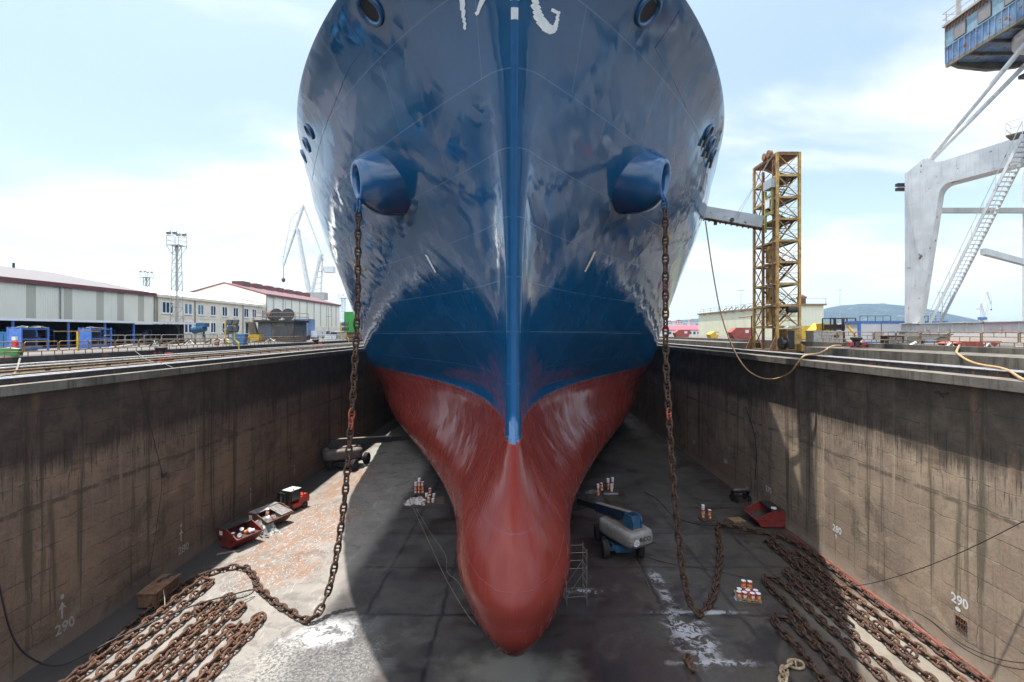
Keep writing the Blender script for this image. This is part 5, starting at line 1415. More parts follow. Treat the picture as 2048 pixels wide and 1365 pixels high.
MB().box(XB-17.6, XB-16.2, 64.5, 72, 27.25, 27.85).build('ridge_hood', MAT_WHITEROOF, wh)
cn = thing('canopy_shed', 'low open shed with flat roof and dark inside under the cream warehouse wall', 'shed', (-56, 60, QL))
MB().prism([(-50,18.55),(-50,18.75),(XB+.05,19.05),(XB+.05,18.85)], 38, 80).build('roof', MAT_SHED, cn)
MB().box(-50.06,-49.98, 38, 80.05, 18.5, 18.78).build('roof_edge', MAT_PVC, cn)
MB().box(XB+.05, XB+.25, 38, 80, QL, 18.8).build('back_shade_wall', MAT_SHED, cn)
MB().box(XB+.26, -50.6, 75.0, 75.3, QL, 18.5).build('end_shade_wall', MAT_SHED, cn)
for d in (44.5, 49.5, 55.6, 60.5, 65.0): MB().box(-50.3,-50.14, d-.08, d+.08, QL, 18.55).build('post', MAT_RACK, cn)
for d in (73.5, 79.4): MB().box(-50.3,-50.1, d-.1, d+.1, QL, 18.55).beam((-50.2, d-.1, 17.9), (-50.2, d-.8, 18.5), .1).build('post', MAT_BLACK, cn)
# stacks stored in the shed
rs = random.Random(12)
for k in range(7):
    y = 46+k*4.2; x = -56+rs.uniform(-1.5, 2.5)
    t = thing('storage_rack', 'dim loaded rack inside the dark shed, %s from the left' % ('first','second','third','fourth','fifth','sixth','last')[k], 'rack', (x, y, QL), 0, 'racks inside the dark shed')
    m = MB()
    for a in (-1.1,1.1):
        for b in (-.5,.5): m.box(x+a-.04, x+a+.04, y+b-.04, y+b+.04, QL, QL+2)
    for h in (.6,1.3,1.95): m.box(x-1.1, x+1.1, y-.5, y+.5, QL+h, QL+h+.05)
    m.build('frame', MAT_RACK, t)
    lm = rs.choice([MAT_SKIP, MAT_STEELG, MAT_LIFTBLUE, MAT_WOODD])
    for j in range(4):
        zz_ = QL+.652+(.7 if j % 2 else 0); tag(MB().box(x-.9+j*.45, x-.56+j*.45, y-.35, y+.3, zz_, zz_+rs.uniform(.2,.5)).build('box', lm, None), 'dim box on the %s storage rack inside the dark shed' % ('first','second','third','fourth','fifth','sixth','last')[k], 'box', 'boxes on the racks in the dark shed')

# office block
of = thing('office_building', 'cream two storey office block with white windows beside the warehouse', 'office building', (XB, 103, QL))
oa, ob = 85.2, 120.6
MB().box(XB-16, XB, oa, ob, QL, 23.35).build('wall', MAT_PLASTER, of)
MB().box(XB-16.2, XB+.45, oa-.2, ob+.2, 23.354, 23.85).build('cornice', MAT_PLASTER, of)
MB().prism([(XB+.3,23.854),(XB-9,25.9),(XB-16.1,23.854)], oa-.1, ob+.1).build('roof', MAT_WHITEROOF, of)
MB().box(XB+.0, XB+.05, oa, ob, 19.85, 20.25).build('string_course', MAT_PLASTER, of)
MB().prism([(XB+.1,23.86),(XB-5,25.2),(XB-5,25.0),(XB+.1,23.6)], ob+.21, ob+.5).build('roof_verge', MAT_REDTRIM, of)
wins = [(335,22,True),(372,7,False),(380,7,False),(401,12,False),(426,10,False),(449,10,False),(471,10,False),(492,9,False),(508,8,False),(526,6,False)]
for row, (zb, zt) in enumerate(((20.75, 22.55), (17.3, 19.15))):
    for k, (px, wpx, tri) in enumerate(wins):
        if row == 1 and k in (7, 9): continue
        d = -XB*FPX/(1040-px); w_ = wpx*d*d/(-XB)/FPX*.98
        fr = MB(); n_ = 3 if tri else (1 if wpx < 8 and k < 3 else 2)
        y0, y1 = d-w_/2, d+w_/2; X0 = XB+.002
        fr.box(X0, X0+.09, y0-.08, y1+.08, zb-.12, zb); fr.box(X0, X0+.09, y0-.08, y1+.08, zt, zt+.1)
        for j in range(n_+1): yy = y0+(y1-y0)*j/n_; fr.box(X0, X0+.085, yy-.07, yy+.07, zb+.002, zt-.002)
        wo_ = fr.build('window', MAT_PVC, of)
        MB().box(XB+.001, XB+.03, y0, y1, zb, zt).build('pane', MAT_PANE if not (k in (1,2,3) and row == 0) else paint('greenish_pane', (.16,.24,.26), .2, .2, 2), wo_)
        MB().box(XB+.001, XB+.22, y0-.2, y1+.2, zb-.24, zb-.125).build('sill', MAT_PVC, wo_)
for px in (313, 389, 485):
    d = -XB*FPX/(1040-px); MB().cyl((XB+.14, d, QL), (XB+.14, d, 23.3), .10, 8).build('downpipe', MAT_DOWN, of)
d = -XB*FPX/(1040-494)
dr_ = MB().box(XB+.002, XB+.06, d-.55, d+.55, 17.0, 19.3).build('door', MAT_PANE, of); MB().box(XB+.0, XB+1.1, d-.9, d+.9, 19.5, 19.62).build('porch_roof', MAT_DOWN, of)
m = MB().box(XB+.01, XB+1.4, d-1.0, d+.9, 16.85, 17.0)
for k in range(7): m.box(XB+.2, XB+1.4, d+.95+k*.3, d+1.25+k*.3, QL, 16.82-k*.17)
m.build('entrance_steps', MAT_PLASTER, of)
m = MB()
for k in range(4): m.cyl((XB+1.38, d-1+k*.6, 17), (XB+1.38, d-1+k*.6, 18), .03, 5)
m.cyl((XB+1.38, d-1, 18), (XB+1.38, d+.9, 18), .03, 5).cyl((XB+1.38, d+.9, 18), (XB+1.38, d+3, 16.7), .05, 5); m.build('stair_rail', MAT_PVC, of)

# gabled warehouse
gw = thing('warehouse', 'big gabled cream warehouse with pink roof and a row of red roof vents', 'warehouse', (XB, 147, QL))
ga, gb = 122, 172; XG = XB-20
pr = [(XB,QL),(XB,26.4),(XB-10,29.2),(XG,26.4),(XG,QL)]
MB().prism(pr, ga, ga+.3).build('gable_wall', MAT_CLADX, gw)
MB().box(XG, XB, ga+.304, gb, QL, 26.35).build('wall', MAT_CLAD, gw)
MB().prism([(XB+.3,26.36),(XB+.3,26.62),(XB-10,29.46),(XG-.3,26.62),(XG-.3,26.36),(XB-10,29.2)], ga-.25, gb+.25).build('roof', MAT_ROOFR, gw)
MB().prism([(XB+.32,26.3),(XB+.32,26.64),(XB-10,29.5),(XG-.32,26.64),(XG-.32,26.3),(XB-10,29.16)], ga-.32, ga-.256).build('verge', MAT_REDTRIM, gw)
MB().box(XB+.31, XB+.45, ga-.2, gb+.2, 26.1, 26.66).build('eaves_trim', MAT_REDTRIM, gw)
for k in range(7):
    y = 127+k*6.2; MB().box(XB-11.2, XB-8.4, y, y+3.6, 29.0, 30.3).build('roof_vent', MAT_REDTRIM, gw)
for px in (547, 566, 583, 599, 614, 628, 641, 653, 663, 672):
    d = -XB*FPX/(1040-px); MB().box(XB+.004, XB+.05, d-.38, d+.38, 19.1, 26.09).build('light_panel', MAT_LIGHTPANEL, gw)
MB().box(XB+.002, XB+.12, ga, gb, QL, 18.9).build('base_wall', MAT_PLASTER, gw)
MB().cyl((XB+.2, ga-.1, QL), (XB+.2, ga-.1, 26.1), .13, 8).build('downpipe', MAT_DOWN, gw)
for px, w_ in ((625, 1.4), (655, 1.4)):
    d = -XB*FPX/(1040-px); MB().box(XB+.122, XB+.16, d-w_, d+w_, 16.6, 17.6).build('window', MAT_PANE, gw)
for px in (571, 657):
    d = -(XB+3)*FPX/(1040-px); t = thing('lamp_post', 'thin grey lamp post before the gabled warehouse, ' + ('nearer the brown tanks' if px < 600 else 'nearer the green container'), 'lamp post', (XB+3, d, QL), 0, 'lamp posts before the gabled warehouse')
    MB().cyl((XB+3, d, QL), (XB+3, d, 25), .07, 6).build('pole', MAT_DOWN, t); MB().box(XB+3, XB+3.9, d-.12, d+.12, 22.0, 22.12).box(XB+2.2, XB+3, d-.12, d+.12, 22.0, 22.12).build('lamp_head', MAT_DOWN, t)

# floodlight masts
def flood_mast(label, x, y, zb, zt, wb, wt, plat, lod=True):
    t = thing('floodlight_mast', label, 'floodlight mast', (x, y, zb), 0, 'lattice floodlight masts')
    m = MB(); H = zt-zb; n_ = 11
    def w_at(z): return wb+(wt-wb)*min(1, (z-zb)/H)
    r = .05*(1 if lod else 2)
    for a in (-1,1):
        for b in (-1,1): m.beam((x+a*wb/2, y+b*wb/2, zb), (x+a*wt/2, y+b*wt/2, zt), r*1.6)
    for k in range(n_):
        z0 = zb+H*k/n_; z1 = zb+H*(k+1)/n_; w0, w1 = w_at(z0)/2, w_at(z1)/2
        for s in (-1,1):
            m.beam((x-w1, y+s*w1, z1), (x+w1, y+s*w1, z1), r); m.beam((x+s*w1, y-w1, z1), (x+s*w1, y+w1, z1), r)
            m.beam((x-w0, y+s*w0, z0), (x+w1, y+s*w1, z1), r*.9); m.beam((x+s*w0, y-w0, z0), (x+s*w1, y+w1, z1), r*.9)
    m.box(x-.05, x+.05, y-.05, y+.05, zb, zt)
    m.build('lattice', MAT_STEELG, t)
    p = MB().box(x-plat/2, x+plat/2, y-plat/2, y+plat/2, zt, zt+.1)
    for a in (-1,1):
        for b in (-1,1):
            p.cyl((x+a*plat/2, y+b*plat/2, zt-.3), (x+a*plat/2, y+b*plat/2, zt+1.6), .05, 5); p.beam((x+a*plat/2, y+b*plat/2, zt), (x+a*wt/2, y+b*wt/2, zt-1.5), .07)
    for h in (.8, 1.6): p.tube([(x-plat/2,y-plat/2,zt+h),(x+plat/2,y-plat/2,zt+h),(x+plat/2,y+plat/2,zt+h),(x-plat/2,y+plat/2,zt+h)], .045, 5, closed=True)
    p.build('platform', MAT_STEELG, t)
    for k in range(4):
        xx = x-plat/2+plat*(k+.5)/4; fl_ = MB().obox((xx, y-plat*.45+(k % 2)*plat*.8, zt+2.0), (.62,.30,.42), Matrix.Rotation(.6, 3, 'X')); fl_.build('floodlight', MAT_DOWN, t)
    MB().cyl((x-plat/2, y, zt+1.6), (x-plat/2, y, zt+4.0), .03, 4).build('lightning_rod', MAT_DOWN, t)
    return t
flood_mast('tall lattice floodlight mast in front of the office block', -56, 81.6, QL, 31.4, 1.35, .85, 1.95)
flood_mast('distant floodlight mast peeping over the warehouse roof', -127, 170, QL, 35.8, 1.6, 1.2, 2.8, False)
flood_mast('faint far floodlight mast behind the green container', -106, 300, QL, 37.5, 3.0, 1.9, 5, False)
flood_mast('small pale floodlight mast standing low beside the far end of the gabled warehouse', -138, 420, QL, 34, 3.0, 2.2, 7, False)

# level luffing harbour cranes
def luff_crane(label, base, k, mirror, jt, beak, house_col, group):
    """base: ground centre; points given as (x, z) offsets in metres, crane seen side on"""
    x0, y0, z0 = base; t = thing('harbour_crane', label, 'harbour crane', base, 0, group)
    s = -1 if mirror else 1
    def p(a, b, dy=0): return (x0+s*a*k, y0+dy*k, z0+b*k)
    m = MB()
    for a in (-5,5):
        for b in (-5,5): m.beam(p(a,0,b), p(a*.45,17,b*.45), 1.0*k)
    m.beam(p(-5,4,-5), p(5,4,-5), .7*k).beam(p(-5,4,5), p(5,4,5), .7*k).obox(p(0,17.5), (7*k,7*k,1.4*k)); m.build('portal', MAT_CRANEW, t)
    MB().obox(p(2.2,20.2), (9*k,5*k,3.8*k)).build('machine_house', house_col, t)
    m = MB().beam(p(-1,21,-1.2), p(4,42,-1), .8*k).beam(p(3.4,21,1.2), p(4.6,42,1), .7*k).beam(p(-1,21,1.2), p(4,42,1), .7*k)
    for q in range(6): m.beam(p(-.5+q*.8,23+q*3.2,-1.2), p(3.5+q*.2,24.5+q*3,1.2), .6*k)
    m.build('a_frame', MAT_CRANEW, t)
    MB().obox(p(8.4,34), (5*k,4*k,3.2*k)).beam(p(4.6,41), p(9,35), .6*k).build('counterweight', MAT_CRANEW, t)
    jx, jz = jt; bx_, bz = beak
    m = MB()
    for dy in (-1.6,1.6): m.beam(p(-2,21.5,dy), p(jx,jz,dy*.35), 1.1*k, 1.3*k)
    m.build('jib', MAT_CRANEW, t)
    tx, tz = jx+3.2, jz+12
    m = MB()
    for dy in (-.8,.8): m.beam(p(bx_,bz,dy*.4), p(tx,tz,dy), .5*k, .7*k)
    for q in range(1,7):
        f = q/7; m.beam(p(bx_+(tx-bx_)*f, bz+(tz-bz)*f), p(bx_+(tx-bx_)*f-1.6-2.5*f*(1-f)*4*.5, bz+(tz-bz)*f+.5), .35*k)
    m.beam(p(bx_-.8,bz+1), p(bx_+(tx-bx_)*.8-4.4, bz+(tz-bz)*.78), .35*k).beam(p(bx_+(tx-bx_)*.8-4.4, bz+(tz-bz)*.78), p(tx,tz), .35*k)
    m.build('fly_jib', MAT_CRANEW, t)
    m = MB().beam(p(tx,tz), p(4.6,42), .9*k).beam(p(jx+.6,jz), p(3.2,38), .35*k); m.build('tie_bar', MAT_CRANEW, t)
    MB().cyl(p(bx_,bz), p(bx_,bz-8), .15*k, 4).lathe([(.1*k,-8.6*k),(.9*k,-8*k),(1.0*k,-7*k),(.3*k,-6*k)], (p(bx_,bz)[0], y0, z0+bz*k), 8).build('hook_block', MAT_BLACK, t)
    return t
luff_crane('white luffing harbour crane rising behind the gabled warehouse', (-107.5, 260, QL), 1.0, False, (-8.2, 55.5), (-15.5, 36), MAT_STEELG, 'harbour cranes')
luff_crane('distant white and blue harbour crane seen under the big crane stairs', (464, 500, QR), .72, True, (-7, 46), (-10, 40), paint('blue_crane_house', (.05,.12,.30), .5), 'harbour cranes')

# machine house with brown tanks
mh = thing('machine_house', 'soot stained concrete winch house with two brown tanks on its roof', 'winch house', (-41, 88, QL))
xa, xb_, ya = -43.6, -38.0, 84
MB().prism([(xa-.6,QL),(xb_,QL),(xb_,19.0),(xa-.6,19.0)], ya+.35, ya+5).build('wall', paint('sooty_concrete', (.16,.15,.14), .9, .3, .8, 0, stain=.6), mh)
MB().box(xa-.9, xb_+.4, ya-.6, ya+5.2, 19.004, 19.35).build('roof', MAT_BLACK, mh)
MB().prism([(xa-1.6,QL),(xa-.05,QL),(xa-1.0,18.98),(xa-1.9,18.98)], ya-.3, ya+.34).build('buttress', MAT_PARAPET, mh)
MB().box(xa+2.0, xb_+.002, ya-.1, ya+.345, QL, 19.0).build('front_frame', MAT_PARAPET, mh)
MB().box(xa+2.35, xb_-.75, ya-.14, ya-.104, QL, 18.3).build('shutter', paint('dark_shutter', (.06,.06,.062), .5, .2, 2), mh)
MB().box(xa+.2, xa+1.7, ya+.3, ya+.346, QL, 18.9).build('side_opening', paint('blue_grey_panel', (.10,.12,.16), .5), mh)
m = MB()
for x in (xa-.9, xa+.6, xa+2.1, xa+3.6, xb_+.35):
    for y in (ya-.55, ya+5.1): m.cyl((x,y,19.35),(x,y,20.6),.035,5)
for h in (19.95, 20.6): m.tube([(xa-.9,ya-.55,h),(xb_+.35,ya-.55,h),(xb_+.35,ya+5.1,h),(xa-.9,ya+5.1,h)], .035, 5, closed=True)
m.build('roof_railing', MAT_RAILY, mh)
m = MB()
for a in (-.22,.22): m.cyl((xa-1.2+a,ya-.7,QL),(xa-1.2+a,ya-.7,19.4),.03,5)
for k in range(11): m.cyl((xa-1.42,ya-.7,QL+.3+k*.32),(xa-.98,ya-.7,QL+.3+k*.32),.02,5)
m.build('ladder', MAT_RAILY, mh)
for k in range(2):
    x = xa+2.5+k*1.95
    tk_ = thing('tank', 'brown cylindrical tank on the winch house roof, ' + ('left one' if k == 0 else 'right one'), 'tank', (x, ya+2.4, 19.36), 0, 'tanks on the winch house roof')
    a = Vector((x-2.6, ya+4.2, 20.35)) if k == 0 else Vector((x-1.7, ya+4.2, 20.35)); b = Vector((x, ya+.4, 20.35))
    MB().cyl(a, b, .95, 24).build('shell', paint('brown_tank_paint', (.13,.055,.035), .5, .35, 1.5, .2), tk_, smooth=True)
    dv = (b-a).normalized(); MB().cyl(b, b+dv*.06, .98, 24).build('end_cap', paint('grey_tank_end', (.07,.07,.075), .6), tk_)
    MB().box(x-1.2, x-.2, ya+1.2, ya+1.5, 19.352, 19.5).build('cradle', MAT_BLACK, tk_)
# green container and blue shed at the warehouse end
def container(name, label, cat, x0, x1, y0, y1, z0, z1, mat, ribs=True, axis='y'):
    t = thing(name, label, cat, ((x0+x1)/2, y0, z0))
    m = MB().box(x0, x1, y0, y1, z0+.12, z1-.1); m.build('body', mat, t)
    m = MB()
    for x in (x0,x1):
        for y in (y0,y1): m.box(x-.08, x+.08, y-.08, y+.08, z0, z1)
    for z in (z0, z1-.14):
        m.box(x0+.08, x1-.08, y0-.05, y0+.05, z, z+.14); m.box(x0-.05, x0+.05, y0+.08, y1-.08, z, z+.14); m.box(x1-.05, x1+.05, y0+.08, y1-.08, z, z+.14)
    m.build('frame', mat, t)
    if ribs:
        m = MB(); n_ = int((x1-x0)/.45)
        for k in range(n_): xx = x0+.3+(x1-x0-.6)*k/max(1,n_-1); m.box(xx-.07, xx+.07, y0-.04, y0-.001, z0+.2, z1-.2)
        n_ = int((y1-y0)/.6)
        for k in range(n_):
            yy = y0+.3+(y1-y0-.6)*k/max(1,n_-1); m.box(x1+.001, x1+.04, yy-.07, yy+.07, z0+.2, z1-.2); m.box(x0-.04, x0-.001, yy-.07, yy+.07, z0+.2, z1-.2)
        m.build('ribs', mat, t)
    return t
gc = container('container', 'bright green container standing high on dark supports behind the left chain', 'container', -38.6, -33, 110, 116, 17.3, 21.8, paint('green_container_paint', (.035,.30,.05), .45, .15, 1.2, .02))
MB().box(-38.4, -33.2, 110.2, 115.8, QL, 17.29).build('support', MAT_SKIP2, gc)
container('site_cabin', 'narrow blue cabin against the base of the gabled warehouse', 'cabin', -56.2, -52.6, 124, 128, QL, 20.6, paint('slate_blue_cabin', (.14,.22,.36), .5, .15, 1))

# blue steel racks on the quay
def blue_rack(label, x, y, w_, L, h):
    """end panel towards -y, open shelves towards +x; x is the open face"""
    t = thing('steel_rack', label, 'rack', (x, y, QL), 0, 'blue steel racks on the left quay')
    for a in (-w_, 0):
        for b in (0, L): MB().box(x+a-.06, x+a+.06, y+b-.06, y+b+.06, QL, QL+h+.12).build('post', MAT_RACK, t)
    for f in (.08, .5, .95): MB().box(x-w_, x+.05, y+.065, y+L-.065, QL+h*f, QL+h*f+.10).build('shelf', MAT_RACK, t)
    MB().box(x-w_+.065, x-.065, y-.04, y+.03, QL+.05, QL+h).build('end_panel', MAT_RACK, t)
    MB().box(x-w_-.03, x-w_+.03, y+.065, y+L-.065, QL+.3, QL+h-.15).build('back_panel', MAT_LIFTDBLUE, t)
    return t
for lab, x, y, w_, L, h, nm in (('blue open steel rack with black sheeting on top, further left', -43.5, 43.6, 1.15, 2.5, 2.05, 'further left'), ('blue open steel rack with black sheeting on top, right of the yellow post', -43.1, 50.2, 1.15, 2.5, 2.05, 'near the yellow post')):
    blue_rack(lab, x, y, w_, L, h)
    crumple((x-w_/2, y+L/2, QL+h+.05), w_*1.05, L*.95, .30, x, 14, paint('black_sheeting', (.05,.05,.05), .4, .4, 4), 'sheeting', 'bundle of black sheeting on top of the blue rack ' + nm, 'sheeting')
    for j in range(4):
        zb = QL+h*(.5 if j % 2 else .08)+.10
        tag(MB().cyl((x-.25-.2*j, y+.3, zb+.09), (x-.3-.18*j, y+L-.3, zb+.09), .08, 8).build('steel_pipe', MAT_BLACK if j % 2 else MAT_STEELG), ('thick grey', 'dark', 'thin grey', 'short dark')[j] + ' pipe on the %s shelf of the blue rack %s' % (('lower', 'upper', 'lower', 'upper')[j], nm), 'pipe')
MAT_CBLUE = paint('mid_blue_container', (.03,.16,.36), .5, .2, 1.2)
container('container', 'blue container at the left edge beside the blue rack', 'container', -50, -45.0, 43.8, 46.5, QL, 17.4, MAT_CBLUE)
t = thing('waste_bin', 'green bin full of scraps on the left parapet at the left edge', 'bin', (-36, 33.6, QL))
MB().prism([(-37.3,QL+.10),(-34.5,QL+.10),(-34.4,QL+.58),(-37.5,QL+.58)], 34.3, 34.7).build('body', paint('green_bin_paint', (.03,.22,.05), .5, .2, 2, .05), t)
MB().prism([(-37.3,QL+.582),(-34.6,QL+.582),(-35,QL+.64),(-36,QL+.70),(-37,QL+.63)], 34.35, 34.65).build('scraps', paint('torn_paper', (.45,.40,.34), .9, .4, 5), t)
for x in (-36.8, -34.9): MB().box(x-.1, x+.1, 34.35, 34.65, QL, QL+.10).build('foot', MAT_BLACK, t)
t = thing('fire_cabinet', 'small red cabinet with white top standing between green bin and blue rack', 'cabinet', (-41.0, 40.8, QL))
MB().box(-41.2,-40.85, 40.5, 40.75, QL, QL+1.05).build('body', paint('signal_red', (.55,.03,.035), .4), t)
MB().box(-41.2,-40.9, 40.52, 40.72, QL+1.052, QL+1.35).build('top', MAT_WHITE, t)
t = thing('yellow_post', 'tall yellow frame post between the two blue racks', 'post', (-40.4, 45.8, QL))
MB().box(-40.5,-40.36, 45.65, 45.8, QL, QL+1.75).build('upright', MAT_YEL, t); MB().box(-42.6,-38.4, 45.65, 45.8, QL+1.75, QL+1.84).build('top_bar', MAT_RAILY, t)

# railings: panels of bent tube along the parapets
def railing(label, x, ys, z, h, mat, seg=2.6):
    t = thing('railing', label, 'railing', (x, ys[0], z))
    y = ys[0]; k = 0
    while y < ys[1]:
        L = seg; m = MB(); a, b = y+.06, y+L-.06
        m.tube([(x,a,z+.36),(x,a,z+h-.08),(x,a+.08,z+h),(x,b-.08,z+h),(x,b,z+h-.08),(x,b,z+.36),(x,b-.05,z+.33),(x,a+.05,z+.33)], .036, 6, closed=True)
        m.tube([(x,a,z+.68),(x,b,z+.68)], .028, 5)
        for f in (.33,.66): m.tube([(x,a+(b-a)*f,z+(.34 if k % 2 else .68)),(x,a+(b-a)*f,z+(.68 if k % 2 else h))], .024, 5)
        for f in (.1,.5,.9): m.tube([(x,a+(b-a)*f,z-.02),(x,a+(b-a)*f,z+.34)], .032, 5)
        m.build('railing_panel', mat, t); y += seg; k += 1
    return t
railing('long rusty ochre tube railing on the left parapet', -34.15, (24.0, 78), 15.70, 1.0, MAT_RAILY)
railing('thin dark railing at the far part of the left quay', -34.6, (84, 160), 15.70, 1.0, MAT_DOWN, 4.0)
railing('grey inner fence behind the scrap heap on the left quay', -46.6, (56, 100), QL, 1.35, MAT_DOWN, 3.0)
# pipes in the trench behind the left rail
for k, (x, z, r, mt, lab) in enumerate(((-32.2, 15.30, .07, MAT_STEELG, 'upper grey pipe'), (-32.0, 15.14, .07, MAT_STEELG, 'lower grey pipe'), (-30.6, 15.06, .05, MAT_RAILY, 'upper ochre pipe'), (-29.4, 14.92, .05, MAT_RAILY, 'lower ochre pipe'))):
    t = thing('pipe_run', lab + ' of the pipes along the left parapet', 'pipe', (x, 15, 14.7), 0, 'pipes along the left parapet')
    MB().cyl((x, 12, z), (x, 200, z), r, 8).build('pipe', mt, t)
    m = MB(); y = 14
    while y < 110: m.box(x-.05, x+.05, y-.05, y+.05, 14.702, z-r); y += 5
    m.build('supports', MAT_BLACK, t)
# mooring bollards and small gear
def bollard(label, x, y, z, mat, s=1.0):
    t = thing('bollard', label, 'bollard', (x, y, z), 0, 'mooring bollards')
    MB().lathe([(.48*s,0),(.5*s,.06*s),(.30*s,.14*s),(.27*s,.55*s),(.46*s,.72*s),(.48*s,.86*s),(.30*s,.95*s)], (x,y,z), 18).build('post', MAT_BLACK, t, smooth=True)
    MB().obox((x,y,z-.14*s), (1.3*s,1.3*s,.28*s)).obox((x+.62*s,y,z+.32*s), (.5*s,.35*s,.22*s)).obox((x-.5*s,y,z+.3*s), (.35*s,.35*s,.3*s)).build('base', mat, t)
    return t
MAT_BRED = paint('bollard_red', (.32,.035,.045), .5, .3, 3, .15)
bollard('red based mooring bollard on the left parapet before the scrap heap', -33.3, 46.4, 15.0, MAT_BRED, 1.1)
bollard('small dark red bollard further along the left parapet', -33.3, 81.5, 15.1, MAT_BRED, 1.2)
bollard('rust red mooring bollard set in the right parapet', 29.6, 44.0, 16.02, MAT_BRED, 1.0)
def lamp_stand(label, x, y, z, h):
    t = thing('floodlight_stand', label, 'floodlight stand', (x, y, z), 0, 'floodlight stands on the left quay')
    m = MB()
    for a in (-.55,.55): m.tube([(x+a+.5,y,z-.35),(x+a+.45,y,z+.35),(x+a,y,z+.8),(x+a,y,z+h)], .09, 6)
    m.build('base_frame', MAT_YEL, t)
    m = MB().box(x-.6,x+.9,y-.06,y+.06,z+h*.52,z+h*.55).box(x-.6,x+.9,y-.06,y+.06,z+h*.8,z+h*.83); m.build('crossbar', MAT_RAILY, t)
    for k, (a, zz_) in enumerate(((0,.9),(.75,.9),(.05,.62),(.75,.62))):
        MB().obox((x+a, y-.15, z+h*zz_+.05), (.62,.22,.52), Matrix.Rotation(-.35,3,'X')).build('floodlight', MAT_BLACK, t)
    return t
lamp_stand('yellow floodlight stand with four lamps on the left parapet', -34.2, 59, 15.7, 3.1)
lamp_stand('far yellow floodlight stand with four lamps near the green container', -34.6, 98, 15.7, 3.6)
# loose machines and boxes
t = thing('blue_skip', 'blue steel bin beside the yellow floodlight stand', 'bin', (-35.5, 62, QL))
MB().prism([(-37.9,QL),(-36.5,QL),(-36.35,QL+1.35),(-38.05,QL+1.35)], 66, 66.9).build('body', MAT_CBLUE, t); MB().box(-38.1,-36.3,65.95,66.95,QL+1.352,QL+1.44).build('rim', MAT_CBLUE, t)
def blob_machine(label, x, y, s, mat):
    t = thing('blasting_machine', label, 'machine', (x, y, QL), 0, 'blue machines by the office')
    MB().cyl((x-.9*s,y,QL+2.1*s),(x+.9*s,y,QL+2.5*s),.62*s,12).box(x-.2*s,x+1.3*s,y-.5*s,y+.5*s,QL+2.6*s,QL+3.2*s).build('drum', mat, t)
    m = MB()
    for a in (-.9,.9): m.beam((x+a*s,y,QL),(x+a*.3*s,y,QL+2.0*s),.16*s)
    m.box(x-1.1*s,x+1.1*s,y-.6*s,y+.6*s,QL,QL+.2*s); m.build('stand', MAT_STEELG, t)
    return t
blob_machine('blue drum machine on a stand just right of the canopy shed', -47.5, 74, .95, MAT_LIFTBLUE)
blob_machine('smaller blue drum machine left of the yellow floodlight stand', -44.0, 76, .85, MAT_LIFTBLUE)
t = thing('waste_bin', 'small yellow bin before the winch house', 'bin', (-41.5, 80, QL)); MB().prism([(-43.4,QL),(-41.9,QL),(-41.7,QL+1.2),(-43.6,QL+1.2)], 80, 81.2).build('body', MAT_YEL, t); MB().box(-43.65,-41.65,79.95,81.25,QL+1.202,QL+1.28).build('rim', MAT_YEL, t)
t = thing('red_box', 'small red box left of the yellow floodlight stand', 'box', (-37.6, 62, QL)); MB().box(-37.9,-37.45,62,62.3,QL+.05,QL+.75).build('body', MAT_BRED, t); MB().box(-37.8,-37.55,62.05,62.25,QL+.752,QL+.92).build('cover', MAT_BRED, t)
# scrap heap of pipes and profiles
rsn = random.Random(21); cols = [MAT_STEELG, MAT_RIM, MAT_BLACK, MAT_SKIP2, paint('mint_scrap', (.36,.42,.36), .6), paint('bone_scrap', (.52,.48,.40), .7)]
wordl = ('grey','pale','black','rusty','mint green','bone coloured')
for k in range(26):
    x = rsn.uniform(-41.5, -36.5); y = 51+k*1.0; a = rsn.uniform(-.7,.7); L = rsn.uniform(1.0,2.6); c = k % 6; zz_ = QL+rsn.uniform(.08,.55)
    m = MB(); kind_ = k % 3
    p0 = (x-L/2*math.cos(a), y-L/2*math.sin(a), QL+.12); p1 = (x+L/2*math.cos(a), y+L/2*math.sin(a), zz_+.1)
    if kind_ == 0: m.cyl(p0, p1, .10, 8); nm, ct_ = 'scrap_pipe', 'pipe'
    elif kind_ == 1: m.beam(p0, p1, .22, .05).beam((p0[0],p0[1],p0[2]+.1),(p1[0],p1[1],p1[2]+.1), .05, .18); nm, ct_ = 'scrap_beam', 'steel beam'
    else: m.tube([p0, ((p0[0]+p1[0])/2, y+.3, zz_+.55), p1], .07, 7); nm, ct_ = 'bent_pipe', 'pipe'
    tag(m.build(nm, cols[c]), 'one of many scrap pipes and profiles heaped behind the ochre railing on the left quay', ct_, 'scrap pipes and profiles on the left quay')
for k in range(10):
    y = 92+k*5.5; x = -44+rsn.uniform(-3, 6); c = rsn.choice([MAT_CBLUE, MAT_STEELG, MAT_SKIP2, MAT_WHITE, MAT_LIFTDBLUE])
    t = thing('storage_crate', 'one of the low crates and bins stored along the far left quay', 'crate', (x, y, QL), 0, 'low crates on the far left quay')
    w_ = rsn.uniform(1.2, 2.4); h = rsn.uniform(.8, 1.8)
    MB().prism([(x-w_*.9,QL+.1),(x+w_*.9,QL+.1),(x+w_,QL+h),(x-w_,QL+h)], y, y+1.6).build('body', c, t); MB().box(x-w_-.05,x+w_+.05,y-.05,y+1.65,QL+h+.002,QL+h+.1).build('rim', c, t)
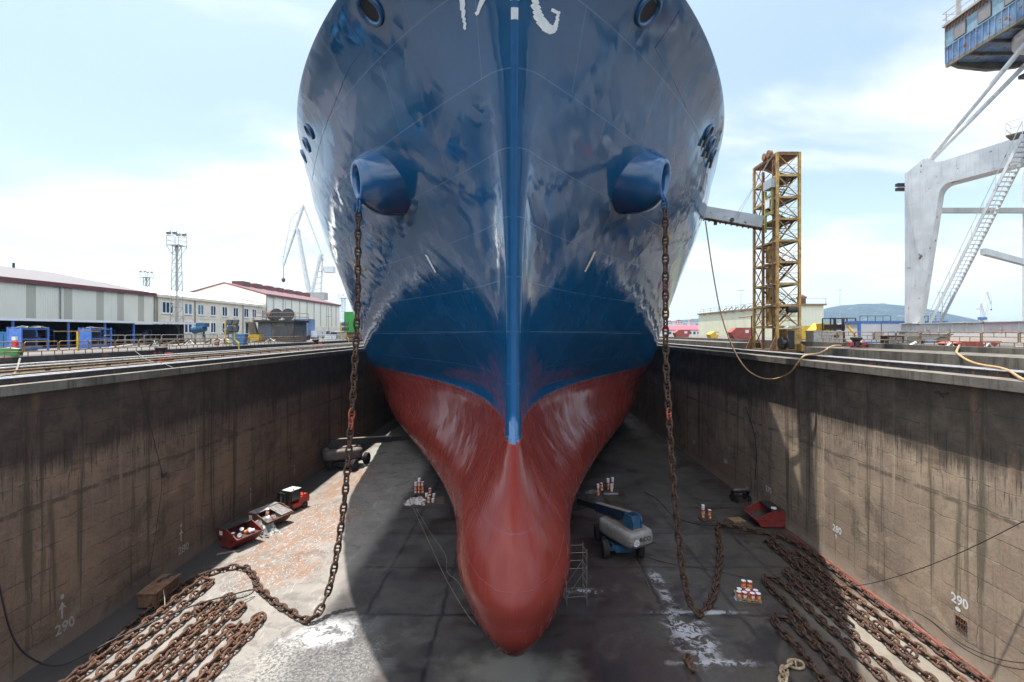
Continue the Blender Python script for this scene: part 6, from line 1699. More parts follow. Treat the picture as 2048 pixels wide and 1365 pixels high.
for k, (x, y) in enumerate(((-52, 128), (-49, 137), (-47, 146))):
    t = thing('parked_van', 'white parked van at the foot of the gabled warehouse, ' + ('nearest', 'middle', 'farthest')[k] + ' of three', 'van', (x, y, QL), R(90), 'white vans by the gabled warehouse')
    MB().prism([(-2.4,.35),(2.3,.35),(2.45,.9),(1.6,1.15),(.95,1.95),(-2.4,2.0)], -.95, .95, 'y').build('body', MAT_WHITE, t, world=False)
    MB().prism([(1.0,1.2),(1.5,1.2),(.95,1.85),(.6,1.85)], -.97, .97, 'y').build('window', MAT_PANE, t, world=False)
    for a in (-1.5,1.5):
        for b in (-.85,.85): MB().lathe([(.34,-.1),(.34,.1)], (a,b,.34), 14, 'y').build('wheel', MAT_TIRE, t, world=False)
cable([(-33.5, 33.5, 15.6), (-31.0, 30.8, 15.0), (-29.5, 29.0, 14.75), (-27.6, 27.0, 15.1), (-26.0, 24.5, 15.1), (-24.8, 22.4, 14.85)], .06, 'pale mooring rope lying across the left rail at the left edge', MAT_SCAF, 'rope')
cable([(-33.6, 43.6, 15.75), (-29.0, 39.0, 15.1), (-26.2, 36.6, 15.12), (-24.7, 35.6, 14.85)], .02, 'thin pale line strung across the left rail', MAT_SCAF)

# ------------------------------------------------------------------ lattice stair tower with gangway
MAT_OCHRE = paint('ochre_tower_paint', (.40,.255,.075), .6, .35, 1.6, .22, (.14,.065,.035))
MAT_OCHRE2 = paint('rusty_tower_paint', (.19,.105,.05), .75, .4, 2.0, .55, (.12,.055,.03))
MAT_OLIVE = paint('olive_lift_paint', (.27,.25,.06), .5, .25, 2, .15)
MAT_GREYP = paint('grey_gangway_paint', (.33,.36,.38), .5, .15, .8, .03, stain=.15)
tx0, tx1, ty0, ty1 = 28.0, 30.4, 54.4, 59.8; tzb, tzt = 15.6, 36.95
tw = thing('stair_tower', 'tall ochre lattice stair tower on the right edge of the dock', 'stair tower', ((tx0+tx1)/2, (ty0+ty1)/2, 15.06))
m = MB()
for x, y in ((tx0,ty0),(tx1,ty0),(tx0,ty1),(tx1,ty1)):
    m.box(x-.13, x+.13, y-.13, y+.13, 15.4, tzt)
m.build('corner_posts', MAT_OCHRE, tw)
lev = [17.9+k*2.36 for k in range(9)]
m = MB()
for k, z in enumerate(lev):
    m.beam((tx0+.13,ty0,z),(tx1-.13,ty0,z),.16,.22).beam((tx0+.13,ty1,z),(tx1-.13,ty1,z),.16,.22).beam((tx1,ty0+.13,z),(tx1,ty1-.13,z),.16,.22).beam((tx0,ty0+.13,z),(tx0,ty1-.13,z),.14,.2)
m.build('ring_beams', MAT_OCHRE, tw)
m = MB(); prevz = 15.5
for k, z in enumerate(lev):
    z0 = prevz+.1; z1 = z-.1
    if k > 0:
        m.beam((tx0+.1,ty0-.02,z0),(tx1-.1,ty0-.02,z1),.10,.08).beam((tx1-.1,ty0+.05,z0),(tx0+.1,ty0+.05,z1),.10,.08)
        m.beam((tx0+.1,ty1,z0),(tx1-.1,ty1,z1),.10,.08)
    m.beam((tx1,ty0+.1,z0),(tx1,ty1-.1,z1),.09,.08); prevz = z
m.build('cross_braces', MAT_OCHRE, tw)
# inner lift shaft side (rusty), facing the dock
m = MB(); prevz = 15.5
ym = (ty0+ty1)/2
m.box(tx0-.12,tx0+.12,ym+.35,ym+.60,15.4,tzt-1.2).box(tx0-.10,tx0+.10,ty0+.75,ty0+.95,15.4,tzt-.6)
for k, z in enumerate(lev):
    z0 = prevz+.1; z1 = z-.1
    m.beam((tx0,ym+.6,z0),(tx0,ty1-.1,z1),.09,.08).beam((tx0,ty1-.1,z0),(tx0,ym+.6,z1),.09,.08).beam((tx0,ty0+.1,z0),(tx0,ty0+.8,z1),.09,.08); prevz = z
m.build('shaft_lattice', MAT_OCHRE2, tw)
for k, z in enumerate(lev[:-1]):
    MB().box(tx0+.16, tx1-.1, ty0+.2, ty1-.2, z+.115, z+.16).build('landing', MAT_OCHRE2, tw) if k % 1 == 0 and k < 8 else None
for k in range(len(lev)-1):
    z0, z1 = lev[k]+.17, lev[k+1]
    m = MB(); ya_, yb_ = (ty0+.5, ty1-.6) if k % 2 else (ty1-.6, ty0+.5)
    xs = (tx0+.35, tx0+1.1) if k % 2 else (tx0+1.2, tx1-.25)
    for x in xs: m.beam((x,ya_,z0),(x,yb_,z1),.06,.22)
    for j in range(11):
        f = (j+.5)/11; m.box(xs[0]+.03, xs[1]-.03, ya_+(yb_-ya_)*f-.14, ya_+(yb_-ya_)*f+.14, z0+(z1-z0)*f, z0+(z1-z0)*f+.03)
    m.build('stair_flight', MAT_OCHRE2, tw)
    m = MB()
    for h in (.55,1.05): m.tube([(xs[1],ya_,z0+h),(xs[1],yb_,z1+h)], .025, 5).tube([(tx1-.02,ty0+.1,z0+h),(tx1-.02,ty1-.1,z0+h)], .02, 5).tube([(tx0+.2,ty0+.03,z0+h),(tx1-.2,ty0+.03,z0+h)], .02, 5)
    m.build('handrail', MAT_OCHRE, tw)
for k in range(4):
    z = lev[k+1]-1.5 if k else 18.4
    MB().box(tx0+.2, tx0+.75, ym-.6, ym+.3, lev[k]+.3, lev[k]+2.1).build('gate_leaf', MAT_OCHRE, tw)
MB().box(tx0+.15, tx1-.1, ty0+.15, ty1-.15, tzt-.3, tzt-.12).beam((tx0,ty0+.13,tzt-.1),(tx0,ty1-.13,tzt-.1),.2,.25).beam((tx0+.13,ty0,tzt-.1),(tx1-.13,ty0,tzt-.1),.2,.25).beam((tx1,ty0+.13,tzt-.1),(tx1,ty1-.13,tzt-.1),.2,.25).beam((tx0+.13,ty1,tzt-.1),(tx1-.13,ty1,tzt-.1),.2,.25).build('top_deck', MAT_OCHRE2, tw)
for k in range(2): MB().cyl((tx0-.25+k*.0, ty0+1.6+k*1.0, tzt+.35), (tx0+.15, ty0+1.6+k*1.0, tzt+.35), .42, 16).box(tx0-.1, tx0+.1, ty0+1.5+k*1.0, ty0+1.7+k*1.0, tzt+.03, tzt+.3).build('pulley', MAT_OCHRE2, tw)
MB().box(tx0-.3, tx1+.3, ty0-.4, ty1+.4, 15.064, 15.4).build('base_frame', MAT_OCHRE2, tw)
MB().box(tx0+.9, tx1+.15, ty0-.2, ty0+1.8, 15.42, 17.7).build('base_cabin', MAT_OCHRE, tw)
MB().box(tx0+1.05, tx0+1.75, ty0-.23, ty0-.201, 15.5, 17.5).build('cabin_door', MAT_BLACK, tw)
MB().prism([(tx0+.4,17.8),(tx0+2.0,17.8),(tx0+1.8,18.0),(tx0+.6,18.05)], ty0-1.3, ty0-.25).build('door_canopy', MAT_STEELG, tw)
m = MB()
for k in range(6): m.box(tx0+2.0+k*.22, tx0+2.2+k*.22, ty0-1.1, ty0-.3, 15.3-.0, 16.1-k*.14)
m.build('entry_steps', MAT_OCHRE, tw)
MB().lathe([(.25,-.35),(.62,-.33),(.62,-.26),(.28,-.22),(.28,.22),(.62,.26),(.62,.33),(.25,.35)], (tx0+.25, ty0-.75, 16.2), 20, 'x').build('winch_drum', MAT_BLACK, tw)
MB().prism([(tx0-1.1,15.08),(tx0-.3,15.08),(tx0-.15,16.9),(tx0-.3,16.9)], ty0-.2, ty0-.05).prism([(tx0-1.1,15.08),(tx0-.3,15.08),(tx0-.15,16.9),(tx0-.3,16.9)], ty1, ty1+.15).build('foot_strut', MAT_OCHRE2, tw)
MB().box(tx0-.6, tx0+.3, ty0+.2, ty0+1.9, 33.2, 34.15).build('hoist_box', MAT_GREYP, tw)
m = MB().box(tx0-.35,tx0-.15,ty0+.5,ty0+.75,30.3,33.2).box(tx0-.35,tx0-.15,ty0+2.0,ty0+2.25,28.6,33.2).box(tx0-.35,tx0-.15,ty0+.75,ty0+2.0,30.4,30.7).box(tx0-.35,tx0-.15,ty0+.75,ty0+2.0,32.3,32.5); m.build('hoist_carriage', MAT_OLIVE, tw)
MB().box(tx0-.4,tx0-.3,ty0+1.0,ty0+1.9,31.2,32.2).build('hoist_window', MAT_WHITE, tw)
MB().cyl((tx0+.9,ty0-.3,19.8),(tx0+1.9,ty0-.3,19.8),.35,12).build('cable_reel', MAT_BLACK, tw)
# gangway to the ship's deck
gg = thing('gangway', 'grey box sided gangway reaching from the ochre tower to the ship', 'gangway', (27.6, 57, 29.4))
ga_, gb_ = Vector((27.5, 57.0, 29.85)), Vector((21.6, 58.6, 31.35))
dv = (gb_-ga_); m = MB()
for s in (-.55,.55):
    o_ = Vector((.25*s*.6, s, 0)); m.prism([(0,-.62),(1,-.62),(1,.62),(0,.62)], 0, 0.001) if False else m.beam(ga_+o_, gb_+o_, .05, 1.30)
m.build('side_panel', MAT_GREYP, gg)
m = MB().beam(ga_-Vector((0,0,.70)), gb_-Vector((0,0,.70)), 1.2, .06)
for k in range(11):
    f = k/10; c = ga_+dv*f-Vector((0,0,.78)); m.beam(c-Vector((.1,.6,0)), c+Vector((.1,.6,0)), .10, .12)
m.build('walkway', MAT_OCHRE2, gg)
MB().beam(ga_+Vector((.1,-.59,-.35)), ga_+dv*.62+Vector((0,-.59,-.35)), .02, .05).build('white_line', MAT_WHITE, gg)
MB().cyl(ga_+dv*.55+Vector((0,-.75,-.45)), ga_+dv*.55+Vector((0,-.6,-.45)), .22, 14).build('sheave', MAT_BLACK, gg)
MB().beam(ga_+dv*.8-Vector((0,0,.8)), ga_+dv*.8-Vector((0,0,1.2)), .3).build('bracket', MAT_BLACK, gg)
m = MB()
for k in range(2): m.cyl(ga_+dv*(.52-.05*k)+Vector((0,-.6,-.4)), (tx0-.1, ty0+1.0+k*.5, 36.8), .022, 4)
m.build('hoist_rope', MAT_DOWN, gg)
cable([(21.5, 58.0, 30.3), (21.9, 57.0, 24.6), (22.0, 54.5, 18.5), (22.1, 50, 13.9), (22.35, 45.8, 12.9), (22.55, 42.2, 13.6), (22.7, 40.6, 15.0), (22.9, 40.4, 15.5), (24.0, 41.0, 15.55), (25.4, 42.2, 15.6), (27.5, 44, 16.2), (29.5, 46, 16.12)], .075, 'long tan hose looping from the gangway down over the right coping', MAT_HOSEY, 'hose')
cable([(31.2, 35.5, 16.45), (29.0, 33.2, 16.15), (26.6, 30.5, 16.1), (25.9, 28.6, 15.55), (24.7, 25.4, 15.55), (23.6, 23.6, 15.2), (23.0, 22.6, 15.15)], .07, 'tan hose lying over the right parapet and rail', MAT_HOSEY, 'hose')

# ------------------------------------------------------------------ cream tank building and the town behind
cb = thing('tank_building', 'square cream corrugated tank building with roof railing behind the ochre tower', 'building', (66, 125, QR))
MAT_CB = cladding('cream_corrugated', (.60,.60,.44), (.42,.42,.22), .9); MAT_CBX = cladding('cream_corrugated_front', (.62,.62,.48), (.46,.46,.28), .75, 'x')
MB().box(60, 66.2, 109.3, 168, QR, 23.15).build('wall', MAT_CB, cb)
MB().box(60.02, 66.18, 109.0, 109.296, QR, 23.14).build('front_wall', MAT_CBX, cb)
MB().box(59.6, 66.6, 108.5, 168.4, 23.154, 23.5).build('roof_slab', MAT_RAILY, cb)
m = MB(); y = 108.7
while y < 168: m.cyl((59.8,y,23.5),(59.8,y,24.7),.05,5); y += 6
m.tube([(59.8,108.7,24.7),(59.8,168,24.7)],.05,5).tube([(59.8,108.7,24.1),(59.8,168,24.1)],.05,5).tube([(59.8,108.7,24.7),(66.5,108.7,24.7)],.05,5).cyl((66.5,108.7,23.5),(66.5,108.7,24.7),.05,5)
m.build('roof_railing', MAT_RAILY, cb)
MB().lathe([(.9,23.502),(.9,24.9),(1.1,24.95),(1.1,25.3),(.9,25.35),(.3,25.8)], (63.6,113,0), 16).build('roof_stack', MAT_SKIP2, cb)
m = MB()
for k in range(9): m.tube([(61.3,116+k*4,23.5),(61.3,116.6+k*4,24.4+.3*(k%2)),(61.5,118.5+k*4,24.0),(61.3,119.5+k*4,23.5)], .14, 6)
m.build('roof_pipework', MAT_DOWN, cb)
for k, (x, y) in enumerate(((61.6, 122), (62.4, 126))): MB().cyl((x,y,23.5),(x+.5,y,26.2),.09,5).cyl((x+1.2,y,23.5),(x+.6,y,26.2),.09,5).build('roof_tripod', MAT_BLACK, cb)
m = MB()
for k in range(10): m.box(59.2, 59.6, 112+k*5.5, 112.4+k*5.5, 22.7, 23.15)
m.build('eave_bracket', MAT_RAILY, cb)
def street_lamp(label, x, y, h, dbl, z=QR):
    t = thing('street_lamp', label, 'street lamp', (x, y, z), 0, 'tall street lamps on the right quay')
    MB().cyl((x,y,z),(x,y,z+h),.14,6,.08).build('pole', MAT_STEELG, t)
    MB().obox((x+.7,y,z+h), (1.4,.3,.14)).obox((x-.7,y,z+h), (1.4,.3,.14)).build('lamp_head', MAT_DOWN, t) if dbl else MB().obox((x,y,z+h), (1.2,.3,.14)).build('lamp_head', MAT_DOWN, t)
street_lamp('tall street lamp between cream building and hill', 128, 200, 18.0, False)
street_lamp('two armed street lamp beyond the cream building roof', 88.4, 200, 17.8, True)
street_lamp('two armed street lamp seen through the big crane stairs', 125, 148, 13.0, True)
t = thing('flag_pole', 'thin bare pole right of the ship side', 'pole', (44, 150, QR)); MB().cyl((44,150,QR),(44,150,28),.07,5).build('pole', MAT_DOWN, t); MB().lathe([(.1,0),(.14,.1),(.02,.2)], (44,150,28), 8).build('finial', MAT_DOWN, t)
# far town
rt2 = random.Random(31); MAT_T = [paint('town_white', (.72,.73,.74), .8, .1, .05), paint('town_cream', (.62,.57,.48), .8, .1, .05), paint('town_pink', (.55,.42,.40), .8, .1, .05)]
MAT_TR = paint('town_red_roof', (.30,.12,.10), .8, .2, .05)
locs = []
for k in range(16): locs.append((1335+k*4.3+rt2.uniform(-1,1), rt2.uniform(640, 668), rt2.uniform(900, 1300)))
for k in range(10): locs.append((1640+k*9+rt2.uniform(-2,2), rt2.uniform(648, 662), rt2.uniform(900, 1400)))
for k, (px, py, d) in enumerate(locs):
    x = (px-1040)*d/FPX; zt = max(19, CZ-(py-664)*d/FPX); w_ = rt2.uniform(7, 18); h = rt2.uniform(7, 13)
    t = thing('town_house', 'one of the pale town buildings far across the harbour', 'town building', (x, d, 12), 0, 'town buildings across the harbour')
    MB().box(x-w_/2, x+w_/2, d, d+w_, 11.9, zt).build('wall', MAT_T[k % 3], t)
    if k % 2: MB().prism([(x-w_/2-.5,zt+.01),(x+w_/2+.5,zt+.01),(x,zt+2.5)], d-.5, d+w_+.5).build('roof', MAT_TR, t)
    else: MB().box(x-w_/2-.3, x+w_/2+.3, d-.3, d+w_+.3, zt+.01, zt+.6).build('roof', MAT_T[0], t)
    m = MB()
    for j in range(3): m.box(x-w_/2+w_*(j+.5)/3-.9, x-w_/2+w_*(j+.5)/3+.9, d-.06, d-.01, zt-3.6, zt-1.8)
    m.build('window', MAT_PANE, t)
rs_ = thing('long_shed', 'long low red roofed shed with white wall beyond the red skips', 'shed', (82, 260, QR))
MB().box(76, 97, 260, 275, QR, 18.2).build('wall', MAT_T[0], rs_); MB().prism([(75.6,18.21),(97.4,18.21),(97.4,18.5),(75.6,18.5)], 259.4, 260.4).prism([(259.4,18.2),(275.6,18.2),(267.5,20.6)], 75.6, 97.4, 'x').build('roof', paint('crimson_roof', (.34,.06,.09), .7), rs_)
m = MB()
for k in range(9): m.box(77.5+k*2.1, 78.7+k*2.1, 259.93, 259.99, QR, 17.4)
m.build('opening', MAT_PANE, rs_)

# ------------------------------------------------------------------ bins, crates, cabins on the right quay
def tipper(label, x, y, L, h, mat, flip=1, cat='skip', group='skips on the right quay'):
    t = thing('waste_skip', label, cat, (x, y, QR), 0, group)
    MB().prism([(x-L/2*.7,QR+.1),(x+L/2*.7,QR+.1),(x+L/2,QR+h),(x-L/2+(.9 if flip > 0 else 0),QR+h),(x-L/2,QR+h*.6)] if flip > 0 else [(x-L/2*.7,QR+.1),(x+L/2*.7,QR+.1),(x+L/2,QR+h*.6),(x+L/2-.9,QR+h),(x-L/2,QR+h)], y, y+2).build('body', mat, t)
    m = MB().box(x-L/2*.6, x+L/2*.6, y+.2, y+.4, QR, QR+.1).box(x-L/2*.6, x+L/2*.6, y+1.5, y+1.7, QR, QR+.1); m.build('foot_rail', MAT_BLACK, t)
    MB().box(x+.3, x+.9, y-.02, y-.004, QR+h*.55, QR+h*.8).build('notice', MAT_WHITE, t)
    return t
MAT_SK = paint('faded_red_skip', (.33,.07,.06), .6, .2, 1.5, .12)
tipper('red skip nearest the ship on the right quay', 33.9, 104, 3.3, 1.75, MAT_SK, 1)
tipper('red skip just left of the ochre tower', 38.0, 85, 4.2, 2.0, MAT_SK, 1)
tipper('small yellow skip between the two red skips', 36.6, 94.0, 1.8, 1.35, MAT_YEL, 1)
tipper('yellow skip half hidden behind the ochre tower', 43.8, 76, 2.9, 2.2, MAT_YEL, -1)
tipper('tall yellow skip right of the ochre tower', 42.3, 70.0, 2.0, 2.5, MAT_YEL, 1)
tipper('yellow skip left of the black crates', 41.6, 66.2, 2.5, 2.4, MAT_YEL, -1)
t = thing('metal_crate', 'grey sheet metal crate at the foot of the ochre tower', 'crate', (33.6, 53.5, 16.0)); MB().box(32.0,35.2,54.5,56,QR,QR+1.3).build('body', MAT_STEELG, t)
MB().box(31.95,35.25,54.45,56.05,QR+1.302,QR+1.4).build('lid', MAT_STEELG, t); MB().box(34.2,34.8,54.485,54.498,QR+.7,QR+1.0).build('label_plate', MAT_BLACK, t)
t = thing('yellow_prop', 'slanting yellow prop beside the grey crate', 'prop', (36, 54, QR)); MB().beam((35.6,54.3,QR+1.9),(36.4,53.2,QR),.18).box(36.2,36.7,53.0,53.4,QR-.002,QR+.06).build('strut', MAT_YEL, t); MB().box(35.4,35.8,54.2,54.4,QR+1.85,QR+1.98).build('head_plate', MAT_YEL, t)
for k in range(2):
    x, y = 38.6+k*1.62, 61.0; t = thing('frame_crate', ('left' if k == 0 else 'right') + ' one of the black framed crates stacked with gear right of the yellow skips', 'crate', (x, y, QR), 0, 'black framed crates')
    m = MB()
    for a in (-.72,.72):
        for b in (0,1.6): m.box(x+a-.06,x+a+.06,y+b-.06,y+b+.06,QR,QR+3.0)
    for h in (.1,1.5,2.9): m.box(x-.66,x+.66,y-.05,y+.05,QR+h,QR+h+.1).box(x-.66,x+.66,y+1.55,y+1.65,QR+h,QR+h+.1)
    m.build('frame', MAT_BLACK, t); MB().box(x-.62,x+.62,y+.06,y+1.5,QR+.25,QR+1.3).build('lower_load', MAT_YEL if k == 0 else MAT_STEELG, t); MB().box(x-.6,x+.6,y+.06,y+1.5,QR+1.62,QR+2.2).build('upper_load', MAT_BLACK, t)
MAT_CABW = paint('white_cabin_panel', (.56,.57,.60), .5, .06, 1); MAT_CABB = paint('cabin_blue_frame', (.06,.16,.42), .45)
def cabin(label, x0, x1, y0, y1, h):
    t = thing('site_cabin', label, 'cabin', ((x0+x1)/2, y0, QR), 0, 'white site cabins with blue frames')
    MB().box(x0+.1,x1-.1,y0+.05,y1,QR+.15,QR+h-.15).build('panel', MAT_CABW, t)
    m = MB()
    for x in (x0,x1-.25): m.box(x,x+.25,y0-.02,y0+.23,QR,QR+h)
    m.box(x0+.25,x1-.25,y0-.01,y0+.15,QR+h-.3,QR+h).box(x0+.25,x1-.25,y0-.01,y0+.15,QR,QR+.15).box(x0,x0+.2,y0+.23,y1,QR+h-.25,QR+h); m.build('frame', MAT_CABB, t)
    MB().box((x0+x1)/2-.03,(x0+x1)/2+.03,y0+.02,y0+.048,QR+.16,QR+h-.31).build('panel_joint', MAT_BLACK, t)
    w_ = MB().box(x0+1.6,x0+2.9,y0+.0,y0+.046,QR+.5,QR+1.3).build('window', MAT_STEELG, t)
    m = MB()
    for k in range(5): m.cyl((x0+.4+k*.9,y0+.4,QR+h),(x0+.4+k*.9,y0+.4,QR+h+.6),.03,5)
    m.tube([(x0+.4,y0+.4,QR+h+.6),(x0+4,y0+.4,QR+h+.6)],.03,5); m.build('roof_rail', MAT_BLACK, t)
cabin('white site cabin with blue frame left of the big crane leg', 39.3, 44.6, 58, 60.6, 2.55)
cabin('second white cabin with blue frame, partly behind the big crane sill', 44.9, 50.0, 58.4, 61, 2.55)
railing('ochre tube railing on the right parapet', 31.05, (26.0, 49.0), 16.38, 1.0, MAT_RAILY, 2.55)
tipper('low rust red skip behind the railing under the big crane', 37.3, 40.6, 3.7, .55, MAT_SK, 1)
t = thing('shelter', 'small dark open shelter roof left of the ochre tower', 'shelter', (36.6, 79, QR))
MB().cyl((36.6,79,QR),(36.6,79,20.0),.10,8).build('post', MAT_BLACK, t); MB().prism([(35.0,19.6),(37.4,20.1),(37.4,20.2),(35.0,19.7)], 78, 80).build('roof', MAT_OCHRE2, t)
# scrap behind the railing
rq = random.Random(5)
for k in range(9):
    x = rq.uniform(34.2, 37.8); y = 34+k*1.5; a = rq.uniform(0, 3); L = rq.uniform(.8, 1.6)
    tag(MB().cyl((x-L/2*math.cos(a),y-L/2*math.sin(a),QR+.1),(x+L/2*math.cos(a),y+L/2*math.sin(a),QR+.1+rq.uniform(0,.3)),.09,7).tube([(x,y,QR+.1),(x+.3,y+.1,QR+.4),(x+.5,y,QR+.1)],.05,6).build('scrap_pipe', (MAT_STEELG, MAT_WHITE, MAT_RIM)[k % 3]), 'one of the scrap pipe ends lying under the big crane sill', 'pipe', 'scrap pipes under the big crane')
for k, (x, y, lab) in enumerate(((34.6, 46.5, 'dark pump unit with canopy left of the crane wheel set'), (38.6, 49.5, 'grey control cabinet beside the crane wheel set'))):
    t = thing('equipment_cabinet', lab, 'cabinet', (x, y, QR)); MB().box(x-.8,x+.8,y-.4,y+.4,QR,QR+(.95 if k == 0 else 1.3)).build('body', MAT_BLACK if k == 0 else MAT_STEELG, t)
    MB().box(x-.9,x+.9,y-.5,y+.5,QR+(.952 if k == 0 else 1.302),QR+(1.02 if k == 0 else 1.38)).build('lid', MAT_STEELG, t); MB().box(x-.6,x+.6,y-.415,y-.402,QR+.2,QR+.8).build('door', MAT_RIM, t)

# ------------------------------------------------------------------ the big portal crane
pc = thing('portal_crane', 'huge white portal crane with blue machinery house, upper right corner', 'portal crane', (46, 43, QR))
MAT_PC = paint('weathered_crane_white', (.55,.56,.56), .55, .14, .7, .04, stain=.25)
MAT_PCB = paint('cab_blue_panels', (.065,.14,.31), .55, .35, 1.1, .26, fade=(.17,.27,.36), stain=.5)
MAT_PCL = paint('cab_pale_blue', (.18,.30,.37), .55, .25, 1.1, .18, stain=.4)
MAT_PCU = paint('cab_underside', (.15,.135,.105), .8, .3, .8, .2)
# sill beams and wheel sets
for X, nm in ((40.7, 0), (53.0, 1)):
    MB().box(X-.55, X+.55, 33.5, 52.6, 17.2, 18.2).build('sill_beam', MAT_PC, pc)
    m = MB(); y = 34
    while y < 52.6: m.box(X-.62, X-.552, y-.04, y+.04, 17.2, 18.2); y += 1.55
    m.box(X-.70, X+.70, 33.5, 52.7, 18.204, 18.27); m.build('sill_stiffener', MAT_PC, pc)
    for yc_ in (36.5, 49.5):
        MB().prism([(yc_-2.2,17.19),(yc_+2.2,17.19),(yc_+.7,16.6),(yc_-.7,16.6)], X-.4, X+.4, 'x').build('bogie', MAT_PC, pc)
        for s in (-1.2,1.2):
            MB().lathe([(.34,-.12),(.42,-.1),(.34,-.06),(.34,.12)], (X,yc_+s,QR+.42), 18, 'x').build('bogie_wheel', MAT_BLACK, pc)
            MB().box(X-.3,X+.3,yc_+s-.55,yc_+s+.55,QR+.5,QR+.72).build('wheel_yoke', MAT_STEELG, pc)
# legs with curved knees into the diagonal head beams
import itertools
CEN = Vector((46.9, 43.0, 34.6))
def leg(corner, lab):
    cx_, cy_ = corner; m = MB()
    dv = Vector((CEN.x-cx_, CEN.y-cy_, 0)); L = dv.length; dv.normalize(); sd = Vector((-dv.y, dv.x, 0))
    # side outline in (s along dv, z): tapered leg, curved knee, beam
    out = [(0,18.27),(1.20,18.27),(2.75,30.7)]
    for k in range(1,7):
        a = k/6*math.pi/2*.86; out.append((2.75+.95*(1-math.cos(a)), 30.7+1.25*math.sin(a)))
    out += [(L, 32.7), (L, 35.2), (3.2, 34.15), (2.6, 34.15), (1.9, 34.75), (1.5, 34.75), (0.2, 33.75), (0, 33.7)]
    n_ = len(out); W = .85
    vs = [Vector((cx_,cy_,0))+dv*s+sd*W+Vector((0,0,z)) for s, z in out]+[Vector((cx_,cy_,0))+dv*s-sd*W+Vector((0,0,z)) for s, z in out]
    m.add(vs, [tuple(range(n_)), tuple(range(2*n_-1,n_-1,-1))]+[(i,i+n_,(i+1)%n_+n_,(i+1)%n_) for i in range(n_)])
    m.build('leg', MAT_PC, pc)
for c in ((40.3,52.0),(40.3,34.2),(53.4,52.0),(53.4,34.2)): leg(c, '')
MB().box(39.0,40.2,51.6,52.0,32.0,32.3).box(39.0,40.2,51.6,52.0,32.45,32.75).build('buffer_fork', MAT_BLACK, pc)
# low tie beams
MB().beam((41.0,52.0,30.0),(53.4,52.0,30.0),.5,.5).build('tie_beam', MAT_PC, pc)
MB().beam((41.6,44.9,24.6),(52.8,50.8,24.0),.45,.55).build('tie_beam', MAT_PC, pc)
# slender raking struts to the slewing ring
ring_c = Vector((46.9,43.0,43.2))
for k, (c, o) in enumerate(itertools.product(((40.3,52.0),(53.4,52.0),(40.3,34.2),(53.4,34.2)), (-.5,.5))):
    a = Vector((c[0],c[1],0)); dv = Vector((CEN.x-c[0],CEN.y-c[1],0)).normalized(); sd = Vector((-dv.y,dv.x,0))
    p0 = a+dv*1.75+sd*o*.35+Vector((0,0,34.6)); p1 = ring_c+Vector((0,0,-.3))-dv*1.9+sd*o*3.6
    MB().cyl(p0, p1, .21, 12).build('raking_strut', MAT_PC, pc, smooth=True)
MB().lathe([(2.7,42.7),(3.3,43.0),(3.3,43.65),(2.6,43.7)], (ring_c.x,ring_c.y,0), 40).build('slewing_ring', MAT_PC, pc, smooth=True)
MB().lathe([(2.2,41.6),(2.5,42.69)], (ring_c.x,ring_c.y,0), 30).build('pintle_drum', MAT_PCU, pc)
# machinery house
hx0, hx1, hy0, hy1, hz0, hz1 = 42.45, 50.6, 34.0, 49.9, 44.05, 47.9
fl_ = MB().prism([(hx0+.05,hz0-.02),(hx0+1.2,hz0-.45),(hx0+4,hz0-.75),(hx1-1.2,hz0-.45),(hx1-.05,hz0-.02)], hy1-.5, hy1-.05).box(hx0,hx0+.25,hy0,hy1,hz0-.30,hz0-.004).box(hx1-.25,hx1,hy0,hy1,hz0-.30,hz0-.004)
for k in range(7): fl_.box(hx0+.255,hx1-.255,hy0+1+k*2.1,hy0+1.2+k*2.1,hz0-.28,hz0-.005)
fl_.build('house_floor_frame', MAT_PCU, pc)
MB().box(hx0,hx1,hy0,hy1,hz0,hz0+1.62).build('lower_panelling', MAT_PCB, pc)
MB().box(hx0+.02,hx1-.02,hy0+.02,hy1-.02,hz0+1.624,hz1-.62).build('window_band', MAT_PCL, pc)
MB().box(hx0+.0,hx1-.0,hy0,hy1,hz1-.616,hz1-.1).build('fascia', MAT_PCU, pc)
MB().box(hx0-.2,hx1+.2,hy0-.2,hy1+.2,hz1-.096,hz1+.15).build('roof', MAT_STEELG, pc)
m = MB(); y = hy1-.3
while y > hy0: m.box(hx0-.05,hx0-.002,y-.04,y+.04,hz0+.02,hz0+1.6); y -= .62
m.box(hx0-.06,hx0-.002,hy0,hy1,hz0+1.60,hz0+1.70); m.build('panel_rib', MAT_PCL, pc)
m = MB(); y = hy1-.2
while y > hy0: m.obox((hx0-.03,y,hz1-.36),(.05,.10,.5),Matrix.Rotation(.35,3,'X')); y -= .36
m.build('louvre', MAT_RUSTY, pc)
y = hy1-1.0; k = 0
while y > hy0+2:
    w_ = MB().box(hx0-.03,hx0-.0,y-1.35,y-.0,hz0+1.78,hz1-.72).build('window_frame', MAT_BLACK, pc)
    MB().box(hx0-.045,hx0-.032,y-1.28,y-.07,hz0+1.85,hz1-.79).build('window_panel', paint('grey_window_board', (.20,.195,.19), .5, .1, 2), w_); y -= 2.55; k += 1
MB().box(hx0-.04,hx0+.9,hy1,hy1+.05,hz0+.1,hz1-.2).build('end_panel', paint('stained_mint_panel', (.38,.42,.33), .6, .25, 1.5, .25), pc)
m = MB()
for y in (hy1-.1,hy1-3.2,hy1-6.3): m.cyl((hx0+.0,y,hz1+.15),(hx0+.0,y,hz1+1.3),.04,5)
for h in (.7,1.3): m.tube([(hx0+2.5,hy1+.2,hz1+h),(hx0-.1,hy1+.2,hz1+h),(hx0-.1,hy0,hz1+h)], .035, 5)
m.build('roof_railing', MAT_STEELG, pc)
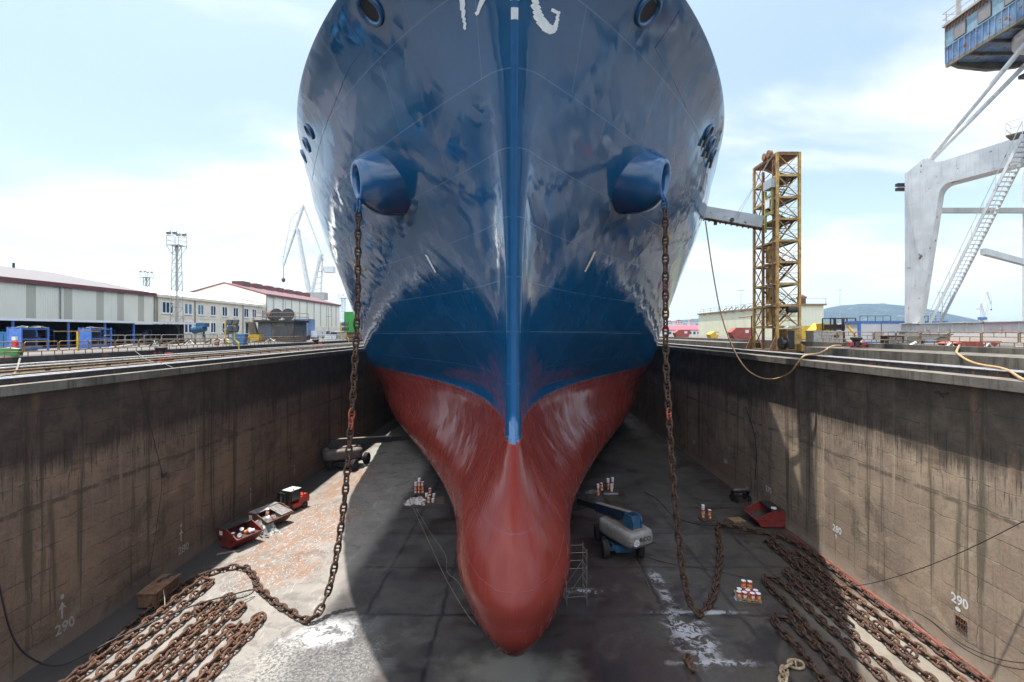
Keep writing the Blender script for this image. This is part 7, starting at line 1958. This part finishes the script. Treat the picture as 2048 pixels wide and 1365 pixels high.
MB().cyl((hx0+.6,hy1-.8,hz1+.1),(hx0+.7,hy1-.8,hz1+7),.22,10).build('roof_mast', MAT_STEELG, pc)
m = MB().box(48.6,50.8,47.2,48.8,42.0,42.1).box(48.6,50.8,47.2,48.8,42.1,42.35)
for x in (48.7,50.7): m.cyl((x,47.3,42.35),(x,47.3,44),.05,5)
m.build('hanging_platform', MAT_BLACK, pc)
# jib reaching out over the ship, above the picture
jb = MB(); j0 = Vector((46.0,41.5,48.0)); j1 = Vector(JIB)
dj = (j1-j0); jb.beam(j0, j1, 1.9, 1.5)
for k in range(24): jb.beam(j0+dj*(k/24+.02), j0+dj*(k/24+.022), 2.0, 1.6)
jb.build('jib', MAT_PC, pc)
# portal stairs and walkway
sa, sb_ = Vector((41.75,50.3,18.3)), Vector((41.75,41.0,33.6)); dv = sb_-sa; m = MB()
for x in (-.52,.52): m.beam(sa+Vector((x,0,0)), sb_+Vector((x,0,0)), .06, .30)
m.build('stair_stringer', MAT_PC, pc)
m = MB()
for k in range(44): c = sa+dv*((k+.5)/44); m.box(c.x-.49,c.x+.49,c.y-.16,c.y+.14,c.z-.02,c.z+.02)
m.build('stair_tread', MAT_PC, pc)
m = MB()
for x in (-.55,.55):
    m.tube([sa+Vector((x,.9,1.0)), sa+Vector((x,0,1.05)), sb_+Vector((x,0,1.1))], .03, 5)
    for k in range(9): c = sa+dv*(k/8); m.cyl(c+Vector((x,0,0)), c+Vector((x,0,1.08)), .022, 5)
m.build('stair_handrail', MAT_PC, pc)
m = MB()
for x in (-1.2,-.5): m.cyl(sa+Vector((x,.9,0)), sa+Vector((x,.9,1.05)), .03, 5)
m.tube([sa+Vector((-1.2,.9,1.05)), sa+Vector((.5,.9,1.05))], .03, 5); m.build('sill_handrail', MAT_PC, pc)
wk = MB(); wa = Vector((41.6,42.6,33.9)); wb_ = Vector((45.0,37.5,33.9)); wk.beam(wa, wb_, 1.5, .14); wk.build('walkway', MAT_PCU, pc)
m = MB(); dvw = wb_-wa; sw_ = dvw.cross(Vector((0,0,1))).normalized()*.72
for s in (-1,1):
    for k in range(6): c = wa+dvw*(k/5)+sw_*s; m.cyl(c, c+Vector((0,0,1.15)), .025, 5)
    for h in (.55,1.15): m.tube([wa+sw_*s+Vector((0,0,h)), wb_+sw_*s+Vector((0,0,h))], .025, 5)
for h in (.55,1.15): m.tube([wa+sw_+Vector((0,0,h)), wa-sw_+Vector((0,0,h))], .025, 5)
m.build('walkway_railing', MAT_PC, pc)

# ------------------------------------------------------------------ air
def haze_box():
    m = MB().box(-8800, 8800, -2900, 8900, 9.0, 480)
    mt = bpy.data.materials.new('haze_air'); mt.use_nodes = True; n = mt.node_tree; n.nodes.clear()
    o = n.nodes.new('ShaderNodeOutputMaterial'); v = n.nodes.new('ShaderNodeVolumePrincipled'); n.links.new(v.outputs[0], o.inputs['Volume'])
    v.inputs['Color'].default_value = (.44, .68, 1.0, 1); v.inputs['Density'].default_value = .00008; v.inputs['Anisotropy'].default_value = .2
    b = m.build('haze', mt); tag(b, 'pale blue sea haze over the harbour', 'haze', kind='stuff'); return b
haze_box()

# ------------------------------------------------------------------ unused prototypes go
for i, c in enumerate(CAN):
    if not used[i]:
        for ch in children(c): bpy.data.objects.remove(ch)
        bpy.data.objects.remove(c)
